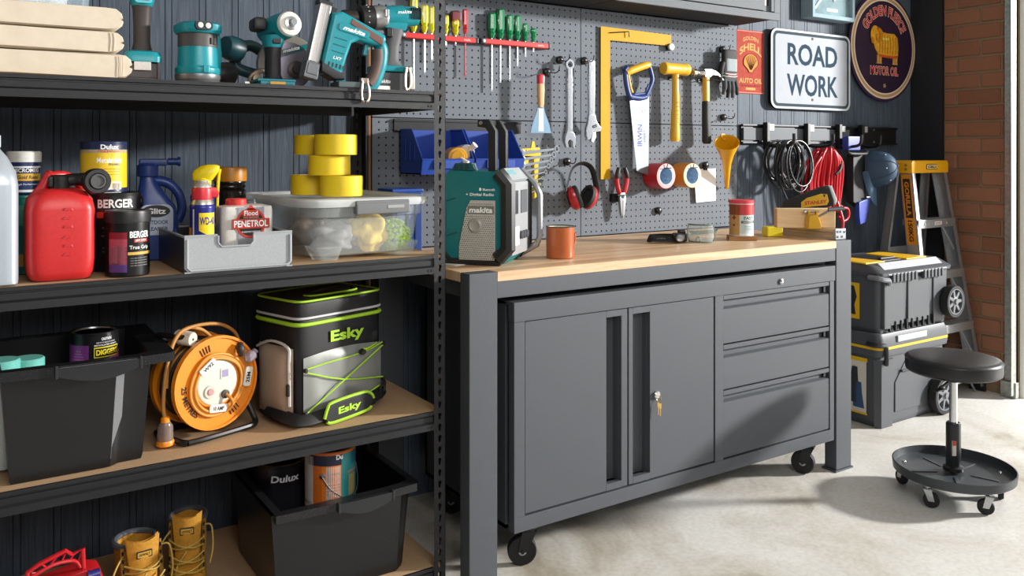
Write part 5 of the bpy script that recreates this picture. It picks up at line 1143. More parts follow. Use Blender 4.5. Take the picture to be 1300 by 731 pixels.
# --- filling knife
t = pth('filling_knife', 'filling knife with a red and wood handle and a blue-tinted blade', 'scraper', .695, 1.595, y=.625)
MB().rl([(-.130, .011, .007, 3), (-.115, .013, .010, 3), (-.06, .0155, .011, 3), (-.035, .0145, .011, 3)]).obj('handle', M('#d2a878', .5), t)
MB().rl([(-.036, .0155, .0115, 3), (-.008, .0165, .012, 3), (0, .013, .009, 3)]).obj('handle_tip', M('#cc2a30', .35), t)
MB().prism([(-.014, -.126), (.014, -.126), (.020, -.15), (.042, -.20), (.050, -.232), (-.050, -.232), (-.042, -.20), (-.020, -.15)], -.001, .001, 'Y').obj('blade', M('#7c9ab0', .3, .6), t)
MB().prism([(-.011, -.135), (.011, -.135), (.013, -.225), (-.013, -.225)], -.0018, -.0011, 'Y').obj('sticker', M('#d5dde0', .4), t)
# --- combination wrench
t = pth('combination_wrench', 'large chrome combination wrench hanging left of the adjustable wrench', 'wrench', .858, 1.655, y=.652)
q = MB().prism([(-.010, -.02), (.010, -.02), (.0135, -.06), (.014, -.27), (.017, -.29), (-.017, -.29), (-.014, -.27), (-.0135, -.06)], -.005, .005, 'Y', bev=.003)
q.prism(rrect(-.0065, .0065, -.25, -.05, .005), -.0058, -.0048, 'Y').obj('shank', CHROME, t)
MB().rings([[(r*math.cos(2*PI*i/24), y, -.008+r*math.sin(2*PI*i/24)) for i in range(24)] for r, y in ((.021, -.006), (.021, .006), (.0125, .006), (.0125, -.006))], False, False, close=True).obj('ring_end', CHROME, t)
MB().prism([(.016, -.285), (.027, -.305), (.030, -.330), (.022, -.352), (.011, -.345), (.0125, -.325), (.006, -.317), (-.006, -.317), (-.0115, -.328), (-.008, -.348), (-.020, -.350), (-.028, -.328), (-.025, -.304), (-.015, -.285)], -.006, .006, 'Y', bev=.002).obj('open_end', CHROME, t)
# --- adjustable wrench
t = pth('adjustable_wrench', 'chrome adjustable wrench hanging beside the yellow square', 'wrench', .972, 1.66, y=.652); t.scale = (1.15, 1, 1)
MB().prism(arc(0, 0, .0145, 0, 180, 8)+[(-.0150, -.10), (-.0135, -.22), (.0135, -.22), (.0150, -.10)], -.005, .005, 'Y', bev=.003).obj('handle', CHROME, t)
MB().prism([(-.006, -.035), (.006, -.035), (.009, -.10), (.0085, -.19), (.0, -.205), (-.0085, -.19), (-.009, -.10)], -.0056, -.0045, 'Y').prism(rrect(-.0065, .0065, -.014, .008, .006), -.0058, -.0045, 'Y').obj('handle_recess', M('#6f7276', .35, .9), t)
MB().prism([(-.0145, -.215), (.0145, -.215), (.022, -.245), (.034, -.262), (.044, -.270), (.040, -.284), (.020, -.288), (.006, -.284), (.0, -.30), (-.006, -.316), (-.02, -.322), (-.028, -.305), (-.027, -.275), (-.02, -.25)], -.007, .007, 'Y', bev=.003).obj('jaw', CHROME, t)
MB().prism([(.004, -.286), (.018, -.290), (.02, -.31), (.006, -.335), (-.006, -.328)], -.006, .006, 'Y', bev=.002).obj('moving_jaw', STEEL, t)
MB().cyl((.003, -.004, -.268), (.02, -.004, -.262), .0065, n=12).obj('worm_screw', M('#5d5f62', .4, .8), t)
# --- framing square
t = pth('framing_square', 'large yellow framing square hung over the pegboard', 'square', 1.078, 1.17, y=.690)
o = MB().prism([(-.026, 0), (.026, 0), (.026, .598), (.385, .598), (.385, .648), (-.026, .655)], -.003, 0, 'Y', bev=.0006, seg=1).obj('blade', M('#c99c16', .6, name='square_yellow', spec=.2), t)
q = MB()
for k in range(58): q.box(.022-(.010 if k % 5 == 0 else .005), .0255, -.0034, -.003, .012+k*.0102, .0127+k*.0102)
for k in range(32): q.box(.04+k*.0105, .0406+k*.0105, -.0034, -.003, .599, .609 if k % 5 == 0 else .604)
o2 = q.obj('graduations', M('#8a7415', .5), o); o2['kind'] = 'stuff'
t2 = pth('peg_hook', 'thin black wire hook across the top of the yellow square', 'hook', 1.10, 1.80, 'black hooks on the pegboard', y=.6985)
MB().tube([(0, 0, 0), (.0, -.016, .0), (.10, -.022, .012), (.102, -.022, -.012)], .0022, 6).obj('wire', HOOKM, t2)
MB().lat([(.008, 0), (.008, -.008), (.0005, -.009)], (0, 0, 0), (0, 1, 0), 12).obj('base', HOOKM, t2)
# --- handsaw
t = pth('handsaw', 'handsaw with a blue and yellow handle hanging blade down', 'saw', 1.25, 1.51, y=.662)
b = MB().prism([(-.058, .02), (.052, .02), (.050, -.326), (-.016, -.305)], -.0012, 0, 'Y').obj('blade', M('#8f979b', .35, .7), t)
te = MB()
for k in range(64):
    f = k/64; x = -.058+.042*f; z = .02-.325*f; te.prism([(x, z), (x-.004, z-.0025), (x+.0007, z-.005)], -.0012, 0, 'Y')
o = te.obj('teeth', M('#a3abaf', .3, .75), b); o['kind'] = 'stuff'
SB = M('#27407f', .4)
def tz(a, b_): return lambda x, y: (a-y, -.0016, b_+x)
txt('IRWIN', M('#2c3f9e', .5), b, tz(.000, -.15), .028, .095, .03); txt('XPERT', M('#2c3f9e', .5), b, tz(.028, -.155), .012, .06, .02, .2); txt('14T', M('#4c5f9e', .5), b, tz(.025, -.075), .008, .02)
MB().torus((.022, -.0016, -.045), .008, .0008, 'Y', 20, 4).obj('emblem', M('#2c3f9e', .5), b)
q = MB().tube([(-.085, -.002, .125), (-.078, -.002, .07), (-.062, -.002, .022), (-.045, -.002, .012)], .013, 10, sub=3, flat=.9).tube([(-.055, -.002, .018), (.0, -.002, .014), (.036, -.002, .022)], .014, 10, sub=3, flat=.9).tube([(.034, -.002, .022), (.062, -.002, .070), (.072, -.002, .10), (.062, -.002, .135), (.050, -.002, .165)], .011, 10, sub=3, flat=.9).tube([(-.09, -.002, .128), (-.075, -.002, .143)], .012, 8)
q.tube([(-.035, -.002, .028), (.03, -.002, .035), (.05, -.002, .075)], .005, 6)
q.obj('handle', SB, t, ang=70)
MB().tube([(-.082, -.004, .118), (-.06, -.004, .128), (-.02, -.004, .142), (.02, -.004, .155), (.052, -.004, .162)], [.014, .0165, .0165, .0165, .014], 12, sub=3).tube([(-.07, -.003, .11), (-.058, -.003, .06), (-.046, -.003, .035)], .007, 8, sub=3).obj('grip', M('#e2ad22', .4), t, ang=70)
# --- yellow mallet
MY = M('#e8b32a', .38, name='mallet_yellow')
t = pth('mallet', 'yellow rubber mallet hanging head up', 'mallet', 1.452, 1.655, y=.650)
MB().lat([(.020, 0), (.026, .002), (.028, .010), (.028, .022), (.0255, .026), (.0255, .125), (.028, .129), (.028, .142), (.026, .150), (.020, .152)], (-.076, 0, .005), (1, 0, 0), 28).obj('head', MY, t)
MB().tube([(0, 0, -.02), (0, 0, -.07), (.001, 0, -.14), (-.001, 0, -.22), (-.003, 0, -.30), (-.003, 0, -.320)], [.016, .0155, .017, .0195, .022, .019], 14, sub=3).obj('handle', MY, t)
for k in range(16): MB().tube([(-.015, -.012, -.15-k*.009), (0, -.0195, -.146-k*.009), (.015, -.012, -.142-k*.009)], .0016, 5).obj('grip_rib', M('#cf9a1e', .5), t) if k % 2 == 0 else None
txt('800g', M('#8a6a1a', .5), t, lambda a, b: (.02+a, -.0258, .006+b), .008)
def tool_wire(label, x, z, w_):
    q = pth('peg_hook', label, 'hook', x, z, 'black hooks on the pegboard', y=.6985)
    MB().tube([(-w_/2, 0, 0), (-w_/2, -.075, 0), (w_/2, -.085, .0), (w_/2+.004, -.085, .018)], .0022, 6).obj('wire', HOOKM, q)
    MB().box(-w_/2-.012, w_/2, -.006, 0, -.008, .008, .002).obj('base', HOOKM, q)
tool_wire('black wire hook under the yellow mallet head', 1.49, 1.622, .05); tool_wire('black wire hook under the claw hammer head', 1.675, 1.62, .05)
# --- claw hammer
t = pth('claw_hammer', 'steel claw hammer with a yellow and black handle', 'hammer', 1.645, 1.65, y=.650); t.scale = (1.12, 1.1, 1)
MB().lat([(.016, 0), (.0195, .002), (.0195, .018), (.014, .024), (.012, .034), (.016, .044), (.018, .066), (.012, .075)], (-.083, 0, .0), (1, 0, .02), 20).prism([(-.02, .018), (.02, .020), (.045, .014), (.075, -.004), (.092, -.026), (.094, -.032), (.086, -.026), (.062, -.008), (.03, -.006), (.015, -.018), (-.016, -.018)], -.012, .012, 'Y', bev=.004).obj('head', M('#a19e99', .25, .95), t)
MB().lat([(.015, 0), (.0005, .0003)], (-.0832, 0, 0), (-1, 0, 0), 18).obj('face', M('#b59a74', .35, .8), t)
MB().rl([(-.14, .0125, .014, 3), (-.09, .013, .014, 3), (-.03, .0125, .013, 3), (.014, .014, .011, 4)]).obj('handle', M('#e8b13a', .35), t)
MB().rl([(-.325, .012, .013, 3, .005), (-.315, .017, .018, 3, .004), (-.26, .0165, .017, 3, .003), (-.20, .0145, .016, 3), (-.142, .0145, .016, 3), (-.128, .0135, .015, 3)]).obj('grip', M('#2b2d2c', .6), t)
# --- glove
t = pth('work_glove', 'black and grey work glove hanging fingers down by its cuff', 'glove', 1.800, 1.765, y=.652)
GB = M('#1c1d1f', .7, bump=.4, scale=200, name='glove_black'); GG = M('#43494d', .8, bump=.3, scale=200, name='glove_grey')
MB().rl([(-.145, .048, .014, 3), (-.10, .050, .016, 3), (-.06, .045, .016, 3), (-.02, .046, .017, 3), (0, .046, .018, 3), (.004, .040, .012, 3)], 28).obj('palm', GB, t, ang=70)
MB().rl([(-.098, .040, .0172, 4, .004), (-.04, .040, .0182, 4, .004)], 24).obj('back_pad', M('#8b9498', .7, bump=.3, scale=150), t, ang=70)
for k, (x, L_, dx) in enumerate(((-.034, .078, -.006), (-.011, .092, .002), (.013, .090, .012), (.034, .074, .022))):
    MB().tube([(x, 0, -.13), (x+dx*.3, -.006, -.13-L_*.5), (x+dx, .0, -.13-L_)], [.0125, .0125, .009], 10, sub=4).obj('finger', GG if k % 2 == 0 else GB, t, ang=70)
MB().tube([(-.044, .0, -.06), (-.062, -.008, -.09), (-.066, -.006, -.13), (-.060, 0, -.15)], [.014, .014, .012, .009], 10, sub=4).obj('thumb', GB, t, ang=70)
for z in (-.112, -.124): MB().tube([(-.048, -.006, z+.004), (-.02, -.0165, z), (.02, -.0165, z), (.048, -.006, z+.006)], .0025, 6, sub=3).obj('trim_band', M('#d6d3d3', .6), t)
txt('MECHANIC', M('#c23a44', .6), t, fy(.0, -.0185, -.118), .007, .055, .02)
# --- ear defenders
t = pth('ear_defenders', 'red ear defenders with a black headband hanging on a hook', 'ear defenders', .908, 1.243, y=.632)
MB().tube([(-.062, .0, -.17), (-.078, .0, -.12), (-.072, 0, -.08), (-.048, 0, -.022), (.0, 0, -.002), (.048, 0, -.022), (.07, 0, -.08), (.076, 0, -.12), (.062, 0, -.17)], .012, 8, sub=4, flat=.28).obj('headband', M('#17181a', .5), t)
RD_ = M('#b7202b', .3, coat=.3)
for s in (-1, 1):
    mx = Matrix.Translation((s*.036, -.004 if s < 0 else .004, -.142)) @ Matrix.Rotation(s*math.radians(24), 4, 'Y') @ Matrix.Rotation(math.radians(-28 if s < 0 else 20), 4, 'Z')
    R = []
    for x_, k in ((0, .96), (.010, 1.), (.020, .94), (.030, .72), (.034, .3)):
        R.append([(s*x_, .036*k*math.cos(2*PI*i/24), .052*k*math.sin(2*PI*i/24)) for i in range(24)])
    MB().rings(R, mx=mx).obj('cup', RD_, t, ang=60)
    MB().rings([[(s*x_, .034*k*math.cos(2*PI*i/24), .050*k*math.sin(2*PI*i/24)) for i in range(24)] for x_, k in ((0, 1.), (-.012, 1.), (-.018, .9), (-.016, .65), (-.004, .6))], mx=mx).obj('cushion', M('#1a1a1c', .7), t, ang=60)
# --- pliers
t = pth('combination_pliers', 'red and black handled combination pliers hanging jaws down', 'pliers', 1.150, 1.10, y=.665)
for s in (-1, 1):
    MB().tube([(s*.008, 0, .0), (s*.024, 0, .04), (s*.028, 0, .08), (s*.018, 0, .115)], [.008, .0105, .0105, .009], 10, sub=4).obj('handle', M('#c42730', .35) if s < 0 else M('#c42f38', .35), t, ang=70)
    MB().tube([(s*.030, .0, .06), (s*.0265, -.002, .09), (s*.0165, 0, .119)], [.0085, .0105, .0092], 10, sub=3).obj('handle_inlay', M('#1c1c1e', .5), t, ang=70)
MB().prism([(-.014, .012), (.014, .012), (.020, -.01), (.017, -.035), (.010, -.08), (.004, -.098), (-.002, -.098), (-.010, -.075), (-.015, -.035), (-.018, -.01)], -.008, .008, 'Y', bev=.003).obj('jaws', M('#c3c6c8', .3, .9), t)
MB().box(-.001, .001, -.0086, -.007, -.095, -.02).lat([(.007, 0), (.006, -.002), (.0005, -.002)], (0, -.008, -.006), (0, 1, 0), 14).obj('pivot', M('#4a4c4e', .4, .8), t)
q = pth('peg_hook', 'black clip bracket behind the pliers', 'hook', 1.138, 1.09, 'black hooks on the pegboard', y=.6985)
MB().box(-.03, .03, -.022, 0, -.018, .018, .004).obj('base', HOOKM, q); MB().tube([(-.02, -.02, .012), (-.024, -.05, .012), (.03, -.05, .012), (.034, -.03, .018)], .0022, 6).obj('wire', HOOKM, q)
# --- rolls of tape on long hooks
for x, c1, c2, lab in ((1.352, '#c01f2a', '#e9a7a6', 'red roll of tape on a long pegboard hook, left of the orange roll'), (1.512, '#d8912c', '#ecd0a0', 'orange roll of tape on a long pegboard hook, right of the red roll')):
    t = pth('hanging_tape', lab, 'tape', x, 1.182, 'red and orange tape rolls on the pegboard', y=.648)
    yy0, yy1 = -.044, .044
    def rg(prof): return [[(r*math.cos(2*PI*i/36), y, r*math.sin(2*PI*i/36)) for i in range(36)] for r, y in prof]
    MB().rings(rg(((.0545, yy0+.001), (.056, yy0+.003), (.056, yy1))), False, False).obj('tape', M(c1, .35), t)
    MB().rings(rg(((.0545, yy0), (.040, yy0-.0005), (.040, yy1), (.056, yy1))), False, False).obj('side', M(c2, .5), t)
    MB().rings(rg(((.040, yy0), (.0365, yy0), (.0365, yy1), (.040, yy1))), False, False, close=True).obj('core', M('#a6c2dc', .6, var=.25, scale=60), t)
    q = pth('peg_hook', lab.replace('roll of tape on a long pegboard hook', 'tape roll\'s long black wire hook').split(',')[0]+' with an upturned end', 'hook', x, 1.213, 'black hooks on the pegboard', y=.6985)
    MB().tube([(-.002, 0, .003), (-.002, -.10, .003), (.0, -.104, .022)], .0022, 6).tube([(-.022, -.104, .004), (.022, -.104, .004)], .002, 6).obj('wire', HOOKM, q)
    MB().box(-.01, .01, -.005, 0, -.004, .014, .002).obj('base', HOOKM, q)
# --- note
t = pth('paper_note', 'blank white paper note clipped to the pegboard right of the orange tape', 'note', 1.675, 1.208, y=.685)
MB().prism([(-.073, .0), (.070, .002), (.072, -.150), (-.058, -.156)], -.0006, 0, 'Y').obj('sheet', PAPER, t)
MB().box(-.012, .012, -.006, .002, -.006, .010, .002).obj('clip', HOOKM, t)
# --- funnel
t = pth('funnel', 'yellow plastic funnel hanging at the right edge of the pegboard', 'funnel', 1.840, 1.105, y=.675)
ax = Vector((.055, -.020, .245)); Y1 = M('#e8a80f', .4, name='funnel_yellow')
dirv = Vector((-.60, -.55, 1)).normalized()
MB().lat([(.008, 0), (.014, .08), (.020, .15), (.032, .205), (.052, .262), (.056, .270), (.057, .276), (.053, .276), (.049, .268), (.028, .205), (.016, .15), (.009, .08), (.005, 0)], (-.03, 0, .012), dirv, 32).obj('cone', Y1, t, ang=60)
MB().tube([Vector((-.03, 0, .012))+dirv*.276+Vector((.02, .038, .012)), Vector((-.03, 0, .012))+dirv*.276+Vector((.008, .042, .035)), Vector((-.03, 0, .012))+dirv*.276+Vector((.032, .042, .035)), Vector((-.03, 0, .012))+dirv*.276+Vector((.026, .038, .012))], .004, 6, sub=3).obj('hang_loop', Y1, t)
# --- blue bins on a rail
t = pth('bin_rail', 'black steel rail on the pegboard carrying the two blue bins', 'rail', .365, 1.385)
MB().box(-.28, .28, -.010, 0, -.024, .024, .002).box(-.28, .28, -.014, -.008, .014, .022, .001).obj('rail', M('#26272a', .45, .3), t)
BB = M('#1c409a', .4, name='bin_blue')
def bin_(label, x, g='blue bins on the pegboard rail'):
    t = pth('parts_bin', label, 'bin', x, 1.208, g, y=.683)
    w_, d_, h_, fh = .106, .165, .160, .052
    prof = [(0, 0), (-d_, 0), (-d_-.012, fh), (-d_*.55, h_), (0, h_)]
    b = MB()
    for s in (-1, 1): b.prism(prof, s*w_-.0015 if s > 0 else -w_, s*w_ if s > 0 else -w_+.003, 'X')
    b.box(-w_, w_, -d_, 0, 0, .004).box(-w_, w_, -.004, 0, 0, h_)
    b.prism([(-d_, 0), (-d_+.004, 0), (-d_-.008, fh), (-d_-.012, fh)], -w_, w_, 'X')
    b.obj('body', BB, t)
    MB().tube([(w_*.98, -.002, h_), (w_*.98, -d_*.55, h_), (w_*.98, -d_-.010, fh), (-w_*.98, -d_-.010, fh), (-w_*.98, -d_*.55, h_), (-w_*.98, -.002, h_)], .004, 6).obj('rim', BB, t)
    for s in (-1, 1):
        for k in range(3): MB().box(s*(w_+.001)-.002, s*(w_+.001)+.002, -.05-k*.036, -.043-k*.036, .05, .125-.010*k).obj('rib', M('#1c3f92', .4), t)
    MB().box(-.06, .06, -d_-.016, -d_-.006, .02, .05, .002).obj('label_holder', M('#1c46a0', .4), t)
    return t
bin_('blue open-front parts bin at the left on the rail, with bottle ends in it', .212); bin_('blue open-front parts bin at the right on the rail, behind the radio handle', .430)
def bottle_end(label, x, z, y, hexc, r, nx, nz):
    t = thing('glue_bottle', label, 'bottle', (x, y, z)); t.rotation_euler = (0, 0, math.radians(-18))
    MB().lat([(r*.5, -.014), (r*.9, -.012), (r, -.006), (r, .08), (r*.9, .085)], (0, 0, 0), (0, 1, 0), 24).lat([(r*.62, -.016), (r*.7, -.012)], (0, 0, 0), (0, 1, 0), 20).obj('body', M(hexc, .35, alpha=.95), t)
    MB().lat([(.008, 0), (.010, .012), (.012, .03), (.013, .032), (.010, .033)], (nx*.3, -.014, nz*.3), (nx, -.02, nz), 16).obj('nozzle', M('#e4e2de', .3), t)
bottle_end('bottle with a domed yellow end lying in the left blue bin', .262, 1.268, .535, '#e5a41c', .037, .03, -.022)
bottle_end('bottle with a white end and angled nozzle lying in the left blue bin', .312, 1.285, .555, '#e0e0dd', .030, .026, .028)
# --- spanner set in its yellow holder
t = pth('spanner_holder', 'yellow plastic holder for a fan of chrome spanners on the pegboard', 'holder', .668, 1.30, y=.668)
MB().prism([(-.055, .0), (.040, .006), (.046, -.02), (.034, -.06), (.03, -.19), (.014, -.20), (.012, -.06), (.010, -.03), (-.055, -.028)], -.018, .0, 'Y', bev=.003).prism([(-.05, -.04), (-.012, -.04), (-.012, -.062), (-.05, -.062)], -.016, -.004, 'Y', bev=.003).obj('holder', M('#e5c21a', .4), t)
txt('17 19 22', INK, t, fy(-.008, -.0185, -.010), .011, .06, .02)
MB().prism([(.0, .0), (.022, .0), (.016, .03), (.006, .03)], -.014, -.006, 'Y').obj('hang_tab', M('#e5c21a', .4), t)
proto = None
for k in range(8):
    Ls = .165-.0155*k; zz = 1.292-.0235*k
    if proto is None:
        proto = thing('spanner', '', 'spanner', (.70, .645, zz), group='chrome spanners in the yellow holder')
        MB().prism([(-.5, -.03), (.42, -.022), (.42, .022), (-.5, .03)], -.004, .004, 'Y', bev=.001, mx=Matrix.Diagonal((.165, 1, .165, 1))).obj('shank', CHROME, proto)
        MB().rings([[(.078+r*math.cos(2*PI*i/18), y, r*math.sin(2*PI*i/18)) for i in range(18)] for r, y in ((.0115, -.005), (.0115, .005), (.0068, .005), (.0068, -.005))], False, False, close=True).obj('ring_end', CHROME, proto)
        MB().prism([(-.078, .006), (-.088, .013), (-.102, .012), (-.104, .006), (-.092, .005), (-.092, -.005), (-.104, -.006), (-.102, -.012), (-.088, -.013), (-.078, -.006)], -.005, .005, 'Y', bev=.001).obj('open_end', CHROME, proto)
        s_ = proto
    else: s_ = dup(proto)
    f = Ls/.165
    s_.location = (.705-.062*(1-f), .643, zz); s_.scale = (f, f*1.3, f*1.25); s_.rotation_euler = (0, math.radians(-6-1.2*k), math.radians(0))
    s_['label'] = ('largest chrome spanner, at the top of the yellow holder', 'second chrome spanner from the top of the yellow holder', 'third chrome spanner from the top of the yellow holder', 'fourth chrome spanner from the top of the yellow holder', 'fifth chrome spanner from the top of the yellow holder', 'sixth chrome spanner from the top of the yellow holder', 'seventh chrome spanner from the top, second smallest in the yellow holder', 'smallest chrome spanner, at the bottom of the yellow holder')[k]
# ================================================================ SIGNS ON THE BACK WALL (wall face y = .72)
YW = .7195
def rounded(w_, h_, r, n=5): return rrect(-w_/2, w_/2, -h_/2, h_/2, r, n)
def MS(c, r=.8, *k, **kw): return M(c, r, *k, spec=.06, **{**kw, 'name': (kw.get('name') or 'print_'+c.lstrip('#'))})
# small red tin sign
t = thing('tin_sign', 'small red and gold tin sign with a scallop shell, beside the pegboard', 'sign', (2.022, .7185, 1.73))
RW_, RH_ = .098, .155
MB().prism(rounded(.198, .312, .004, 2), -.002, 0, 'Y').obj('plate', MS('#a24a40', .8, var=.12, bump=.1, scale=40, name='sign_red'), t)
GO = MS('#c09a62', .8, var=.1); DK = MS('#4a2a20', .8)
for zz, w_ in ((.151, .19), (-.151, .19)): MB().box(-w_/2, w_/2, -.0026, -.002, zz-.002, zz+.002).obj('border', MS('#c98d80', .8), t)
txt('GOLDEN', GO, t, lambda a, b: (a, -.0026, .118+b-4*a*a), .020, .112, .03)
txt('SHELL', GO, t, lambda a, b: (a, -.0026, .076+b-5*a*a), .036, .158, .035)
txt('AUTO OIL', GO, t, fy(0, -.0026, -.092), .025, .165, .03)
txt('LET THE COLOR GUIDE YOU', MS('#8f2f28', .8), t, fy(0, -.0026, -.117), .007, .14); MB().box(-.035, .035, -.0027, -.002, -.138, -.126).obj('gold_bar', GO, t)
shl = MB()
sp = [(0, -.052), (-.014, -.050), (-.018, -.040)]+[(.052*math.cos(math.radians(a)), -.002+.042*math.sin(math.radians(a))) for a in range(200, -21, -10)]+[(.018, -.040), (.014, -.050)]
shl.prism([(x, z) for x, z in sp], -.0042, -.002, 'Y', bev=.001)
o = shl.obj('shell', MS('#c98a4c', .8), t)
q = MB()
for a in range(25, 160, 15):
    ar = math.radians(a); q.tube([(.006*math.cos(ar), -.0046, -.038), (.045*math.cos(ar), -.0046, -.002+.036*math.sin(ar))], .0011, 4)
q.tube([(x*1.0, -.0044, z) for x, z in sp], .0012, 4, True)
o2 = q.obj('shell_ribs', DK, o); o2['kind'] = 'stuff'
# road work sign
t = thing('road_sign', 'large white rounded metal sign reading road work in black', 'sign', (2.456, .700, 1.707))
W_, H_ = .640, .405
MB().prism(rounded(W_, H_, .045, 6), -.010, .0, 'Y', bev=.003).obj('edge', MS('#0f1113', .8), t)
MB().prism(rounded(W_-.004, H_-.004, .044, 6), -.013, -.0098, 'Y', bev=.001).obj('white_rim', MS('#c8ced2', .8), t)
MB().prism(rounded(W_-.032, H_-.026, .034, 6), -.0136, -.0128, 'Y').obj('black_line', MS('#3f4a52', .8), t)
MB().prism(rounded(W_-.066, H_-.056, .022, 6), -.0142, -.0134, 'Y').obj('face', MS('#a8adb5', .8, var=.03, scale=12), t)
SK = MS('#2f4150', .8)
txt('ROAD', SK, t, fy(.004, -.0146, .078), .112, .40, .024); txt('WORK', SK, t, fy(.004, -.0146, -.078), .112, .41, .024)
for z in (.165, -.150): MB().lat([(.0075, 0), (.006, -.003), (.0005, -.003)], (.0, -.0142, z), (0, 1, 0), 12).obj('bolt', MS('#7a6a55', .8, .5), t)
# oval ram sign
t = thing('oval_sign', 'oval dark purple sign with a golden ram and red lettering', 'sign', (3.085, .702, 1.872))
EA, EB = .315, .305
def oval(a, b, n=56): return [(a*math.cos(2*PI*i/n), b*math.sin(2*PI*i/n)) for i in range(n)]
MB().prism(oval(EA, EB), -.010, .0, 'Y', bev=.004).obj('edge', MS('#3a2a44', .8), t)
for k, (d, c, nm) in enumerate(((.016, '#e2cdb0', 'cream_ring'), (.026, '#bd9268', 'tan_ring'), (.040, '#e6d8c2', 'cream_ring'), (.048, '#2c1c34', 'ground'))):
    MB().prism(oval(EA-d, EB-d), -.0112-.0006*k, -.009, 'Y').obj(nm, M(c, .4, var=.04, scale=20), t)
RC = MS('#c03a44', .8); RC2 = MS('#e3b9a0', .8)
def arcmap(rx, rz, a0): return lambda a, b: ((rx+b)*math.sin(a0+a/rx), -.0140, (rz+b)*math.cos(a0+a/rx))
txt('GOLDEN FLEECE', RC2, t, lambda a, b: (arcmap(.207, .205, 0)(a, b)[0], -.0136, arcmap(.207, .205, 0)(a, b)[2]), .062, .445, .05)
txt('GOLDEN FLEECE', RC, t, arcmap(.207, .205, 0), .056, .440, .015)
txt('MOTOR OIL', RC2, t, fy(0, -.0136, -.132), .052, .262, .05); txt('MOTOR OIL', RC, t, fy(0, -.0140, -.132), .046, .258, .012)
MB().lat([(.012, 0), (.010, -.003), (.0005, -.004)], (0, -.013, -.215), (0, 1, 0), 16).obj('rivet', MS('#a58a63', .8, .5), t)
RAM = MS('#d49a2c', .8, var=.2, scale=60, bump=.3, name='ram_gold')
ram = MB()
body = [(-.10, .075), (-.055, .088), (.02, .078), (.085, .080), (.118, .055), (.125, .0), (.120, -.042), (.07, -.050), (.0, -.048), (-.06, -.045), (-.092, -.01), (-.108, .03)]
ram.prism(body, -.020, -.012, 'Y', bev=.005)
rb = ram.obj('ram_body', RAM, t)
MB().ell((-.095, -.020, .062), .042, .007, .052, 20, 8).obj('ram_head', RAM, t, ang=70)
MB().tube([(-.082, -.026, .098), (-.055, -.027, .075), (-.060, -.027, .038), (-.088, -.027, .034), (-.098, -.027, .058), (-.082, -.027, .066)], [.009, .011, .010, .008, .006, .004], 8, sub=4).obj('ram_horn', MS('#c07f22', .8), t)
MB().ell((-.120, -.021, .035), .014, .005, .022, 12, 6).obj('ram_muzzle', MS('#b8741e', .8), t)
for x in (-.062, -.040, .085, .108): MB().prism([(x-.010, -.046), (x+.010, -.046), (x+.008, -.085), (x+.013, -.094), (x-.014, -.094), (x-.008, -.085)], -.017, -.012, 'Y', bev=.001).obj('ram_leg', MS('#c89648', .8), t)
MB().prism([(-.055, -.036), (.0, -.042), (.07, -.043), (.122, -.034), (.118, -.055), (.07, -.060), (.0, -.058), (-.055, -.056)], -.0195, -.0125, 'Y', bev=.002).obj('ram_fringe', MS('#c75424', .8), t)
q = MB()
for x in (-.06, -.035, -.01, .015, .04, .066, .09, .108): q.tube([(x, -.0205, .06), (x+.006, -.0205, .01), (x+.001, -.0205, -.035)], .0022, 5, sub=3)
o2 = q.obj('fleece_folds', MS('#b07a22', .8), rb); o2['kind'] = 'stuff'
MB().box(-.045, .03, -.0212, -.0195, .038, .052, .001).obj('ram_band', MS('#e3c95a', .8), t)
# framed mirror picture, cut by the frame top
t = thing('framed_mirror', 'pale framed etched mirror above the road work sign', 'mirror', (2.58, .7195, 1.978))
FR = MS('#8fa3ad', .8, .2)
q = MB().box(-.175, .175, -.075, -.0005, .0, .022, .003).box(-.175, .175, -.075, -.0005, .36, .38, .003).box(-.175, -.155, -.075, -.0005, .02, .36, .003).box(.155, .175, -.075, -.0005, .02, .36, .003)
q.obj('frame', FR, t)
MB().box(-.155, .155, -.050, -.040, .022, .36).obj('mirror_glass', MS('#7f969d', .8, 0, bump=.4, scale=9, var=.25, name='etched_mirror'), t)
q = MB().tube([(-.13, -.052, .05), (-.06, -.052, .12), (.0, -.052, .14), (.03, -.052, .10)], .006, 6, sub=4).tube([(.02, -.052, .14), (.10, -.052, .19), (.13, -.052, .21)], .004, 6, sub=4).box(-.03, .06, -.0515, -.05, .045, .060, .001)
q.obj('etching', MS('#e2ecee', .8), t)
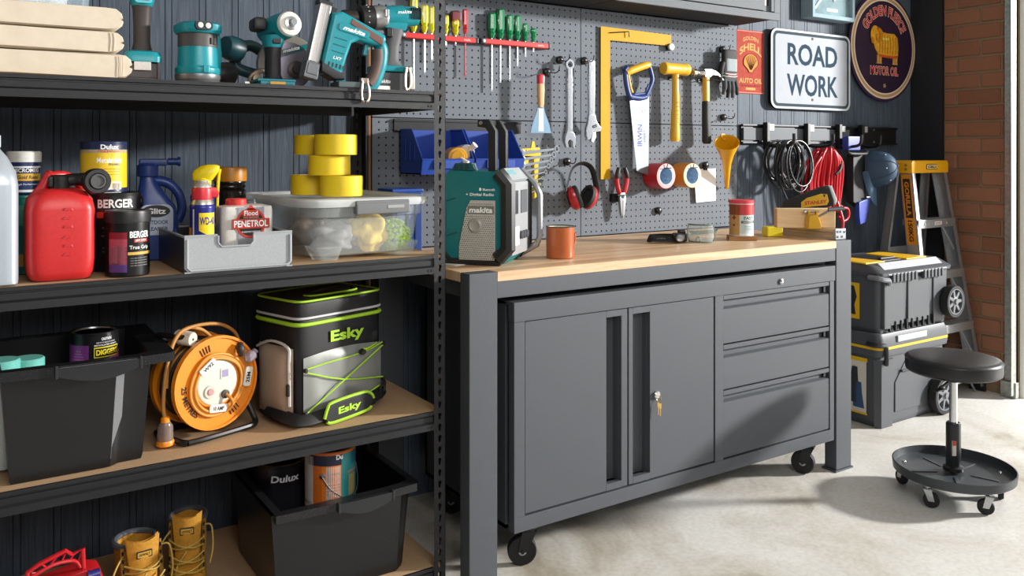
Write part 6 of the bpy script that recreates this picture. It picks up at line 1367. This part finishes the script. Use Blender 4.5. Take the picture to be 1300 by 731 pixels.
# ================================================================ RAIL WITH HOOKS
t = thing('wall_rail', 'long black and grey track rail screwed to the wall under the signs', 'rail', (2.585, .7195, 1.376))
RL = .64
MB().box(-RL, RL, -.012, -.0005, -.046, .046, .002).box(-RL, RL, -.024, -.010, .038, .048, .002).box(-RL, RL, -.024, -.010, -.048, -.038, .002).obj('track', M('#1d1f22', .45, .3), t)
MB().box(-RL+.01, .20, -.020, -.0118, -.030, .030, .001).obj('cover_strip', M('#63686e', .6, .0, spec=.3), t)
for x, z in ((.43, .034), (.43, -.034), (.0, -.034), (-.5, -.034)): MB().lat([(.007, 0), (.005, -.004), (.0005, -.004)], (x, -.012, z), (0, 1, 0), 10).obj('screw', STEEL, t)
def rail_hook(label, x, L_, up=.05):
    h = thing('rail_hook', label, 'hook', (x, .6945, 1.376), group='black hooks on the wall rail')
    MB().box(-.012, .012, -.03, -.0005, -.075, .058, .004).obj('bracket', BLACK, h)
    MB().box(.013, .062, -.012, -.0008, .018, .050, .002).obj('clip', M('#c9cccf', .35, .3), h)
    MB().tube([(0, -.02, -.055), (0, -L_*.5, -.062), (0, -L_, -.05), (0, -L_-.01, -.05+up)], .008, 8, sub=4).obj('arm', BLACK, h)
    return h
rail_hook('leftmost black hook on the wall rail, carrying the black cable', 2.095, .17); rail_hook('second black hook on the wall rail, carrying the red cord', 2.405, .16); rail_hook('third black hook on the wall rail, carrying blue items', 2.665, .14); rail_hook('rightmost black hook on the wall rail, carrying the blue cap', 2.86, .12)
# black cable coil
t = thing('cable_coil', 'coil of black cable hanging from the leftmost rail hook', 'cable', (2.14, .60, 1.335))
CB = M('#191a1c', .3, name='black_cable'); rr = random.Random(11)
q = MB()
for k in range(13):
    rx = .085+rr.uniform(-.012, .018); rz_ = .105+rr.uniform(-.012, .02); cx = rr.uniform(-.02, .05); y0 = -.055+.009*k; tw = rr.uniform(-.25, .25)
    q.tube([(cx+rx*math.cos(a)+tw*.02*math.sin(2*a), y0+.012*math.sin(a+k), -rz_+.008+rz_*math.sin(a)+rr.uniform(-.001, .001)) for a in [2*PI*i/32 for i in range(32)]], .0055, 6, True)
q.obj('loops', CB, t, ang=80)
MB().tube([(-.02, -.02, -.18), (-.03, -.02, -.19), (-.01, -.03, -.205), (.03, -.03, -.20), (.05, -.02, -.185)], .009, 8, sub=4).obj('tie', CB, t)
MB().tube([(-.06, -.03, -.03), (-.085, -.03, -.12), (-.075, -.03, -.20), (-.02, -.03, -.29), (.0, -.03, -.33)], .0055, 6, sub=5).tube([(.09, -.02, -.06), (.10, -.02, -.16), (.075, -.02, -.28), (.06, -.02, -.33)], .005, 6, sub=5).tube([(-.075, -.02, .0), (-.10, -.02, -.09), (-.06, -.02, -.2), (-.01, -.02, -.215)], .008, 6, sub=5).obj('lead', CB, t, ang=80)
MB().cyl((.0, -.03, -.33), (.008, -.03, -.38), .006, .003, 10).obj('plug_tip', M('#c7a079', .35, .6), t)
# red cord coil
t = thing('cord_coil', 'bundle of red cord looped over the second rail hook', 'cord', (2.445, .615, 1.335))
RC_ = M('#c01f2c', .35, name='red_cord'); q = MB(); rr = random.Random(4)
for k in range(22):
    cx = -.105+.0095*k+rr.uniform(-.004, .004); y0 = rr.uniform(-.04, .03); hw = .022+rr.uniform(-.004, .010); zt_ = -.035-2.2*cx**2+rr.uniform(-.01, .006); zb = -.33+rr.uniform(-.03, .03)-.03*math.sin(PI*k/21)
    q.tube([(cx*.55-hw*.4, y0-.012, zt_+.0), (cx-hw, y0-.015, zt_-.06), (cx*1.15-hw, y0, -.2), (cx*.95-hw*.6, y0, zb+.02), (cx*.9, y0, zb), (cx*.95+hw*.6, y0+.012, zb+.02), (cx*1.15+hw, y0+.012, -.2), (cx+hw, y0, zt_-.05), (cx*.55+hw*.4, y0, zt_+.002)], .0062, 6, True, sub=3)
q.obj('loops', RC_, t, ang=80)
MB().tube([(.02, -.06, -.16), (.05, -.065, -.14), (.085, -.05, -.10)], .008, 8, sub=3).obj('tie', BLACK, t)
MB().tube([(.06, -.03, -.30), (.09, -.05, -.33), (.135, -.05, -.34), (.14, -.05, -.38), (.10, -.05, -.40), (.06, -.05, -.375)], .007, 7, sub=5).tube([(.06, -.04, -.30), (.08, -.06, -.40), (.06, -.06, -.46), (.0, -.06, -.485), (-.03, -.06, -.48)], .008, 7, sub=5).obj('tail', RC_, t, ang=80)
# blue items on the third hook
t = thing('brush_holder', 'small blue plastic tool hanging from the third rail hook, with a dark pouch below', 'tool', (2.685, .62, 1.325))
MB().box(-.05, .055, -.02, .02, -.03, .045, .006).obj('body', M('#2e3f8f', .4), t)
MB().tube([(-.06, -.02, -.03), (-.06, -.04, -.045), (.07, -.04, -.045), (.085, -.02, -.03)], .009, 8, sub=3).obj('bracket', BLACK, t)
MB().prism([(.0, -.05), (.10, -.05), (.11, -.30), (.06, -.33), (.0, -.30)], -.015, .03, 'Y', bev=.006).obj('pouch', M('#1f2023', .6), t)
MB().prism([(.03, -.30), (.13, -.28), (.115, -.34), (.085, -.41), (.04, -.42), (.03, -.38)], -.03, .0, 'Y', bev=.006).obj('blue_grip', M('#3549a8', .4), t)
MB().box(.085, .125, -.035, -.028, -.282, -.274, .001).obj('clip', STEEL, t)
# cap
t = thing('baseball_cap', 'navy blue baseball cap hanging sideways from the rightmost rail hook', 'cap', (2.875, .60, 1.165))
NV = M('#29445e', .65, bump=.3, scale=300, var=.1, name='cap_navy')
# crown axis points right and toward the room, brim hangs down
X_ = Vector((.34, -.90, .16)).normalized(); D_ = Vector((.05, .12, -1)); D_ = (D_-X_*D_.dot(X_)).normalized(); S_ = X_.cross(D_)
mxc = Matrix((( S_.x, D_.x, X_.x, -.035), (S_.y, D_.y, X_.y, 0), (S_.z, D_.z, X_.z, .03), (0, 0, 0, 1)))
R = []
for j in range(10):
    tt = PI/2*j/9.3
    rr_ = math.cos(tt)**.75; zz = .125*math.sin(tt)
    R.append([(.082*rr_*math.cos(2*PI*i/36), .098*rr_*math.sin(2*PI*i/36), zz) for i in range(36)])
MB().rings(R, False, True, mx=mxc).obj('crown', NV, t, ang=80)
q = MB()
for i in range(6):
    a = PI/6+PI/3*i; q.tube([tuple(mxc @ Vector((.083*math.cos(u)**.75*math.cos(a), .099*math.cos(u)**.75*math.sin(a), .127*math.sin(u)))) for u in [PI/2*k/8 for k in range(9)]], .0016, 5)
o2 = q.obj('seam', M('#223a50', .6), t)
MB().ell(tuple(mxc @ Vector((0, 0, .127))), .007, .007, .007, 10, 6).obj('button', NV, t)
for i in range(6):
    a = PI/3*i; u = .75
    MB().ell(tuple(mxc @ Vector((.084*math.cos(u)**.75*math.cos(a), .1*math.cos(u)**.75*math.sin(a), .127*math.sin(u)))), .0035, .0035, .0035, 8, 5).obj('eyelet', M('#d9dee2', .4), t)
v = []; f = []
for j in range(7):
    for i in range(17):
        a = math.radians(-20+220*i/16); k = j/6; ext = .098*k*max(0, math.sin(math.radians(180*i/16)))**.6
        c_, s_ = math.cos(math.radians(180*i/16)), math.sin(math.radians(180*i/16))
        v.append(tuple(mxc @ Vector((.081*c_*(1-.12*k), .097*s_+ext, -.002-.012*k+.022*k*abs(c_)**2*-1))))
for j in range(6):
    for i in range(16): f.append([j*17+i, j*17+i+1, (j+1)*17+i+1, (j+1)*17+i])
o = MB().add(v, f).obj('brim', M('#4a6b8a', .6, bump=.2, scale=300), t, ang=80)
sm = o.modifiers.new('solid', 'SOLIDIFY'); sm.thickness = .004
MB().tube([tuple(mxc @ Vector((-.05, -.088, .0))), tuple(mxc @ Vector((0, -.105, .0))), tuple(mxc @ Vector((.05, -.088, .0)))], .008, 6, sub=4, flat=.3).obj('strap', NV, t)
# ================================================================ STEP LADDER
t = thing('step_ladder', 'aluminium step ladder with a yellow top cap in the corner by the brick pier', 'ladder', (3.13, .45, 0))
AL = M('#b4b6b8', .42, .8, bump=.1, scale=90, var=.08, name='ladder_alu'); YC = M('#eba912', .4, name='ladder_yellow')
xl, xr_ = -.165, .160; zt_ = 1.178
MB().prism([(-.175, -.003), (.17, -.003), (.172, .05), (.16, .064), (-.165, .064), (-.177, .05)], -.005, .125, 'Y', bev=.006, mx=Matrix.Translation((0, 0, zt_))).obj('top_cap', YC, t)
o = MB().prism(rrect(-.045, .055, zt_+.016, zt_+.044, .008), -.0075, -.0045, 'Y').obj('name_plate', M('#2a2417', .5), t)
MB().prism(rrect(-.042, .052, zt_+.019, zt_+.041, .006), -.0085, -.0070, 'Y').obj('name_ground', M('#e8c98a', .5), o)
txt('GORILLA', M('#2a2417', .5), o, fy(.005, -.0090, zt_+.030), .014, .08, .03)
for y, z in ((.03, .04), (.03, .018), (.09, .035)): MB().lat([(.008, 0), (.0005, -.001)], (-.1765, y, zt_+z), (1, 0, 0), 10).obj('rivet', M('#8d6a1c', .5), t)
def rail(p0, p1, w_, d_, name='stile', open_in=1):
    # channel section swept from p0 (top) to p1 (foot): web on the outer side, flanges front and back
    b = MB()
    for (x0, x1, y0, y1) in ((0, .004, 0, d_), (0, w_*open_in, 0, .004), (0, w_*open_in, d_-.004, d_)):
        xs = sorted((x0*open_in, x1*open_in)) if x1 == .004 else sorted((x0, x1))
        P = [(xs[0], y0), (xs[1], y0), (xs[1], y1), (xs[0], y1)]
        b.rings([[(p[0]+a, p[1]+c, p[2]) for a, c in P] for p in (p1, p0)])
    return b.obj(name, AL, t)
FL0, FL1 = (xl, .0, zt_), (-.235, -.16, .03); FR0, FR1 = (xr_, .0, zt_), (.245, -.16, .03)
def at_z(a, b, z): k = (a[2]-z)/(a[2]-b[2]); return tuple(a[i]+(b[i]-a[i])*k for i in range(3))
sl = rail(FL0, FL1, .028, .072, open_in=1); sr = rail(FR0, FR1, .028, .072, open_in=-1)
bl = rail((xl+.006, .09, zt_), (-.225, .20, .03), .02, .045, 'rear_leg'); br_ = rail((xr_-.006, .09, zt_), (.215, .20, .03), .02, .045, 'rear_leg', -1)
for z in (.93, .66, .38, .12):
    a, b = at_z(FL0, FL1, z), at_z(FR0, FR1, z)
    q = MB().box(a[0]+.004, b[0]-.004, a[1]-.006, a[1]+.082, z-.004, z, .001).box(a[0]+.004, b[0]-.004, a[1]-.008, a[1]-.004, z-.045, z, .002).box(a[0]+.004, b[0]-.004, a[1]+.078, a[1]+.082, z-.03, z)
    for k in range(4): q.box(a[0]+.006, b[0]-.006, a[1]+.008+k*.018, a[1]+.012+k*.018, z, z+.002)
    st = q.obj('step', AL, t)
    if z > .9:
        MB().box(-.028, .035, a[1]-.0095, a[1]-.0078, z-.030, z-.012).obj('step_label', M('#e6e6e6', .4), st); txt('DANGER', M('#c03030', .4), st, fy(.003, a[1]-.0099, z-.021), .011, .05, .02)
        for xx in (-.12, -.08, .09): MB().lat([(.007, 0), (.005, -.003), (.0005, -.003)], (xx, a[1]-.008, z-.024), (0, 1, 0), 10).obj('rivet', AL, st)
    MB().tube([(a[0]+.01, a[1]+.0, z-.17), (a[0]+.09, a[1]+.03, z-.03)], .006, 6).obj('brace', AL, t)
    MB().tube([(b[0]-.01, b[1]+.0, z-.17), (b[0]-.09, b[1]+.03, z-.03)], .006, 6).obj('brace', AL, t)
for z in (.75, .40):
    a, b = at_z((xl+.006, .09, zt_), (-.225, .20, .03), z), at_z((xr_-.006, .09, zt_), (.215, .20, .03), z)
    MB().box(a[0]+.004, b[0]-.004, a[1]+.02, a[1]+.026, z-.02, z+.02, .001).obj('rear_bar', AL, t)
# side badge on the left stile
def side(y, z):
    p = at_z(FL0, FL1, z); return (p[0]-.0006, p[1]+y, z)
v = [side(.010, .80), side(.066, .80), side(.066, 1.168), side(.010, 1.168)]
o = MB().add(v, [[0, 1, 2, 3]]).obj('side_badge', M('#d9901c', .45), t)
v = [tuple(Vector(side(y, z))+Vector((-.0006, 0, 0))) for y, z in ((.018, .94), (.058, .94), (.058, 1.145), (.018, 1.145))]
MB().add(v, [[0, 1, 2, 3]]).obj('badge_plate', M('#2a2114', .5), o)
def sidetxt(s, zc_, h, L_, col):
    txt(s, M(col, .5), o, lambda a, b: tuple(Vector(side(.038-b, zc_-a))+Vector((-.0014, 0, 0))), h, L_, .03)
sidetxt('GORILLA', 1.04, .024, .18, '#d9901c'); sidetxt('150KG', .872, .026, .11, '#2a2114')
for p in (FL1, FR1, (-.225, .20, .03), (.215, .20, .03)):
    MB().box(p[0]-.012, p[0]+.030 if p[0] < 0 else p[0]+.008, p[1]-.008, p[1]+.082 if p[1] < 0 else p[1]+.055, 0, .055, .006).obj('foot', BLACK, t)
# ================================================================ TOOL BOXES
TBX = M('#4a4d52', .5, bump=.08, scale=300, var=.05, name='toolbox_plastic'); TBD = M('#24262a', .5, name='toolbox_dark'); TBY = M('#e3b41a', .45)
def wheel(b_parent, x, y, z, r):
    w_ = MB().rings([[(x+q_*math.cos(2*PI*i/36), y+yy, z+q_*math.sin(2*PI*i/36)) for i in range(36)] for q_, yy in ((r*.80, 0), (r*.97, 0), (r, .006), (r, .034), (r*.97, .04), (r*.8, .04))], False, False, close=True).obj('wheel', RUBBER, b_parent)
    MB().lat([(r*.81, .028), (r*.81, .036)], (x, y, z), (0, 1, 0), 30).obj('wheel_disc', M('#2c2e31', .5), w_)
    h = MB().lat([(.0005, -.006), (.012, -.006), (.015, .002), (r*.3, .004), (r*.3, .03), (.0005, .03)], (x, y, z), (0, 1, 0), 20)
    for k in range(7):
        a = 2*PI*k/7; mx = Matrix.Translation((x, y+.004, z)) @ Matrix.Rotation(a, 4, 'Y')
        h.prism([(r*.25, -.009), (r*.82, -.007), (r*.82, .007), (r*.25, .009)], 0, .022, 'Y', bev=.002, seg=1, mx=mx)
    h.rings([[(x+q_*math.cos(2*PI*i/28), y+yy, z+q_*math.sin(2*PI*i/28)) for i in range(28)] for q_, yy in ((r*.74, .0), (r*.83, .0), (r*.83, .034), (r*.74, .034))], False, False, close=True)
    h.obj('hub', M('#6a6d71', .5, .1), w_)
    return w_
t = thing('rolling_toolbox', 'lower black rolling toolbox with a yellow stripe and a big wheel, on the floor', 'toolbox', (2.325, .225, 0))
BW, BD = .555, .40
b = MB(); lofted_poly(b, [rrect(.02, BW-.02, .015, BD-.01, .02), rrect(.006, BW-.006, .002, BD, .03), rrect(0, BW, 0, BD, .03)], [0.0, .03, .335]); b.obj('body', TBX, t)
for x in (.0, .42): lofted_poly(MB(), [[(x+.02, -.004), (x+.105, -.004), (x+.125, .02), (x+.0, .02)], [(x+.004, -.016), (x+.095, -.016), (x+.13, .02), (x-.005, .02)]], [.0, .32]).obj('corner_rib', TBX, t) if x == 0 else None
MB().prism([(.13, .06), (.40, .06), (.40, .30), (.22, .30), (.13, .20)], -.004, .01, 'Y', bev=.003).obj('front_panel', TBX, t)
lid = MB(); lofted_poly(lid, [rrect(-.012, BW+.012, -.014, BD+.005, .03), rrect(-.016, BW+.016, -.020, BD+.008, .035), rrect(-.012, BW+.012, -.016, BD+.005, .035), rrect(-.004, BW+.004, -.006, BD, .03)], [.335, .36, .415, .440]); lid.obj('lid', TBX, t)
q = MB(); P = rrect(-.0165, BW+.0165, -.0205, BD+.0085, .035); lofted_poly(q, [P, P], [.368, .380], False, False); q.obj('yellow_stripe', TBY, t)
MB().tube([(-.02, .04, .395), (-.026, -.016, .395), (.01, -.028, .392), (.022, -.028, .37), (.024, -.028, .325), (.03, -.022, .30)], .011, 8, sub=4).obj('latch', TBD, t)
MB().box(.12, .36, -.025, -.014, .395, .425, .004).obj('front_catch', M('#9ea3a8', .35, .3), t)
MB().box(.17, .30, -.015, -.001, .245, .255, .002).obj('grip_slot', TBD, t)
v = [(-.001, .30, .055), (-.001, .06, .055), (-.001, .06, .315), (-.001, .30, .315)]
o = MB().add(v, [[0, 1, 2, 3]]).obj('side_label', M('#d8d2c4', .4), t)
MB().box(-.003, -.001, .055, .305, .30, .318).box(-.003, -.001, .055, .305, .052, .060).obj('label_border', TBY, o)
for y, z, c, h_ in ((.12, .12, '#2f3238', .15), (.10, .10, '#33507a', .10), (.16, .20, '#8a5a3a', .08), (.24, .13, '#b9b0a0', .12)): MB().rl([(z-.02, .0015, .03, 3, -.0025, y), (z+h_*.5, .0015, .024, 3, -.0025, y+.006), (z+h_, .0015, .014, 3, -.0025, y)]).obj('label_figure', M(c, .5), o)
wheel(t, BW-.075, -.050, .094, .092)
MB().cyl((BW-.075, -.012, .094), (BW-.075, .06, .094), .012).obj('axle', STEEL, t)
t = thing('portable_toolbox', 'upper black toolbox with yellow lid inserts and a side wheel, stacked on the lower one', 'toolbox', (2.335, .235, .4405))
b = MB(); lofted_poly(b, [rrect(.012, BW+.01, .0, BD-.02, .02), rrect(.0, BW+.02, -.004, BD-.01, .025), rrect(-.004, BW+.03, -.008, BD, .025)], [0, .03, .265]); b.obj('body', TBX, t)
for x, w_ in ((.06, .13), (.225, .18), (.44, .10)): MB().box(x, x+w_, -.014, .0, .03, .25, .004).obj('front_rib', TBX, t)
for x in (.02, .43): MB().prism([(x, .02), (x+.05, .02), (x+.05, .26), (x, .26)], -.024, .0, 'Y', bev=.006).obj('corner_rib', TBX, t) if x < .1 else None
for k in range(9): MB().box(.07+k*.045, .078+k*.045, -.020, -.004, .004, .05, .002, mx=Matrix.Translation((0, 0, 0))).obj('vent', TBD, t)
lid = MB(); lofted_poly(lid, [rrect(-.012, BW+.036, -.022, BD+.008, .03), rrect(-.016, BW+.04, -.026, BD+.01, .03), rrect(.0, BW+.025, .03, BD-.02, .03), rrect(.02, BW+.01, .05, BD-.04, .03)], [.265, .282, .312, .318]); lid.obj('lid', TBX, t)
MB().prism([(-.022, .268), (.036, .316), (.030, .322), (-.030, .272)], .05, BW-.02, 'X', bev=.002).obj('lid_front_sheen', M('#c3c7cb', .35, .2), t)  # pale colour carries the bright reflection on the sloping lid
for x0, n in ((.075, 7), (.33, 6)):
    for k in range(n): MB().box(x0+k*.030, x0+.018+k*.030, -.034, -.016, .236, .276, .003).obj('latch_tooth', TBX, t)
for x0, x1 in ((.0, .15), (.33, .50)): MB().prism([(x0, .06), (x1, .06), (x1-.02, .30), (x0+.02, .30)], .316, .3235, 'Z', bev=.002).obj('lid_insert', TBY, t)
MB().prism([(.17, .08), (.31, .08), (.31, .30), (.17, .30)], .316, .3215, 'Z', bev=.002).box(.18, .30, .10, .12, .3215, .332, .003).obj('carry_handle', TBD, t)
MB().tube([(-.02, .03, .262), (-.024, -.022, .262), (.0, -.035, .255), (.035, -.035, .25), (.045, -.03, .228)], .012, 8, sub=4).obj('latch', M('#7f8389', .4, .2), t)
v = [(-.005, .30, .055), (-.005, .09, .055), (-.005, .09, .225), (-.005, .30, .225)]
o = MB().add(v, [[0, 1, 2, 3]]).obj('side_label', TBY, t)
MB().rl([(.075, .0015, .03, 3, -.006, .14), (.12, .0015, .018, 3, -.006, .135), (.16, .0015, .026, 3, -.006, .13), (.20, .0015, .012, 3, -.006, .128), (.21, .0015, .008, 3, -.006, .128)]).obj('label_figure', M('#26262a', .5), o)
wheel(t, BW+.005, -.060, .105, .080)
MB().cyl((BW+.005, -.02, .105), (BW+.005, .06, .105), .012).obj('axle', STEEL, t)
# ================================================================ STOOL
t = thing('rolling_stool', 'black round rolling mechanic stool with a tool tray base on the concrete floor', 'stool', (1.868, -.388, 0))
VIN = M('#1f2022', .38, bump=.12, scale=200, name='black_vinyl'); TRY = M('#3a3f43', .45, .1, name='tray_dark')
MB().lathe([(.12, .462), (.155, .464), (.163, .470), (.165, .478), (.165, .508), (.160, .519), (.145, .524), (.08, .526), (.001, .5265)], n=48).obj('seat', VIN, t, ang=50)
MB().torus((0, 0, .512), .1645, .0022, 'Z', 48, 6).obj('piping', VIN, t)
MB().lathe([(.05, .450), (.06, .452), (.06, .4615)], n=20).obj('seat_plate', BLACK, t)
MB().tube([(-.02, .0, .452), (-.09, -.03, .446), (-.16, -.04, .438)], .005, 8, sub=3).box(-.19, -.14, -.052, -.03, .430, .436, .002).obj('lever', BLACK, t)
MB().lathe([(.019, .429), (.019, .451)], n=18).obj('collar', BLACK, t)
MB().cyl((0, 0, .25), (0, 0, .435), .0145, n=20).obj('piston', CHROME, t)
MB().lathe([(.036, .100), (.036, .112), (.026, .118), (.0255, .272), (.022, .278)], n=24).obj('column', M('#1c1d1f', .3), t)
MB().prism([(-.018, .16), (-.004, .16), (-.004, .215), (-.018, .215)], -.0262, -.020, 'Y', mx=Matrix.Rotation(math.radians(-30), 4, 'Z')).obj('sticker', M('#d6cfc9', .5), t)
MB().prism([(-.018, .198), (-.004, .198), (-.004, .215), (-.018, .215)], -.0268, -.0255, 'Y', mx=Matrix.Rotation(math.radians(-30), 4, 'Z')).obj('sticker_head', M('#c4503a', .5), t)
MB().lathe([(.001, .084), (.198, .084), (.207, .090), (.210, .120), (.206, .1215), (.203, .094), (.195, .0905), (.001, .0905)], n=56, cap0=False, cap1=False).obj('tray', TRY, t)
for k in range(5):
    a = math.radians(0+72*k)
    MB().box(.06, .15, -.006, .006, .0905, .0935, .002, mx=Matrix.Rotation(a, 4, 'Z')).obj('tray_rib', TRY, t)
    a2 = math.radians(36+72*k); cx, cy = .172*math.cos(a2), .172*math.sin(a2)
    MB().ell((cx, cy, .0915), .008, .008, .006, 12, 6).obj('bolt', CHROME, t)
    c = MB().box(cx-.014, cx+.014, cy-.012, cy+.012, .078, .0838, .002)
    co = c.lathe([(.010, .066), (.011, .080)], cx, cy, 14).obj('caster', M('#b4b7ba', .3, .9), t)
    ra = math.radians((200, 250, 120, 300, 30)[k]); dx, dy = math.cos(ra), math.sin(ra)
    mx = Matrix.Translation((cx-dx*.014, cy-dy*.014, 0)) @ Matrix.Rotation(ra, 4, 'Z')
    f = MB()
    for s in (-1, 1): f.prism([(-.010, .026), (.010, .026), (.026, .068), (.0, .070)], s*.0135-.001, s*.0135+.001, 'Y', mx=mx)
    f.box(-.002, .026, -.0145, .0145, .066, .069, mx=mx).obj('fork', M('#b4b7ba', .3, .9), co)
    MB().lat([(.012, 0), (.026, .001), (.028, .005), (.028, .015), (.026, .019), (.012, .020)], mx @ Vector((0, -.010, .028)), (-dy, dx, 0), 24).obj('wheel', RUBBER, co)
